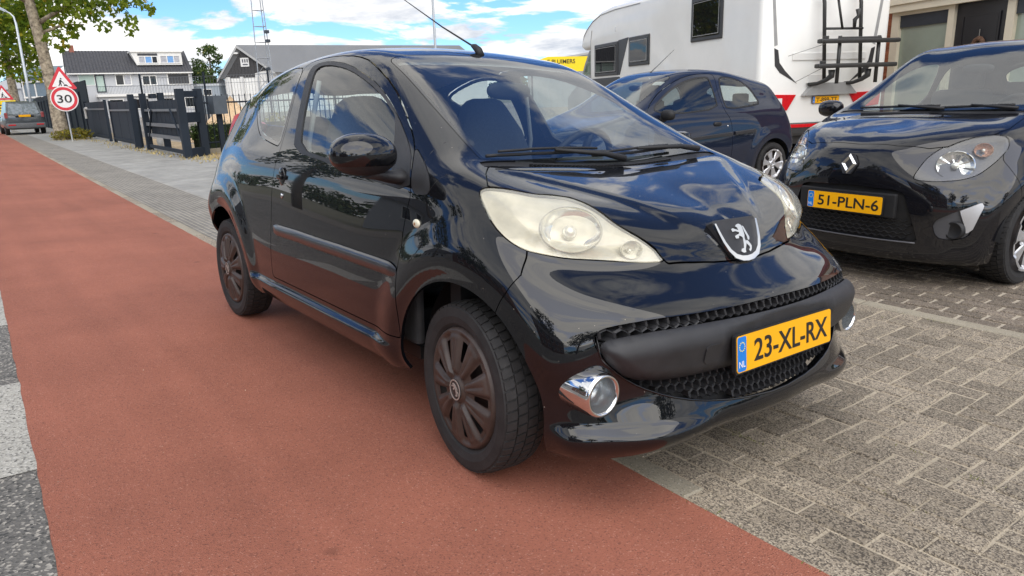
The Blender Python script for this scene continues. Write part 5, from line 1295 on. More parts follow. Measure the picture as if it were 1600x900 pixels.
    for ya, yb, yp in ((-.50, .05, .10), (.0, .52, .56)):
        def pt(y, s_, lift):
            v = np.linspace(8, 11, 40); Pq, Nq = S.ev(np.full(40, 6.05 + s_/.2), v); i = np.argmin(np.abs(Pq[:, 1]-abs(y))); q = Pq[i]+Nq[i]*lift; return (q[0], math.copysign(q[1], y), q[2])
        a = MB(); a.tube([pt(yp, .0, .02), pt((ya+yb)/2, .04, .03)], [.012, .007], 8); ao = a.build('wiper', PLASTIC_D, car, smooth=True)
        b = MB(); b.tube([pt(ya+(yb-ya)*k/10, .02+.04*math.sin(k/10*1.57), .016) for k in range(11)], .009, 6); b.build('wiper_blade', PLASTIC_D, ao, smooth=True)
    # diamond badge
    m = MB(); c = np.array([.677, 0, .752]); ay = np.array([-.22, 0, .975]); ax_ = np.array([0, 1, 0.])
    out = [(0, .064), (.026, .064), (.056, .012), (.056, -.008), (.026, -.064), (-.026, -.064), (-.056, -.008), (-.056, .012), (-.026, .064)]
    bd = MB().prism(out, c, ax_, ay, -.01, .006).build('badge', material('badge_backing', (.05, .05, .055), rough=.3, metal=.5, var=.1), car)  # dark backing plate behind the diamond
    n_ = 4; o4 = [(.0, .064), (.054, .0), (.0, -.064), (-.054, .0)]; i4 = [(.0, .030), (.024, .0), (.0, -.030), (-.024, .0)]
    V = []; nz = np.cross(ax_, ay)
    for (p_, d_) in ((o4, .006), ([((a+b)/2*1.02, (e+f)/2*1.02) for (a, e), (b, f) in zip(o4, i4)], .019), (i4, .007)):
        V += [c + ax_*a + ay*b + nz*d_ for a, b in p_]
    F = [(i*4+k, i*4+(k+1) % 4, (i+1)*4+(k+1) % 4, (i+1)*4+k) for i in range(2) for k in range(4)]
    mobj('diamond_emblem', V, [f[::-1] for f in F], material('brushed_chrome', (.55, .57, .60), rough=.18, metal=1.0, rough_var=.06), bd)
    cabin(car, WB, .05); liners(car, WB, .29)
    return car
build_renault()

def build_ka():
    car = empty('parked_car', 'small dark blue three-door car parked between the black cars and the motorhome', 'car', (-4.61, 4.10, 0), math.radians(262.2))
    S = Surf(KA_GRID); ALL = tm = body_mesh(S, 14, 8, arch_disp(2.446, .275, .02)); WB = 2.446
    for cx in (0, -WB):
        tm = split(tm, np.where(tm.V[:, 1] > .45, np.hypot(tm.V[:, 0]-cx, tm.V[:, 2]-.275) - .325, 1.))[1]
    wsp = [(6.2, 8.15), (6.2, 13), (8.95, 13), (8.95, 8.3), (8.75, 8.1), (6.35, 8.08)]
    ws, tm = carve(tm, uvpoly(wsp, .3, .2, 2), .003)
    rg, tm = carve(tm, uvpoly([(13.75, 6.4), (13.75, 10.0), (17, 10.0), (17, 6.4)], .2, .12, 2), .003)
    dp = [(-.36,.33),(-.37,.9),(-.42,1.04),(-.72,1.235),(-1.0,1.355),(-1.25,1.405),(-1.5,1.412),(-1.57,1.39),(-1.545,1.2),(-1.585,.985),(-1.68,.86),(-1.70,.65),(-1.67,.33)]
    door, tm = carve(tm, xz(dp, .3, 1), .003)
    gp = [(-.50,1.0),(-.52,1.06),(-.755,1.205),(-1.02,1.32),(-1.27,1.372),(-1.45,1.378),(-1.475,1.35),(-1.49,1.197),(-1.505,.99),(-.76,.958)]
    gl, door = carve(door, xz(gp, .3, 1), .001)
    qp = [(-1.63,1.365),(-1.80,1.37),(-2.0,1.32),(-2.15,1.223),(-2.25,1.07),(-2.22,1.015),(-1.63,.978),(-1.60,1.09),(-1.60,1.26)]
    qg, tm = carve(tm, xz(qp, .3, 1), .002)
    panel('body', tm, BLUEPAINT, car, mirror='join')
    panel('windscreen', ws, WINDSCREEN, car, mirror='join', thick=False)
    panel('rear_window', rg, SIDEGLASS, car, mirror='join', thick=False)
    for mr in ('swap', None):
        sd = -1 if mr else 1
        d = panel('door', door, BLUEPAINT, car, mirror=mr, depth=.02)
        gi, gb = split(gl, sdf(gl.V[:, [0, 2]], chaikin(gp, 1)) + .016)
        panel('window_pane', gi.off(-.003), DARKGLASS, d, mirror=mr, thick=False); panel('window_seal', gb.off(.001), PLASTIC_D, d, mirror=mr, depth=.008)
        qi, qb = split(qg, sdf(qg.V[:, [0, 2]], chaikin(qp, 1)) + .018)
        panel('rear_side_window', qi, SIDEGLASS, car, mirror=mr, thick=False); panel('rear_side_window_seal', qb, PLASTIC_D, car, mirror=mr, depth=.008)
        for x0, x1, par in ((-.38, -1.68, d), (-1.72, -2.08, car)):
            m = MB(); m.bbox(x1, .805, .655, x0, .832, .70, .008); m.V = [(v[0], v[1]*sd, v[2] - (v[0]+1.2)*.045) for v in m.V]
            m.build('rubbing_strip', material('strip_paint', (.02, .021, .025)), par, recalc=True)
        V, F = ellipsoid((-1.449, .788, .822), .062, .022, .026, 20, 12, 3); mobj('door_handle', [(v[0], v[1]*sd, v[2]) for v in V], F, PLASTIC_D, d, smooth=True)
        V, F = ellipsoid((-1.62, .793, .79), .010, .008, .012, 12, 8); mobj('door_lock', [(v[0], v[1]*sd, v[2]) for v in V], F, CHROME, car, smooth=True)
        side_mirror(car, (-.58, .88, .965), sd, PLASTIC_D, .06, .10, .06)
        for x in (0, -WB):
            w_ = wheel(car, x, sd, .275, .190, .165, .79, 'ka', ALLOY, spokes=6, hole=(.118, .046, .40), kind='alloy')
            w_.rotation_euler[1] = .2
    cabin(car, WB, .0); liners(car, WB, .275)
    an = MB(); an.tube([(-1.0, 0, 1.40), (-1.1, 0, 1.47), (-1.45, 0, 1.72)], [.01, .005, .002], 6); an.build('aerial', PLASTIC_D, car, smooth=True)
build_ka()

# ------------------------------------------------------------------ motorhome
def build_motorhome():
    MW = material('motorhome_white', (.80, .79, .74), rough=.32, coat=.3, var=.03, vscale=2.0)
    MG = material('motorhome_grey', (.32, .32, .31), rough=.4, var=.08)
    MD = material('motorhome_dark', (.035, .035, .036), rough=.4, var=.1)
    WG = glass_material('tinted_acrylic', (.10, .10, .10), 1.5, (.02, .02, .022), .5)
    car = empty('motorhome', 'large white motorhome with a folded bike rack on its rear wall', 'motorhome', (-5.37, 8.82, 0), math.radians(157))
    prof = [(0, .42), (0, 2.82), (.06, 2.98), (.2, 3.08), (4.3, 3.14), (6.3, 3.19), (6.9, 3.15), (7.5, 3.02), (7.9, 2.86), (8.15, 2.68), (8.3, 2.45), (8.27, 2.36), (8.1, 2.30), (7.66, 2.33), (7.62, .42)]
    m = MB().prism(prof, (0, 0, 0), (1, 0, 0), (0, 0, 1), .0, 2.5)
    bm = bmesh.new(); vs = [bm.verts.new(v) for v in m.V]
    for f in m.F: bm.faces.new([vs[i] for i in f])
    bmesh.ops.recalc_face_normals(bm, faces=bm.faces)
    ed = [e for e in bm.edges if abs(e.verts[0].co.y - e.verts[1].co.y) < 1e-4 and max(v.co.z for v in e.verts) > .43]
    bmesh.ops.bevel(bm, geom=ed, offset=.09, segments=5, profile=.5, affect='EDGES')
    bm.verts.index_update(); V = [v.co[:] for v in bm.verts]; F = [[v.index for v in f.verts] for f in bm.faces]; bm.free()
    if max(v[1] for v in V) > .1: V = [(x, y - 2.5, z) for x, y, z in V]
    body = auto_smooth(mobj('body', V, F, MW, car), 40)
    # cab
    cp = [(7.60, .42), (7.60, 2.30), (8.0, 2.28), (8.35, 1.95), (8.75, 1.45), (9.4, 1.25), (9.75, 1.05), (9.8, .42)]
    cm = MB().prism(cp, (0, 0, 0), (1, 0, 0), (0, 0, 1), .12, 2.38); cm.V = [(x, -abs(y), z) for x, y, z in cm.V]
    cab = cm.build('cab', material('cab_silver', (.25, .26, .27), rough=.3, metal=.3, coat=.5, var=.05), car, recalc=True)
    MB().prism([(7.68, 1.66), (7.68, 2.18), (7.95, 2.18), (8.45, 1.70), (8.45, 1.66)], (0, -.115, 0), (1, 0, 0), (0, 0, 1), 0, .006).build('cab_window', glass_material('cab_glass', (.75, .85, .72), 1.5, (.3, .35, .2), .15), cab, recalc=True)
    # side windows: frame and pane
    for x0, x1, z0, z1 in ((1.155, 2.27, 2.08, 2.86), (4.08, 5.15, 1.765, 2.40), (5.79, 7.27, 1.60, 2.37)):
        fr = MB(); fr.bbox(x0, -.02, z0, x1, .028, z1, .02); fo = fr.build('window', MD, car)
        b = MB(); b.bbox(x0+.07, .02, z0+.07, x1-.07, .036, z1-.07, .012); b.build('pane', WG, fo)
        MB().tube([(x0+.10, .037, z0+.10), (x1-.10, .037, z0+.10), (x1-.10, .037, z1-.10), (x0+.10, .037, z1-.10), (x0+.10, .037, z0+.10)], .006, 6).build('pane_bead', MG, fo)
    MB().prism([(5.20, 2.41), (5.78, 2.385), (5.78, 1.60), (5.68, 1.60)], (0, 0, 0), (1, 0, 0), (0, 0, 1), -.008, .004).build('dark_panel', MD, car, recalc=True)
    MB().prism([(5.65, 1.50), (5.70, 1.56), (7.6, 1.55), (7.6, 1.30), (6.4, 1.28)], (0, 0, 0), (1, 0, 0), (0, 0, 1), -.008, .005).build('dark_panel', MD, car, recalc=True)
    MB().tube([(7.58, .004, .5), (7.58, .004, 2.5), (7.5, .004, 2.75)], .008, 6).build('cab_joint', MG, car)
    MB().tube([(8.24, -.02, 2.45), (8.06, .006, 2.66), (7.83, .006, 2.80), (7.45, .006, 2.95), (6.9, .006, 3.06), (6.0, .006, 3.09), (4.6, .006, 3.07)], .009, 6).build('roof_groove', MG, car)
    b = MB(); b.bbox(5.9, -.01, 2.60, 5.99, .012, 2.70, .01); b.build('side_lamp', material('lamp_white', (.7, .7, .68), rough=.2, var=.05), car)
    # skirt, bumper and wheels
    sk = MB(); sk.bbox(.05, -2.45, .26, 7.55, -.05, .45, .02); sk.build('skirt', MD, car)
    bu = MB(); bu.bbox(-.10, -2.45, .40, .05, -.06, .62, .05); bu.build('rear_bumper', MD, car)
    for y0, y1 in ((-1.30, -.55), (-2.35, -1.6)):
        b = MB(); b.bbox(-.112, y0, .545, -.09, y1, .60, .006); b.build('reflector_strip', LAMP_RED, car)
    for x in (1.9, 8.7):
        for y, sd in ((-.12, 1), (-2.38, -1)):
            w_ = wheel(car, x, sd, .34, .21, .2, .1, 'moto', MG, spokes=8, hole=(.14, .03, .3), kind='cover', tyre_tread=False); w_.location.y = y - .1*sd
    # rear wall: lamps, plate, stripes, shelf
    for s_ in (0, 1):
        fx = (lambda y: y) if not s_ else (lambda y: -2.5 - y)
        tp = [(fx(y), z) for y, z in ((-.10, 1.10), (-.72, 1.08), (-.56, .83), (-.12, .87))]
        t = MB().prism(tp, (0, 0, 0), (0, 1, 0), (0, 0, 1), -.035, .03).build('tail_lamp', LAMP_RED, car, recalc=True)
        b = MB(); y0 = fx(-.40); b.box(-.045, y0-.05, .93, -.036, y0+.05, 1.03); b.build('reversing_lamp', material('lamp_white', (.7, .7, .68)), t)
        sp = [(fx(y), z) for y, z in ((-.17, 2.75), (-.22, 2.75), (-.33, 1.88), (-.27, 1.86))]
        MB().prism(sp, (0, 0, 0), (0, 1, 0), (0, 0, 1), -.004, .0).build('grey_stripe', MG, car, recalc=True)
        sp = [(fx(y), z) for y, z in ((-.27, 1.83), (-.345, 1.80), (-.385, 1.60), (-.50, 1.47), (-.74, 1.26), (-.40, 1.44), (-.30, 1.55))]
        MB().prism(sp, (0, 0, 0), (0, 1, 0), (0, 0, 1), -.005, .0).build('dark_stripe', MD, car, recalc=True)
    sh = MB().prism([(-.83, 1.06), (-1.0, 1.24), (-.92, 1.26), (-1.62, 1.26), (-1.70, 1.24), (-1.87, 1.07)], (0, 0, 0), (0, 1, 0), (0, 0, 1), -.10, .0)
    sh.build('plate_hood', MG, car, recalc=True)
    for z in (1.52, 1.91):
        b = MB(); b.bbox(-.02, -1.55, z-.32, .0, -.95, z-.12, .01) if z < 1.6 else b.bbox(-.02, -2.05, z-.28, .0, -.62, z-.16, .01); b.build('rear_ledge', MW, car)
    number_plate(car, (-.030, -1.31, .985), (0, -1, 0), (0, 0, 1), 'T-898-TT', spread=(.072, .44))
    # bike rack
    RK = material('rack_black', (.045, .045, .043), rough=.45, metal=.3, var=.15, vscale=8)
    r = MB()
    X = -.30
    r.tube([(-.06, -1.02, 3.0), (X+.15, -1.05, 2.5), (X+.12, -1.13, 1.28)], .030, 8); r.tube([(-.06, -1.74, 3.0), (X+.15, -1.75, 2.5), (X+.12, -1.83, 1.28)], .030, 8)
    ro = r.build('bike_rack', RK, car, smooth=True)
    c = MB(); c.tube([(X+.12, -1.08, 2.11), (X+.12, -1.80, 2.11)], .020, 8); c.tube([(X+.1, -1.25, 2.62), (X+.1, -1.39, 2.10)], .020, 8); c.tube([(X+.08, -1.60, 2.12), (X+.06, -1.58, 2.24), (X+.05, -1.64, 2.30), (X+.04, -1.61, 2.40)], [.025, .035, .03, .04], 8)
    c.tube([(X+.05, -1.12, 2.66), (X+.05, -1.25, 2.60), (X+.05, -1.36, 2.66)], [.03, .04, .02], 8); c.build('cross_tube', RK, ro, smooth=True)
    for z, y0, y1 in ((1.90, -.78, -2.30), (1.52, -.76, -2.28)):
        c = MB(); c.bbox(X-.20, y1, z-.035, X-.08, y0, z+.035, .025); c.bbox(X-.17, y0-.16, z+.03, X-.11, y0-.08, z+.08, .01); c.build('wheel_rail', RK, ro)
    for y in (-1.20, -1.95):
        c = MB(); c.tube([(X-.10, y, 1.98), (X-.10, y, 1.24)], .030, 8); c.build('upright', RK, ro, smooth=True)
    c = MB(); c.bbox(X-.16, -1.96, 1.87, X-.06, -1.18, 1.965, .02); c.build('cross_bar', RK, ro)
    for y in (-1.13, -1.83):
        c = MB(); c.tube([(X-.05, y, 1.46), (X-.05, y+.0, 1.36), (X, y+.06, 1.30), (X+.12, y+.13, 1.25), (X+.25, y+.2, 1.24)], [.055, .05, .035, .03, .03], 8); c.build('support_arm', RK, ro, smooth=True)
    for (a, b_) in (((X-.14, -.90, 1.86), (-.06, -.50, 1.70)), ((X-.14, -.88, 1.49), (-.05, -.66, 1.28))):
        MB().tube([a, b_], .006, 6).build('strap', material('strap_grey', (.35, .35, .33), rough=.8, var=.1), ro)
build_motorhome()

# ------------------------------------------------------------------ grey people carrier far down the street
def build_mpv():
    car = empty('parked_car', 'distant dark grey people carrier seen from behind, half on the pavement beyond the tree', 'car', (-46.2, 1.62, 0), math.radians(181))
    G = material('grey_paint', (.075, .085, .092), rough=.3, metal=.3, coat=.7, var=.1)
    # rear end towards the camera: cross-sections from back (x=-2.2) to front
    secs = [(-2.22, .74, .36, .98, .50), (-2.20, .86, .30, 1.02, .60), (-2.05, .90, .27, 1.08, .66), (-1.0, .91, .25, 1.06, .70), (.6, .91, .25, 1.0, .66), (1.6, .88, .27, .92, .5), (2.15, .70, .35, .75, .4)]
    V = []; F = []; n = 16
    for x, hw, z0, z1, _ in secs:
        for k in range(n):
            a = 2*math.pi*k/n + math.pi/n; c, s = math.cos(a), math.sin(a); g = lambda w: math.copysign(abs(w)**.35, w)
            V.append((x, hw*g(c), (z0+z1)/2 + (z1-z0)/2*g(s)))
    for i in range(len(secs)-1):
        for k in range(n): F.append((i*n+k, i*n+(k+1) % n, (i+1)*n+(k+1) % n, (i+1)*n+k))
    F += [tuple(range(n))[::-1], tuple((len(secs)-1)*n+k for k in range(n))]
    auto_smooth(mobj('body', V, F, G, car), 40)
    gh = MB()
    top = [(-2.12, .80, 1.0), (-1.90, .68, 1.64), (-1.6, .66, 1.70), (.1, .66, 1.68), (1.1, .78, 1.0)]
    V = [(x, s*w, z) for x, w, z in top for s in (-1, 1)]
    F = [(i*2, i*2+1, i*2+3, i*2+2) for i in range(4)] + [(0, 2, 4, 6, 8), (1, 9, 7, 5, 3)]
    mobj('roof', V, F, G, car)
    MB().prism([(-.66, 1.07), (.66, 1.07), (.57, 1.56), (-.57, 1.56)], (-2.12, 0, 0), (0, 1, 0), (.34, 0, .0), 0, 0)
    rw = [(-2.113, -.68, 1.05), (-2.113, .68, 1.05), (-1.935, .58, 1.57), (-1.935, -.58, 1.57)]
    mobj('rear_window', [(x-.012, y, z) for x, y, z in rw] + [(x, y, z) for x, y, z in rw], [(0, 3, 2, 1), (4, 5, 6, 7), (0, 1, 5, 4), (2, 3, 7, 6), (1, 2, 6, 5), (0, 4, 7, 3)], glass_material('mpv_glass', (.4, .45, .45), 1.6, (.35, .40, .42), .5), car)
    bp = MB(); bp.bbox(-2.32, -.86, .34, -2.1, .86, .60, .05); auto_smooth(bp.build('rear_bumper', material('grey_plastic', (.12, .125, .13), rough=.5, var=.1), car), 40)
    for s in (-1, 1):
        b = MB(); b.bbox(-2.26, s*.80-.07, .86, -2.12, s*.80+.07, 1.14, .03); b.build('tail_lamp', material('tail_smoked', (.30, .07, .07), rough=.15, coat=.6, var=.2), car)
        b = MB(); b.bbox(-2.33, s*.62-.16, .48, -2.30, s*.62+.16, .54, .01); b.build('reflector_strip', LAMP_RED, car)
        V, F = ellipsoid((.55, s*1.02, 1.10), .08, .12, .09, 14, 10); mobj('door_mirror', V, F, PLASTIC_D, car, smooth=True)
        for x in (-1.35, 1.35): wheel(car, x, s, .32, .2, .2, .90, 'mpv', STEEL, tyre_tread=False)
    lp = MB(); lp.bbox(-2.30, -.40, .90, -2.2, .40, .985, .02); lp.build('plate_recess', PLASTIC_D, car)
    b = MB(); b.bbox(-2.312, -.26, .905, -2.30, .26, .975+.04, .01); b.build('number_plate', PLATE_Y, car)
build_mpv()

# ------------------------------------------------------------------ buildings
WHITEWALL = material('white_render', (.47, .475, .48), rough=.85, var=.05, vscale=1.2)
WHITEPAINT = material('white_frame', (.78, .76, .71), rough=.5, var=.04)
CREAM = material('cream_frame', (.74, .66, .50), rough=.5, var=.05, vscale=3)
DARKTILE = material('dark_tile', (.050, .050, .054), rough=.7, var=.2, vscale=3)
ANTHRA = material('anthracite', (.030, .038, .048), rough=.45, var=.12, vscale=5)
PANE = glass_material('house_glass', (.12, .14, .15), 1.6, (.03, .035, .04), .6)
BLINDG = material('frosted_green', (.42, .52, .45), rough=.25, var=.08, vscale=1.5)
class Frame:
    """local frame for flat-fronted buildings: u along the front (to the right), n out of it, z up"""
    def __init__(s, o, u):
        s.o = np.array([o[0], o[1], 0.]); s.u = np.array([u[0], u[1], 0.]) / np.hypot(*u); s.n = np.array([s.u[1], -s.u[0], 0.])
    def box(s, m, u0, u1, n0, n1, z0, z1):
        V = [s.o + s.u*a + s.n*b + np.array([0, 0, c]) for c in (z0, z1) for b in (n0, n1) for a in (u0, u1)]
        V = [v for v in V]
        return m.add(V, [(0, 1, 3, 2), (4, 6, 7, 5), (0, 4, 5, 1), (2, 3, 7, 6), (0, 2, 6, 4), (1, 5, 7, 3)])
    def obj(s, name, mat, parent, *boxes):
        m = MB()
        for b in boxes: s.box(m, *b)
        return m.build(name, mat, parent, recalc=True)
    def poly(s, name, mat, parent, pts, F):
        return mobj(name, [s.o + s.u*a + s.n*b + np.array([0, 0, c]) for a, b, c in pts], F, mat, parent)
    def window(s, parent, u0, u1, z0, z1, fm, gm, n=.0, bars=(), fw=.06, dep=.05):
        f = s.obj('window', fm, parent, (u0, u1, n, n+dep, z0, z0+fw), (u0, u1, n, n+dep, z1-fw, z1), (u0, u0+fw, n+.001, n+dep-.001, z0+fw, z1-fw), (u1-fw, u1, n+.001, n+dep-.001, z0+fw, z1-fw), *[(b-fw/2, b+fw/2, n+.002, n+dep-.002, z0+fw, z1-fw) for b in bars])
        xs = [u0+fw] + list(bars) + [u1-fw]
        for i in range(len(xs)-1):
            g = gm[i % len(gm)] if isinstance(gm, (list, tuple)) else gm
            s.obj('pane', g, f, (xs[i]+.005, xs[i+1]-.005, n+.012, n+.022, z0+fw, z1-fw))
        return f

def build_shop():
    fr = Frame((-4.87, 12.5), (.9205, -.3907))          # u to the right along the front, n towards the street
    th = empty('brick_house', 'red brick house with cream window frames and a black door behind the motorhome', 'building', (-4.87, 12.5, 0))
    th.location = (0, 0, 0)
    BR = brick_sheet('red_brick', (.33, .105, .050), (.42, .15, .075), (.45, .38, .30), 4.4, .5, .16, 0, .03, .18)
    wall = fr.obj('wall', material('brick_core', (.34, .12, .06), rough=.9, var=.2), th, (-9.0, -.215, -.30, -.012, 0, 3.3), (-.215, 6.0, -.30, -.012, 2.68, 3.3), (-.215, 6.0, -.30, -.28, 0, 2.68), (3.6, 6.0, -.28, -.012, 0, 2.68))
    # bricks of the visible pier, one by one
    BM = speckled_brick('pier_brick', (.36, .115, .050), (.22, .065, .03), (.46, .20, .11), .25)
    V0 = [(-.105, -.012, -.028), (.105, -.012, -.028), (.105, .0, -.028), (-.105, .0, -.028), (-.105, -.012, .028), (.105, -.012, .028), (.105, .0, .028), (-.105, .0, .028)]
    me = mesh_data('brick', [tuple(fr.u*a + fr.n*b + np.array([0, 0, c])) for a, b, c in V0], [(0, 1, 2, 3)[::-1], (4, 5, 6, 7), (0, 1, 5, 4), (2, 3, 7, 6), (1, 2, 6, 5), (0, 4, 7, 3)], BM)
    hv = [(-.0505 if a < 0 else .0505, b, c) for a, b, c in V0]
    mh = mesh_data('brick', [tuple(fr.u*a + fr.n*b + np.array([0, 0, c])) for a, b, c in hv], [(0, 1, 2, 3)[::-1], (4, 5, 6, 7), (0, 1, 5, 4), (2, 3, 7, 6), (1, 2, 6, 5), (0, 4, 7, 3)], BM)
    for r_ in range(46):
        z = .05 + r_*.066
        for k in range(3):
            u = -.325 - k*.222 + (.0 if r_ % 2 else .111)
            o = bpy.data.objects.new('brick', me if not (k == 0 and r_ % 2 == 0) else mh); COLL.objects.link(o); o.parent = wall
            o.location = tuple(fr.o + fr.u*(u if not (k == 0 and r_ % 2 == 0) else -.269) + np.array([0, 0, z]))
    fr.obj('fascia', CREAM, th, (-.21, 6.0, -.01, .10, 2.47, 2.95))
    fr.obj('fascia_board', CREAM, th, (-.21, 6.0, .10, .14, 2.60, 2.95))
    fo = fr.obj('shop_front', CREAM, th, (-.21, -.03, -.16, .0, .0, 2.47), (1.07, 1.20, -.16, .0, .0, 2.47), (2.20, 2.34, -.16, .0, .0, 2.47), (3.45, 3.6, -.16, .0, .0, 2.47), (-.03, 1.07, -.16, -.002, .0, .55), (2.34, 3.45, -.16, -.002, .0, .55), (-.03, 1.07, -.16, -.002, 2.41, 2.47), (2.34, 3.45, -.16, -.002, 2.41, 2.47))
    for a, b in ((-.03, 1.07), (2.34, 3.45)):
        p = fr.obj('shop_window', material('shop_glass', (.30, .35, .28), rough=.06, spec=.7, coat=.6, var=.12, vscale=.9), th, (a, b, -.09, -.07, .55, 2.20))
        fr.obj('roller_box', ANTHRA, p, (a, b, -.12, -.03, 2.20, 2.41))
    d = fr.obj('door', material('black_door', (.014, .014, .017), rough=.35, var=.1), th, (1.20, 2.20, -.13, -.06, .0, 2.47))
    for z0, z1 in ((.25, 1.0), (1.15, 2.25)):
        fr.obj('door_panel', MATS['black_door'], d, (1.38, 2.02, -.06, -.045, z0, z1))
        fr.obj('panel_moulding', MATS['black_door'], d, (1.34, 2.06, -.06, -.04, z1, z1+.03), (1.34, 2.06, -.06, -.04, z0-.03, z0), (1.34, 1.37, -.06, -.04, z0, z1), (2.03, 2.06, -.06, -.04, z0, z1))
    rf = fr.obj('roof', material('bitumen', (.07, .07, .07), rough=.9, var=.2), th, (-9.1, 6.1, -8.2, -.02, 3.3, 3.42))
    fr.obj('roof_fascia', material('red_fascia', (.33, .05, .035), rough=.5, var=.1), rf, (-9.15, 6.15, -.02, .06, 3.22, 3.47))
    fr.obj('gable', MATS['red_brick'], th, (-9.0, -8.7, -8, -.31, 0, 3.3), (5.7, 6.0, -8, -.31, 0, 3.3))
    # wreath on the door
    w = MB(); c = fr.o + fr.u*1.72 + fr.n*-.03 + np.array([0, 0, 1.79]); n_ = 36
    ring = [c + .09*(math.cos(2*math.pi*k/n_)*fr.u + math.sin(2*math.pi*k/n_)*np.array([0, 0, 1])) for k in range(n_+1)]
    w.tube(ring, [.034 + .010*random.random() for _ in ring], 8, cap=False)
    wo = w.build('wreath', material('twigs', (.14, .075, .045), rough=.9, var=.5, vscale=60), None); tag(wo, 'brown twig wreath hanging on the black door above the car roof', 'wreath')
    MB().tube([c + np.array([0, 0, .10]), c + np.array([0, 0, .24])], .005, 5).build('hanger', material('wire', (.3, .28, .25), rough=.5, var=.1), wo)
build_shop()

def build_white_house():
    fr = Frame((-94.247, 10.423), (.105, .994))         # front faces the street corner
    th = empty('house', 'light grey rendered house with dark tiled roof and wide white dormer', 'building')
    W = 12.85; E = 5.22; R_ = 7.66; D = 8.0
    wall = fr.poly('wall', WHITEWALL, th, [(0, 0, 0), (W, 0, 0), (W, 0, E), (0, 0, E), (0, -D, 0), (W, -D, 0), (W, -D, E), (0, -D, E), (0, -D/2, R_-.1), (W, -D/2, R_-.1)], [(0, 1, 2, 3), (1, 5, 6, 9, 2), (4, 0, 3, 8, 7), (5, 4, 7, 6)])
    rf = fr.poly('roof', DARKTILE, th, [(-.1, .45, E-.20), (W+.1, .45, E-.20), (W+.1, -D/2, R_), (-.1, -D/2, R_), (-.1, -D-.45, E-.2), (W+.1, -D-.45, E-.2), (-.1, .45, E-.36), (W+.1, .45, E-.36), (W+.1, -D/2, R_-.18), (-.1, -D/2, R_-.18)], [(0, 1, 2, 3), (3, 2, 5, 4), (6, 7, 1, 0), (1, 7, 8, 2), (6, 0, 3, 9)])
    for k in range(40):                                            # courses of tiles running up the slope
        u = -.05 + k*(W+.1)/39
        fr.poly('tile_rib', DARKTILE, rf, [(u-.05, .46, E-.195), (u+.05, .46, E-.195), (u+.05, -D/2, R_+.005), (u-.05, -D/2, R_+.005), (u, .46, E-.14), (u, -D/2, R_+.06)], [(0, 4, 5, 3), (4, 1, 2, 5), (0, 1, 4)])
    fr.obj('chimney', material('chimney_brick', (.27, .10, .07), rough=.9, var=.2), rf, (.65, 1.15, -D/2-.3, -D/2+.3, R_-.3, R_+.6))
    fr.obj('gutter', WHITEPAINT, th, (-.1, W+.1, .46, .56, E-.34, E-.22))
    m = material('grey_rafter', (.35, .35, .36), rough=.7, var=.1)
    for k in range(15): fr.obj('rafter_end', m, th, (.3+k*.85, .42+k*.85, .06, .45, E-.42, E-.32))
    u0, u1, z0, z1 = 7.14, 12.1, 5.87, 7.31
    d = fr.obj('dormer', WHITEPAINT, th, (u0, u1, -3.4, -.60, z0, z1))
    fr.obj('dormer_roof', WHITEPAINT, d, (u0-.55, u1+.15, -3.6, -.42, z1, z1+.16))
    fr.poly('dormer_cheek', WHITEPAINT, d, [(u0-.001, -.6, z0), (u0-.5, -.6, z1), (u0, -.6, z1), (u0-.001, -2.6, z1), (u0-.5, -2.6, z1)], [(0, 2, 1), (0, 1, 4, 3)])
    BLUEG = material('painted_sky_pane', (.16, .34, .62), rough=.12, coat=.6, var=.1); GREYG = material('grey_curtain', (.40, .40, .42), rough=.4, coat=.5, var=.2)  # sky reflection painted in as an opaque blue pane colour
    fr.window(th, 7.36, 9.46, 6.03, 6.9, WHITEPAINT, [GREYG, BLUEG, PANE], n=-.605, bars=(8.09, 8.82), fw=.10, dep=.07)
    fr.obj('dormer_blind', DARKTILE, d, (7.36, 9.46, -.60, -.55, 6.91, 7.17))
    fr.window(th, 9.67, 11.9, 6.03, 6.97, WHITEPAINT, [GREYG, BLUEG, GREYG], n=-.605, bars=(10.45, 11.19), fw=.10, dep=.07)
    fr.obj('blind_box', WHITEPAINT, th, (.86, 3.5, .0, .12, 4.89, 5.1))
    fr.window(th, .92, 2.55, 3.67, 4.89, WHITEPAINT, BLINDG, bars=())
    fr.window(th, 2.57, 3.54, 2.88, 4.83, ANTHRA, BLINDG, fw=.12, dep=.08)
    fr.window(th, 4.6, 6.28, 3.6, 4.85, WHITEPAINT, [PANE, GREYG], bars=(5.48,), fw=.10)
    fr.window(th, 7.36, 8.98, 3.54, 4.71, WHITEPAINT, [PANE, PANE], bars=(8.2,), fw=.12)
    fr.window(th, 10.06, 12.6, 3.52, 4.93, WHITEPAINT, material('dark_shutter', (.05, .05, .052), rough=.6, var=.08), fw=.14)
    # porch and extension on the ground floor
    e = fr.obj('extension', WHITEWALL, th, (2.6, 12.6, .0, 3.0, 0, 2.35)); fr.obj('extension_roof', WHITEPAINT, e, (2.4, 12.8, .0, 3.3, 2.35, 2.62))
    for u in (3.4, 6.0, 8.6, 11.2): fr.window(th, u, u+1.5, .9, 2.1, WHITEPAINT, PANE, n=3.0, fw=.1)
    r = MB()
    for u in np.linspace(2.5, 12.7, 70): r.tube([fr.o + fr.u*u + fr.n*3.2 + np.array([0, 0, 2.62]), fr.o + fr.u*u + fr.n*3.2 + np.array([0, 0, 3.45])], .012, 4)
    r.tube([fr.o + fr.u*2.5 + fr.n*3.2 + np.array([0, 0, 3.45]), fr.o + fr.u*12.7 + fr.n*3.2 + np.array([0, 0, 3.45])], .025, 4)
    r.build('balcony_railing', ANTHRA, th)
build_white_house()

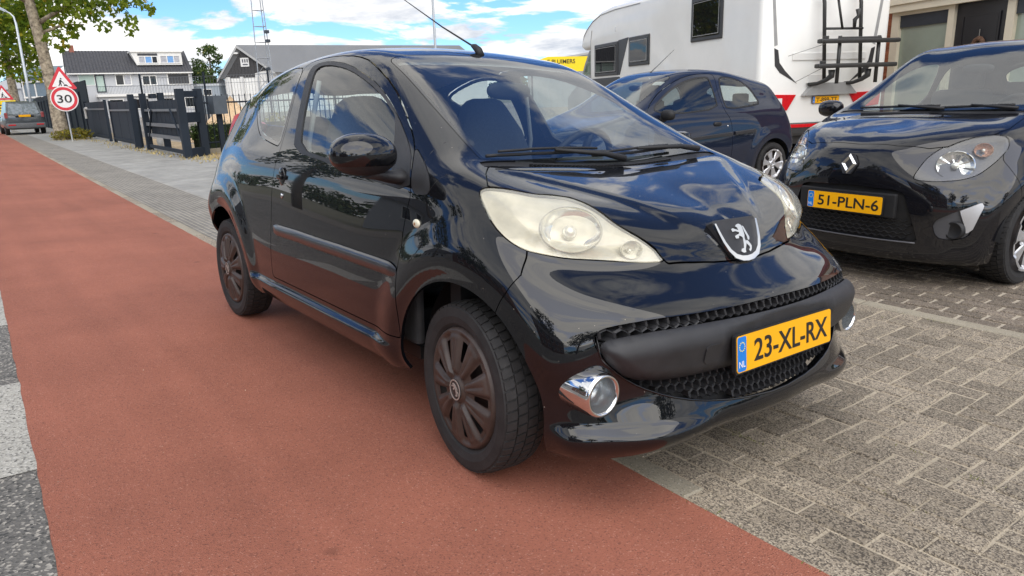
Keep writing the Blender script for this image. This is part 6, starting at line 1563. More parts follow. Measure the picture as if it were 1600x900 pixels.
def build_barn():
    d = 88.; s_ = d/1117.8
    o = (-92.39, 26.6)                                    # left foot of the gable
    fr = Frame(o, (.616, .787)); th = empty('warehouse', 'white walled warehouse with dark boarded gable and grey pitched roof', 'building')
    X = lambda px: (px - 347.) * s_; Z = lambda py: 4.46 + (119. - py) * s_ * 1.0
    ap = (X(377.5), Z(74)); le = (0, Z(120)); re_ = (X(425), Z(112))
    rb = np.array([26., -14.])                            # ridge runs back and to the right
    W = re_[0]
    wall = fr.poly('wall', material('barn_white', (.66, .65, .62), rough=.8, var=.05), th, [(.25, 0, 0), (W, 0, 0), (W, 0, Z(112)), (.25, 0, Z(120)), (W+rb[0], rb[1], 0), (W+rb[0], rb[1], Z(112))], [(0, 1, 2, 3), (1, 4, 5, 2)])
    GB = material('gable_boards', (.045, .043, .043), rough=.7, var=.15)
    gb = fr.poly('gable', GB, th, [(.55, .04, Z(122)), (X(400), .04, Z(116)), (X(416), .04, Z(112)), (ap[0], .04, ap[1]-.15), (.65, .04, Z(107))], [(0, 1, 2, 3, 4)])
    for k in range(13):                                             # boards
        u = .7 + k*.40
        if u > X(413): break
        top = ap[1]-.3 - abs(u-ap[0])*(.98 if u > ap[0] else 1.42); bot = Z(121)-.1 if u < X(398) else Z(113)
        if top-bot > .2: fr.obj('board', GB, gb, (u-.18, u+.18, .045, .075, bot, top))
    RG = material('grey_roof', (.16, .165, .17), rough=.6, var=.08, vscale=.3)
    rf = fr.poly('roof', RG, th, [(ap[0], .5, ap[1]), (W+.6, .5, Z(116)), (W+.6+rb[0], rb[1], Z(116)-.2), (ap[0]+rb[0], rb[1], ap[1]), (-.5, .5, Z(124)), (-.5+rb[0]*0+6, rb[1], Z(124)),
                 (ap[0], .5, ap[1]-.25), (W+.6, .5, Z(116)-.25), (-.5, .5, Z(124)-.25)], [(0, 1, 2, 3), (4, 0, 3, 5), (6, 7, 1, 0), (8, 6, 0, 4)])
    fr.poly('verge_board', material('verge_grey', (.38, .38, .37), rough=.6, var=.05), th, [(ap[0], .52, ap[1]-.02), (W+.6, .52, Z(116)-.02), (W+.6, .52, Z(116)-.32), (ap[0], .52, ap[1]-.36), (-.5, .52, Z(124)-.02), (-.5, .52, Z(124)-.34)], [(0, 3, 2, 1), (4, 5, 3, 0)])
    fr.poly('lean_to', RG, th, [(-.5, .3, Z(124)), (-.9, .3, Z(135)), (-.9, -8, Z(135)), (-.5, -8, Z(124))], [(0, 1, 2, 3)])
    for a, b in ((361, 375.5), (381, 400)):
        dd = fr.obj('garage_door', material('door_white', (.74, .73, .69), rough=.5, var=.04), th, (X(a), X(b), .02, .06, .2, Z(124)))
        for k in range(5): fr.obj('door_rib', MATS['door_white'], dd, (X(a)+.05, X(b)-.05, .06, .075, .5+k*.72, 1.12+k*.72))
    for px in (357, 378, 402): fr.obj('pier', MATS['barn_white'], th, (X(px)-.2, X(px)+.2, .03, .20, 0, Z(121)))
    sg = fr.obj('wall_sign', material('sign_grey', (.70, .69, .66), rough=.5, var=.05), th, (X(379), X(392), .08, .14, Z(106), Z(93)))
    dk = material('sign_dark', (.10, .10, .11), rough=.5, var=.1)
    for k in range(3): fr.obj('sign_mark', dk, sg, (X(381.5)+k*.28, X(381.5)+k*.28+.16, .14, .15, Z(100), Z(95)))
    fr.obj('sign_mark', dk, sg, (X(382), X(390), .14, .15, Z(104), Z(102)))
    l = MB(); c = fr.o + fr.u*X(374) + fr.n*.3 + np.array([0, 0, Z(86)]); l.obox(c, fr.u, fr.n, (0, 0, 1), .3, .2, .1); l.build('flood_lamp', MATS['sign_grey'], th)
    h2 = Frame((-94.6, 23.2), (.616, .787))
    t2 = empty('low_shed', 'low pale flat-roofed shed between the white house and the warehouse', 'building')
    h2.obj('wall', material('shed_blue_grey', (.30, .34, .37), rough=.6, var=.06), t2, (0, 3.6, -3, 0, 0, 3.35)); h2.obj('roof_edge', material('shed_edge', (.48, .50, .51), rough=.5, var=.05), t2, (-.1, 3.7, -3, .1, 3.35, 3.6))
    h2.window(t2, 1.6, 2.7, 2.2, 3.0, WHITEPAINT, PANE, fw=.08)
build_barn()

def build_mast():
    th = empty('lattice_mast', 'tall thin lattice radio mast in front of the warehouse', 'mast')
    G = material('galvanised', (.36, .38, .40), rough=.5, metal=.5, var=.1)
    B = np.array([-75.5, 25.9]); u = np.array([.616, .787]); v = np.array([-.787, .616]); tri = [(-.85, 0), (.85, 0), (.1, 1.3)]
    pos = lambda i, z: np.append(B + (u*tri[i][0] + v*tri[i][1]) * (1 - z*.030), z)
    for i in range(3):
        MB().tube([pos(i, 0), pos(i, 19)], .055, 6).build('mast_leg', G, th)
    for k in range(12):
        z = 1.0 + k*1.55
        for i in range(3): MB().tube([pos(i, z), pos((i+1) % 3, z)], .03, 4).build('mast_rung', G, th)
        if k < 3:
            for i in range(3): MB().tube([pos(i, z), pos((i+1) % 3, z+1.55)], .025, 4).build('mast_brace', G, th)
    for z, i in ((7.3, 1), (8.2, 1), (4.6, 2)):
        q = pos(i, z); b = MB(); b.box(q[0]-.25, q[1]-.2, q[2]-.15, q[0]+.25, q[1]+.2, q[2]+.15); b.build('mast_box', ANTHRA, th)
build_mast()

def build_hall():
    fr = Frame((-51.5, 32.3), (.616, .787)); th = empty('hall', 'long grey metal hall with sloping eaves behind the black car roof', 'building')
    G = material('grey_cladding', (.26, .28, .285), rough=.5, var=.05)
    d = 58
    fr.poly('wall', G, th, [(7.5, 0, 0), (19.0, 0, 0), (19.0, 0, 5.2), (7.5, 0, 3.55), (7.5, -12, 0), (7.5, -12, 3.55), (19., -12, 5.2)], [(0, 1, 2, 3), (4, 0, 3, 5), (3, 2, 6, 5)])
    fr.poly('roof_edge', material('verge_grey', (.38, .38, .37)), th, [(7.4, .08, 3.50), (19., .08, 5.15), (19., .08, 5.32), (7.4, .08, 3.67)], [(0, 1, 2, 3)])
    for k in range(22): fr.obj('cladding_rib', G, th, (7.7+k*.5, 7.78+k*.5, .0, .03, 0, 3.5 + k*.5*.1435))
    f2 = Frame((-35.14, 29.03), (.616, .787)); t2 = empty('billboard', 'bright yellow board lettered PLUIMERS beside the front of the motorhome', 'sign')
    Y = material('signal_yellow', (.86, .62, .0), rough=.45, var=.03)
    b = f2.poly('board', Y, t2, [(-.5, 0, 2.5), (3.3, 0, 2.5), (3.3, 0, 3.40), (.75, 0, 3.45), (-.5, 0, 3.12), (-.5, -.2, 2.5), (3.3, -.2, 2.5), (3.3, -.2, 3.40), (.75, -.2, 3.45), (-.5, -.2, 3.12)], [(0, 1, 2, 3, 4), (9, 8, 7, 6, 5), (0, 4, 9, 5), (4, 3, 8, 9), (3, 2, 7, 8), (2, 1, 6, 7), (1, 0, 5, 6)])
    lettering('E PLUIMERS', .27, 1.78, f2.o + f2.u*.72 + f2.n*.012 + np.array([0, 0, 3.0]), f2.u, (0, 0, 1), material('letter_black', (.04, .035, .0), rough=.5, var=.05), b, depth=.01, bold=.01)
    for u in (-.3, 3.1): f2.obj('post', ANTHRA, t2, (u-.06, u+.06, -.16, -.04, 0, 2.5))
build_hall()

def build_far_hall():
    fr = Frame((-75.2, 3.9), (.616, .787)); th = empty('glass_hall', 'distant blue grey glazed hall behind the tall dark fence', 'building')
    fr.obj('wall', material('blue_grey_panel', (.16, .21, .25), rough=.3, var=.1), th, (.6, 3.3, -1.5, 0, 0, 4.0))
    for k in range(3): fr.obj('mullion', WHITEPAINT, th, (.6+k*1.05, .7+k*1.05, .0, .06, 0, 3.7))
    for z in (2.2, 3.5): fr.obj('transom', WHITEPAINT, th, (.6, 3.3, .061, .12, z, z+.14))
    fr.poly('roof', material('blue_grey_roof', (.13, .17, .19), rough=.5, var=.1), th, [(.4, .3, 3.95), (3.5, .3, 3.95), (3.5, -1.7, 4.9), (.4, -1.7, 4.9)], [(0, 1, 2, 3)])
    f2 = Frame((-84, 1.6), (.616, .787)); t2 = empty('warehouse', 'distant pale shed with slanted roof at the end of the street', 'building')
    f2.obj('wall', material('pale_shed', (.42, .44, .46), rough=.7, var=.08), t2, (0, 4.0, -10, 0, 0, 3.3)); f2.poly('roof', material('pale_roof', (.50, .52, .54), rough=.6, var=.05), t2, [(-.2, .2, 3.0), (4.2, .2, 4.4), (4.2, -8, 4.4), (-.2, -8, 3.0), (4.2, .2, 3.2)], [(0, 1, 2, 3), (0, 4, 1)])
build_far_hall()

# houses and a van across the street: the black paint mirrors them
def opposite_house(x0, x1, y, e, r, wallm, roofm, label):
    th = empty('house', label, 'building'); fr = Frame((x1, y), (-1, 0))
    L = x1 - x0
    fr.poly('wall', wallm, th, [(0, 0, 0), (L, 0, 0), (L, 0, e), (0, 0, e), (0, -8, 0), (L, -8, 0), (L, -8, e), (0, -8, e), (0, -4, r), (L, -4, r)], [(0, 1, 2, 3), (1, 5, 6, 9, 2), (4, 0, 3, 8, 7)])
    fr.poly('roof', roofm, th, [(-.3, .4, e-.2), (L+.3, .4, e-.2), (L+.3, -4, r+.1), (-.3, -4, r+.1), (-.3, -8.4, e-.2), (L+.3, -8.4, e-.2)], [(0, 1, 2, 3), (3, 2, 5, 4)])
    k = int(L // 2.4)
    for i in range(k):
        u = .6 + i*2.4
        fr.window(th, u, u+1.3, 1.0, 2.3, WHITEPAINT, PANE, fw=.08)
        if e > 4: fr.window(th, u, u+1.3, 3.5, 4.7, WHITEPAINT, PANE, fw=.08)
    for o in th.children: pass
RB = material('opp_brick', (.20, .09, .06), rough=.9, var=.2, vscale=4)
opposite_house(-16, -5, -17, 5.2, 8.2, RB, DARKTILE, 'brick house across the street, mirrored in the black door')
opposite_house(-34, -20, -18, 3.0, 6.0, WHITEWALL, DARKTILE, 'low white house across the street behind the viewer')
opposite_house(3, 15, -18, 5.2, 8.5, RB, DARKTILE, 'brick house across the street behind the viewer')

# ------------------------------------------------------------------ fence, gate, signs, posts
FA = np.array([-16.9, 2.68]); FB = np.array([-36.5, 3.3]); FD = (FB - FA) / np.linalg.norm(FB - FA)
def fpt(x, off=0.0, z=0.0):
    s = (x - FA[0]) / FD[0]; q = FA + FD*s + np.array([-FD[1], FD[0]])*off; return np.array([q[0], q[1], z])
UP = np.array([0, 0, 1.])
FX = np.array([FD[0], FD[1], 0.]); FN = np.array([-FD[1], FD[0], 0.]) * -1
def fbox(m, x0, x1, z0, z1, off=0.0, th=.03):
    c = (fpt(x0, off) + fpt(x1, off)) / 2; c[2] = (z0 + z1)/2
    return m.obox(c, FX, FN, UP, abs(x1-x0)/2*1.0005, th/2, (z1-z0)/2)
GREY_F = material('fence_anthracite', (.017, .024, .034), rough=.6, spec=.2, var=.12, vscale=2)
RAILC = material('rail_grey', (.17, .18, .19), rough=.4, metal=.3, var=.1)
def part(name, mat, parent, *a, **k): m = MB(); fbox(m, *a, **k); return m.build(name, mat, parent)
# guide portal with control box
pt_ = empty('gate_portal', 'dark H-shaped guide frame at the open end of the sliding gate', 'gate frame')
def post(par, x, off, z1, w=.09, name='post'): m = MB(); c = fpt(x, off); m.obox((c[0], c[1], z1/2), FX, FN, UP, w, w, z1/2); return m.build(name, GREY_F, par)
post(pt_, -16.9, 0, 1.62); post(pt_, -17.35, -.52, 1.62)
for z in (1.50, .95, .10):
    m = MB(); a, b = fpt(-16.9, 0, z), fpt(-17.35, -.52, z); d = b - a; L = np.linalg.norm(d); m.obox((a+b)/2, d/L, np.cross(UP, d/L), UP, L/2-.06, .05, .12 if z < 1.4 else .07); m.build('cross_bar', GREY_F, pt_)
cb = MB(); c = fpt(-17.3, -.95, 1.22); cb.obox(c, FX, FN, UP, .25, .16, .22); tag(cb.build('control_box', material('box_blue_grey', (.07, .085, .10), rough=.4, var=.1)), 'blue grey steel control box mounted beside the gate portal', 'box')
bpy.data.objects['control_box'].data.update()
m = MB(); c = fpt(-17.3, -.95, .5); m.obox(c, FX, FN, UP, .06, .06, .5); m.build('box_post', GREY_F, bpy.data.objects['control_box'])
# second portal
p2_ = empty('gate_portal', 'dark guide frame at the far end of the sliding gate, next to the panel gate', 'gate frame')
for x, off in ((-21.6, 0), (-22.6, .15), (-20.9, -.35)): post(p2_, x, off, 1.60, .08)
part('cross_bar', GREY_F, p2_, -20.9, -21.55, 1.46, 1.58, off=-.2, th=.10)
# sliding gate leaf
gl_ = empty('sliding_gate', 'dark sliding gate with grey lower rails and diagonal braces between two portals', 'gate')
for k in range(8):
    x0 = -17.15 - k*.54
    part('panel', GREY_F, gl_, x0, x0-.52, .46, 1.38, off=-.1, th=.03)
for z in (.12, .44, .74): part('rail', RAILC if z > .2 else GREY_F, gl_, -16.95, -21.5, z-.04, z+.05, off=.0, th=.06)
part('rail', RAILC, gl_, -16.95, -21.5, 1.10, 1.16, off=.0, th=.05)
for (xa, za, xb, zb) in ((-17.0, .3, -18.0, 1.15), (-21.3, .3, -20.4, 1.15)):
    m = MB(); m.tube([fpt(xa, .03, za), fpt(xb, .03, zb)], .03, 6); m.build('brace', GREY_F, gl_)
# panel gates
def panel_gate(x0, x1, h, label, n):
    g = empty('panel_gate', label, 'gate')
    w = (x1 - x0)/n
    for k in range(n): part('panel', GREY_F, g, x0+k*w+.02*np.sign(w), x0+(k+1)*w-.02*np.sign(w), .08, h, off=0, th=.03)
    for z in (.16, h-.28): part('rail', GREY_F if z < 1 else RAILC, g, x0, x1, z-.03, z+.03, off=.04, th=.05)
    post(g, x0, 0, h+.05, .05); post(g, x1, 0, h+.05, .05)
    return g
panel_gate(-22.9, -28.0, 1.42, 'dark three-panel gate nearer the sliding gate', 3)
g2 = panel_gate(-29.2, -35.2, 1.47, 'dark panel gate with a white handle next to the tall fence', 3)
m = MB(); m.tube([fpt(-34.9, .06, .80), fpt(-34.9, .06, 1.22), fpt(-34.2, .08, 1.24)], .05, 6); m.build('handle', WHITEPAINT, g2)
# tall closed fence
tf = empty('tall_fence', 'tall closed dark fence behind the plane tree and road signs', 'fence')
for k in range(14):
    x0 = -34.6 - k*2.6
    part('panel', material('fence_black', (.018, .026, .030), rough=.7, spec=.2, var=.15), tf, x0, x0-2.55, .0, 2.40 + .06*math.sin(k*1.3) - k*.03, off=-.1, th=.05)
    if k: post(tf, x0+.02, -.06, 2.0 - k*.02, .05)
# railing running back from the road
rl = empty('railing', 'black vertical bar railing in front of the hedge and sand heap', 'fence')
R0 = np.array([-17.9, 3.35]); RD = np.array([-.10, 1.0]); RD = RD/np.linalg.norm(RD)
for k in range(28):
    q = R0 + RD*(.0 + k*.155); m = MB(); m.tube([(q[0], q[1], .05), (q[0], q[1], 1.48)], .013, 5); m.build('bar', GREY_F, rl)
for z in (.28, 1.28):
    a, b = R0, R0 + RD*4.4; m = MB(); m.tube([(a[0], a[1], z), (b[0], b[1], z)], .022, 5); m.build('rail', GREY_F, rl)
bs = MB(); a = R0 + RD*2.2; bs.obox((a[0], a[1], .06), np.append(RD, 0), np.array([-RD[1], RD[0], 0]), UP, 2.4, .06, .07); bs.build('base', CONC, rl)
# mesh fence farther back
mf = empty('mesh_fence', 'thin grey wire mesh fence with dark posts in front of the white house', 'fence')
ms = MB()
for k in range(90):
    x = -38 + k*.08*1.2; y = 6.2 + k*.11
    ms.tube([(x, y, .2), (x, y, 2.55)], .008, 3, cap=False)
for z in (.3, 1.0, 1.6, 2.2, 2.55): ms.tube([(-38, 6.2, z), (-38+90*.096, 6.2+9.9, z)], .01, 3)
tag(ms.build('mesh', RAILC, mf), kind='stuff')
for k in range(5):
    q = (-38 + k*2.1, 6.2 + k*2.4); m = MB(); m.tube([(*q, 0), (*q, 2.75)], .05, 6); m.build('post', GREY_F, mf)
# things seen between the gates
for (x, off, w, h, lab, col) in ((-22.2, -.5, .35, 1.25, 'white wrapped machine part standing in the gap between the gates', (.62, .62, .60)), (-28.6, -.8, .4, 1.1, 'pale wrapped bundle standing in the gap beside the panel gate', (.55, .56, .56))):
    m = MB(); c = fpt(x, off)
    V, F = ellipsoid((c[0], c[1], h/2), w*.6, w*.5, h/2, 14, 12, 3.2); V = [(a+random.gauss(0, .02), b+random.gauss(0, .02), max(0, z)) for a, b, z in V]
    tag(mobj('wrapped_bundle', V, F, material('wrap_film%d' % int(-x), col, rough=.4, var=.2, vscale=6), None, smooth=True), lab, 'bundle')
# road signs
SIGNRED = material('sign_red', (.62, .03, .045), rough=.4, var=.06); SIGNW = material('sign_white', (.80, .79, .76), rough=.4, var=.04); SIGNK = material('sign_black', (.02, .02, .02), rough=.5, var=.1); POSTM = material('post_grey', (.50, .53, .55), rough=.45, metal=.4, var=.1)
def sign_frame(loc, yaw):
    n = np.array([math.cos(yaw), math.sin(yaw), 0]); ax_ = np.array([-n[1], n[0], 0]); return np.array(loc, float), ax_, n
def circle(r, n=40): return [(r*math.cos(2*math.pi*k/n), r*math.sin(2*math.pi*k/n)) for k in range(n)]
def rtri(s, r):
    P = [(0, s*.577), (-s/2, -s*.2887), (s/2, -s*.2887)]; out = []
    for i, (a0) in enumerate((30, 150, 270)):
        cx, cy = P[i][0]*(1-r), P[i][1]*(1-r)
        for k in range(6): a = math.radians(a0 + k*24); out.append((cx + s*.577*r*math.cos(a)*.5, cy + s*.577*r*math.sin(a)*.5))
    return out
def worker(m, o, ax_, s):
    for pl in ([(-.14, -.2), (-.19, -.2), (-.10, .0), (-.05, -.02)], [(.0, -.2), (-.05, -.2), (-.08, .0), (-.02, .0)], [(-.13, .0), (-.02, .0), (.02, .16), (-.08, .18)], [(.0, .15), (.10, .02), (.06, .0), (-.03, .1)], circle(.045, 12), [(.08, -.20), (.34, -.20), (.26, -.12), (.18, -.10), (.12, -.14)], [(.10, .02), (.16, -.12), (.13, -.13), (.06, .0)]):
        if len(pl) == 12: pl = [(a+.0, b+.235) for a, b in pl]
        m.prism([(a*s, b*s) for a, b in pl], o, ax_, UP, .024, .028)
def warn(parent, o, ax_, s):
    t = MB().prism(rtri(s, .14), o, ax_, UP, .0, .016).build('warning_triangle', SIGNRED, parent)
    MB().prism(rtri(s*.66, .08), o - UP*.0, ax_, UP, .017, .022).build('triangle_field', SIGNW, t)
    m = MB(); worker(m, o - UP*s*.045, ax_, s*.62); m.build('worker_symbol', SIGNK, t, recalc=True)
b_, ax_, n_ = sign_frame((-31.7, 2.12, 0), math.radians(-14))
sg = empty('road_sign', 'road works triangle above a round 30 speed limit sign on a grey post', 'road sign')
MB().tube([b_, b_ + UP*2.55 + ax_*-.02], .028, 8).build('post', POSTM, sg)
warn(sg, b_ + UP*2.27 + n_*.05, ax_, 1.02)
c = b_ + UP*1.62 + n_*.06
d = MB().prism(circle(.475), c, ax_, UP, 0, .016).build('speed_sign', SIGNW, sg)
m = MB(); o_, i_ = circle(.44), circle(.335); V = [c + ax_*a + UP*b + n_*.022 for a, b in o_ + i_]; N_ = len(o_)
mobj('red_ring', V, [(k, (k+1) % N_, N_+(k+1) % N_, N_+k) for k in range(N_)], SIGNRED, d)
lettering('30', .30, .50, c - ax_*.25 - UP*.15 + n_*.020, ax_, UP, SIGNK, d, depth=.006, bold=.008)
b_, ax_, n_ = sign_frame((-50.7, 1.35, 0), math.radians(-10))
s2 = empty('road_sign', 'far road works triangle above a yellow board at the left edge', 'road sign')
MB().tube([b_, b_ + UP*2.3], .03, 8).build('post', POSTM, s2)
warn(s2, b_ + UP*2.15 + n_*.05, ax_, 1.0)
yb = MB(); yb.obox(b_ + UP*1.42 + n_*.05, ax_, n_, UP, .55, .015, .40); yo = yb.build('yellow_board', material('signal_yellow', (.86, .62, 0)), s2)
for z in (1.56, 1.40, 1.24): m = MB(); m.obox(b_ + UP*z + n_*.07, ax_, n_, UP, .36, .004, .03); m.build('board_line', SIGNK, yo)
# street lamps
def lamp_post(base, top, arm, label):
    th = empty('street_lamp', label, 'street lamp')
    b, t, a = [np.array(q, float) for q in (base, top, arm)]
    k = [b + (t-b)*q for q in (0, .5, .93)] + [t + (a-t)*.12, t + (a-t)*.45, a]
    k[3][2] -= .10
    MB().tube(k, [.09, .075, .06, .05, .045, .045], 8).build('pole', POSTM, th, smooth=True)
    h = MB(); d = (a-t)/np.linalg.norm(a-t); h.obox(a + d*.3, d, np.cross(UP, d), UP, .35, .10, .05); h.build('lamp_head', POSTM, th)
lamp_post((-50.0, 2.55, 0), (-51.3, 2.75, 6.6), (-51.7, 2.36, 6.9), 'slender grey street lamp leaning over the road beyond the plane tree')
th = empty('pole', 'plain thin grey pole rising behind the black car roof', 'pole')
MB().tube([(-29.6, 17.95, 0), (-29.6, 17.95, 9)], [.07, .055], 8).build('shaft', POSTM, th)
MB().tube([(-29.6, 17.95, 8.95), (-29.6, 17.95, 9.1)], [.09, .02], 8).build('cap', POSTM, th)
# sand heap and hedge behind the railing
V = []; F = []; n1, n2 = 26, 12
for i in range(n2 + 1):
    r = i / n2
    for k in range(n1):
        a = 2*math.pi*k/n1; rr = 1.5*r*(1 + .15*math.sin(3*a) + .08*math.sin(7*a)); V.append((-24.6 + rr*math.cos(a), 6.25 + rr*math.sin(a), max(0, 1.45*(1-r)**1.15 + .06*math.sin(9*a+5*r))))
for i in range(n2):
    for k in range(n1): F.append((i*n1+k, (i+1)*n1+k, (i+1)*n1+(k+1) % n1, i*n1+(k+1) % n1))
tag(mobj('sand_heap', V, F, asphalt('sand', (.50, .36, .22), (.36, .25, .15), (.62, .50, .34), 30, .6, .25), None, smooth=True), 'heap of yellow sand behind the bar railing', 'sand')
gs = MB()
for p_ in ((-17.5, 3.9, .5, .3), (-16.2, 2.95, .7, .25), (-20.5, 2.55, 2.5, .12), (-27, 2.75, 4, .15), (-33.6, 2.3, .7, .3)):
    for _ in range(220):
        x, y = p_[0]+random.gauss(0, p_[2]), p_[1]+random.gauss(0, p_[3]); a = random.uniform(0, 6.28); h = random.uniform(.02, .09); w = random.uniform(.008, .02)
        gs.add([(x-math.cos(a)*w, y-math.sin(a)*w, .002), (x+math.cos(a)*w, y+math.sin(a)*w, .002), (x+random.gauss(0, .03), y+random.gauss(0, .03), h)], [(0, 1, 2)])
tag(gs.build('dry_grass', material('dry_grass', (.42, .33, .14), rough=.9, var=.4, vscale=3)), 'dry yellow grass along the foot of the fence and gates', 'grass', kind='stuff')

# ------------------------------------------------------------------ trees and hedges
def leaf_material(name, c1, c2, trans=.35):
    m = bpy.data.materials.new(name); m.use_nodes = True; n, l = m.node_tree.nodes, m.node_tree.links; b = n['Principled BSDF']; out = n['Material Output']
    g = n.new('ShaderNodeNewGeometry'); r = n.new('ShaderNodeValToRGB'); r.color_ramp.elements[0].color = (*c1, 1); r.color_ramp.elements[1].color = (*c2, 1)
    q = r.color_ramp.elements.new(.93); q.color = (*c2, 1); r.color_ramp.elements[-1].color = (min(1, c2[0]*1.9), c2[1]*1.15, c2[2], 1)
    l.new(g.outputs['Random Per Island'], r.inputs[0]); l.new(r.outputs[0], b.inputs['Base Color']); b.inputs['Roughness'].default_value = .55; b.inputs['Specular IOR Level'].default_value = .3
    t = n.new('ShaderNodeBsdfTranslucent'); l.new(r.outputs[0], t.inputs[0]); mx = n.new('ShaderNodeMixShader'); mx.inputs[0].default_value = trans
    l.new(b.outputs[0], mx.inputs[1]); l.new(t.outputs[0], mx.inputs[2]); l.new(mx.outputs[0], out.inputs[0]); MATS[name] = m; return m
PLANE_LEAF = leaf_material('plane_leaf', (.085, .15, .012), (.24, .30, .022), .5)
DARK_LEAF = leaf_material('dark_leaf', (.020, .045, .010), (.060, .10, .022), .25)
MID_LEAF = leaf_material('mid_leaf', (.035, .07, .014), (.10, .15, .035), .3)
BARK = material('plane_bark', (.17, .13, .09), rough=.9, var=.4, vscale=7, col2=(.38, .32, .23), bump=.6, bscale=18)
BARK_D = material('dark_bark', (.10, .08, .06), rough=.9, var=.3, vscale=6)
def leaves(clumps, size, per, flat=.75, seed=1, lobed=False):
    """clumps: (x,y,z,r); leaf-sized faces spread through each clump"""
    rng = np.random.default_rng(seed); Vs = []; Fs = []; k0 = 0
    for cx, cy, cz, r in clumps:
        n = int(per * max(.25, r)**2)
        d = rng.normal(size=(n, 3)); d /= np.linalg.norm(d, axis=1, keepdims=True); rad = r * rng.uniform(.15, 1, n)**.5
        P = np.array([cx, cy, cz]) + d * rad[:, None] * [1, 1, flat]
        a = rng.normal(size=(n, 3)); a /= np.linalg.norm(a, axis=1, keepdims=True)
        nn = d*.6 + rng.normal(size=(n, 3))*.6 + np.array([0, 0, .5]); b = np.cross(nn, a); b /= np.linalg.norm(b, axis=1, keepdims=True) + 1e-9; a = np.cross(b, nn); a /= np.linalg.norm(a, axis=1, keepdims=True) + 1e-9
        s = size * rng.uniform(.6, 1.25, n)[:, None]
        nn /= np.linalg.norm(nn, axis=1, keepdims=True)
        if lobed: pts = [(-.5, 0, 0), (-.15, -.42, -.08), (.1, -.2, 0), (.5, -.3, -.1), (.55, .3, -.1), (.1, .2, 0), (-.15, .42, -.08)]
        else: pts = [(-.5, 0, 0), (.0, -.32, .05), (.55, 0, -.08), (.0, .32, .05)]
        Q = np.stack([P + s*(u*a + v*b + w*nn) for u, v, w in pts], 1).reshape(-1, 3); Vs.append(Q)
        m = len(pts); Fs += [tuple(k0 + i*m + j for j in range(m)) for i in range(n)]; k0 += n*m
    return np.concatenate(Vs), Fs
def tree(name, label, base, trunk, clumps, leafm, bark, size, per, limbs=(), group=None, seed=1, lobed=False, cat='tree'):
    th = empty(name, label, cat, group=group)
    m = MB(); m.tube([q[:3] for q in trunk], [q[3] for q in trunk], 12); t = m.build('trunk', bark, th, smooth=True)
    for lb in limbs: m = MB(); m.tube([q[:3] for q in lb], [q[3] for q in lb], 7); m.build('limb', bark, th, smooth=True)
    V, F = leaves(clumps, size, per, seed=seed, lobed=lobed); mobj('crown', V, F, leafm, th)
    return th
def rnd_clumps(c, rx, ry, rz, n, r0, r1, seed):
    rg = np.random.default_rng(seed); out = []
    for _ in range(n):
        d = rg.normal(size=3); d /= np.linalg.norm(d); q = rg.uniform(.35, 1)**.6
        out.append((c[0]+d[0]*rx*q, c[1]+d[1]*ry*q, c[2]+d[2]*rz*q, rg.uniform(r0, r1)))
    return out
def pix(px_, py_, w):
    """where a thing seen at that spot of the photograph stands, w metres deep"""
    d = CF + CR*((px_-800)/1117.8) - CU*((py_-450)/1117.8); q = CAMV + d*w; return q
# big plane tree by the signs
cl = []; lims = []
BIG = [(-31.40,4.62,5.12,0.50),(-31.17,5.17,5.24,0.50),(-32.83,5.82,5.22,0.40),(-30.51,4.59,4.51,0.42),(-32.26,5.02,4.39,0.30),(-32.97,4.86,4.55,0.30),(-30.76,4.56,4.01,0.22),(-30.92,3.73,4.24,0.30),(-31.70,3.99,4.41,0.20),(-33.51,4.06,5.17,0.45),(-33.42,3.73,5.35,0.60),(-31.86,3.25,4.73,0.50),(-33.14,3.32,5.20,0.60),(-34.01,3.11,4.34,0.35),(-32.95,3.02,4.06,0.25),(-33.98,3.05,4.59,0.40),(-35.02,3.52,4.59,0.35),(-34.40,3.01,5.12,0.50),(-33.24,3.02,5.32,0.60),(-31.41,4.23,5.17,0.40),(-32.26,3.80,4.75,0.30),(-33.63,2.64,4.13,0.40),(-35.10,2.70,3.91,0.40),(-34.47,2.77,3.67,0.35),(-33.06,2.47,4.44,0.40),(-35.60,2.79,5.19,0.50),(-33.87,2.66,5.37,0.60),(-33.74,3.80,4.84,0.35),(-32.34,2.02,3.90,0.30),(-31.04,4.39,5.44,0.70),(-31.88,3.87,5.56,0.70),(-33.52,5.62,5.95,0.70),(-34.21,3.58,5.87,0.80),(-35.30,3.16,6.03,0.80),(-35.05,2.31,5.91,0.80),(-32.09,4.44,4.94,0.25),(-33.11,3.92,5.42,0.50)]
LEFT = [(-62.52,3.37,8.33,1.20),(-63.70,4.29,8.72,1.20),(-60.42,4.67,8.08,1.20),(-64.10,3.54,7.64,1.20),(-61.64,4.28,7.43,1.20),(-62.50,5.09,7.63,1.00),(-61.63,2.92,6.54,1.20),(-62.24,3.80,6.62,1.20),(-59.45,4.38,6.48,1.10),(-60.27,5.06,6.91,0.80),(-59.63,2.69,5.55,1.10),(-58.31,3.38,5.47,1.10),(-57.41,4.03,5.50,1.00),(-61.25,4.93,6.04,0.80),(-60.86,2.83,4.88,1.00),(-63.04,3.75,4.92,1.00),(-62.20,4.37,5.05,0.90),(-59.99,3.00,4.12,0.80),(-63.16,3.90,4.12,0.80),(-60.47,4.25,4.35,0.80),(-61.40,4.85,5.09,0.70),(-60.66,2.48,4.45,0.80),(-58.06,3.56,3.32,0.60),(-58.42,2.96,3.50,0.60),(-57.68,4.11,3.71,0.50),(-62.58,3.00,7.48,1.20),(-57.84,5.00,7.50,0.90),(-58.25,2.04,3.83,0.60)]
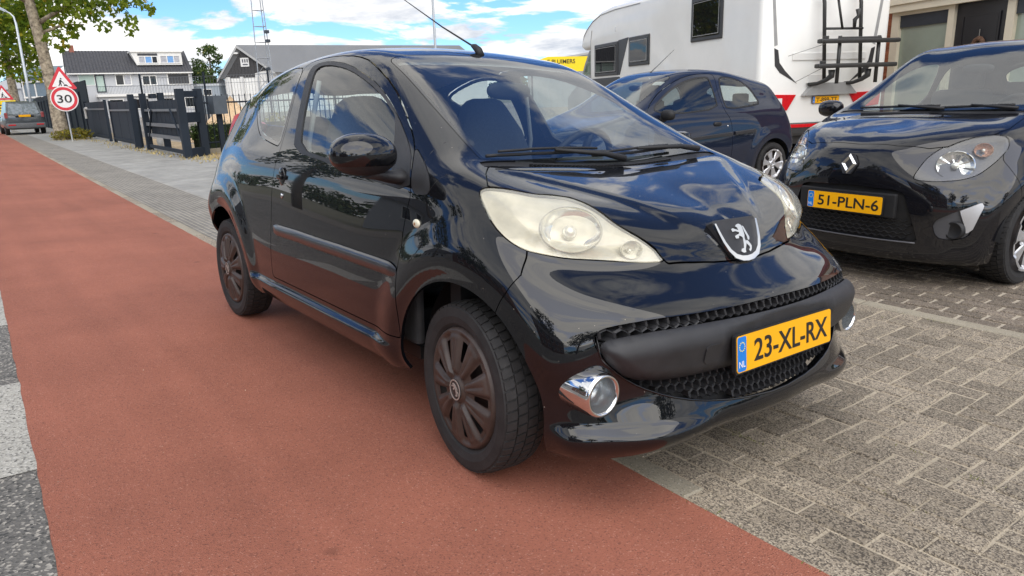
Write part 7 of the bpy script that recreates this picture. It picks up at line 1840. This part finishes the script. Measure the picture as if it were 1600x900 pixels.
crown1 = [(*q[:3], q[3]) for q in BIG] + rnd_clumps((-33.6, 1.5, 9.2), 4.2, 4.5, 2.6, 46, .7, 1.2, 5)
t1 = tree('plane_tree', 'big plane tree with mottled trunk beside the road works sign', None, [(-34.0, 2.05, -.05, .38), (-34.05, 2.06, .25, .29), (-34.25, 2.06, 2.0, .24), (-34.5, 1.98, 4.0, .21), (-34.75, 1.85, 6.0, .18), (-34.8, 1.8, 9.0, .10)], crown1, PLANE_LEAF, BARK, .24, 105,
     limbs=[[(-34.6, 1.95, 4.6, .10), (-33.8, 3.2, 5.4, .07), (-33.2, 5.0, 5.9, .04), (-33.0, 6.4, 5.8, .02)], [(-34.7, 1.9, 5.4, .09), (-34.3, .6, 6.2, .06), (-34, -1.2, 6.8, .03)], [(-34.6, 1.9, 4.2, .08), (-34.2, 2.9, 4.6, .05), (-34.0, 3.6, 4.6, .02)]], seed=3, lobed=True)
crown2 = [(*q[:3], q[3]) for q in LEFT] + rnd_clumps((-60.5, 1.0, 9.0), 5.5, 5.5, 3.0, 40, .9, 1.5, 6)
tree('plane_tree', 'farther plane tree with pale trunk left of the street lamp', None, [(-60.4, 2.58, -.05, .36), (-60.6, 2.6, 2.2, .28), (-61.3, 2.65, 5.2, .20), (-61.3, 2.6, 8, .08)], crown2, PLANE_LEAF, BARK, .34, 60,
     limbs=[[(-61.1, 2.62, 4.4, .1), (-60.5, 4.2, 5.4, .06), (-60, 5.5, 6.0, .03)]], seed=4, lobed=True)
# shrub at the foot of the plane tree
V, F = leaves([(-33.5, 2.25, .22, .34), (-33.1, 2.55, .25, .36), (-33.75, 1.85, .18, .28), (-32.9, 2.8, .2, .28)], .10, 1800, seed=9)
so = empty('shrub', 'low yellow green shrub round the foot of the plane tree trunk', 'shrub'); mobj('foliage', V, F, leaf_material('yellow_leaf', (.14, .13, .015), (.30, .26, .03), .3), so)
# garden trees behind the house and the barn
def far_tree(px_, ptop, pbot, w, wid, label, leafm, seed, per=40):
    q = pix(px_, pbot, w); zt = pix(px_, ptop, w).z; s = w/1117.8; r = wid*s/2
    c = (q.x, q.y, max(2.0, (zt+max(q.z, 1.0))/2)); rz = (zt - c[2])*.85
    tree('tree', label, None, [(q.x, q.y, 0, .18), (q.x, q.y, c[2], .12), (q.x, q.y, zt-.6, .04)], rnd_clumps(c, r*.8, r*.8, rz, 26, r*.25, r*.42, seed), leafm, BARK_D, .42, per, seed=seed)
far_tree(308, 90, 150, 105, 64, 'dark green tree behind the right end of the white house', DARK_LEAF, 11, 90)
far_tree(335, 66, 150, 100, 52, 'slim loose-leaved tree between the white house and the warehouse', MID_LEAF, 12, 90)
far_tree(452, 68, 92, 140, 16, 'small treetop just above the warehouse ridge', MID_LEAF, 13)
far_tree(20, 118, 165, 95, 60, 'dark rounded tree at the far end of the street', DARK_LEAF, 14)
def hedge(name, c, L, W, H, yaw, label, seed):
    th = empty(name, label, 'hedge'); rg = np.random.default_rng(seed); n = int(L/.18)
    cls = [(c[0]+math.cos(yaw)*a, c[1]+math.sin(yaw)*a, H*.35 + rg.uniform(0, H*.4), .28) for a in np.linspace(-L/2, L/2, n) for _ in range(3)]
    V, F = leaves(cls, .07, 1500, seed=seed); mobj('foliage', V, F, MID_LEAF, th)
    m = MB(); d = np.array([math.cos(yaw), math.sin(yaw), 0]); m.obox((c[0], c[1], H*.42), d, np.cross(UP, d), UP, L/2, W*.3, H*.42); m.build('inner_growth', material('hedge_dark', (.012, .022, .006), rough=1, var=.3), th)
hedge('hedge', (-19.4, 5.6), 4.2, .6, .82, math.radians(95), 'trimmed dark green hedge behind the bar railing', 21)
V, F = leaves([(-23.0, 6.9, .5, .4), (-23.3, 7.3, .6, .4)], .09, 1100, seed=23)
so = empty('shrub', 'small yellow green bush beside the sand heap', 'shrub'); mobj('foliage', V, F, MATS['yellow_leaf'], so)
# street trees across the road, mirrored in the paint
for k, (x, y, s) in enumerate(((-6, -10.8, 1.0), (5, -11.2, 1.1), (13, -10.6, .95), (-15, -11, 1.05), (24, -11, 1.1), (22, 3.4, 1.0), (33, 4.0, 1.1), (-26, -11, 1.0))):
    z0 = gz(y)
    tree('street_tree', 'street tree across the road, only mirrored in the car paint', None, [(x, y, z0-.05, .22), (x, y, z0+2.4*s, .17), (x+.1, y, z0+5.2*s, .08)], rnd_clumps((x, y, z0+4.9*s), 2.0*s, 2.0*s, 1.9*s, 30, .6, .95, 30+k), DARK_LEAF, BARK_D, .34, 70, group='street trees across the road', seed=30+k)
# a far wood closes the horizon
rg = np.random.default_rng(77); cls = []
for k in range(420):
    a = rg.uniform(math.radians(95), math.radians(262)); d = rg.uniform(190, 240); cls.append((d*math.cos(a), d*math.sin(a), rg.uniform(1.5, 5.5), rg.uniform(3.0, 5.0)))
for k in range(260):
    a = rg.uniform(math.radians(-98), math.radians(95)); d = rg.uniform(110, 150); cls.append((d*math.cos(a), d*math.sin(a), rg.uniform(1.5, 5.5), rg.uniform(2.5, 4.5)))
V, F = leaves(cls, 1.5, 5.0, seed=78)
tag(mobj('far_wood', V, F, DARK_LEAF), 'far belt of trees closing the horizon', 'wood', kind='stuff')
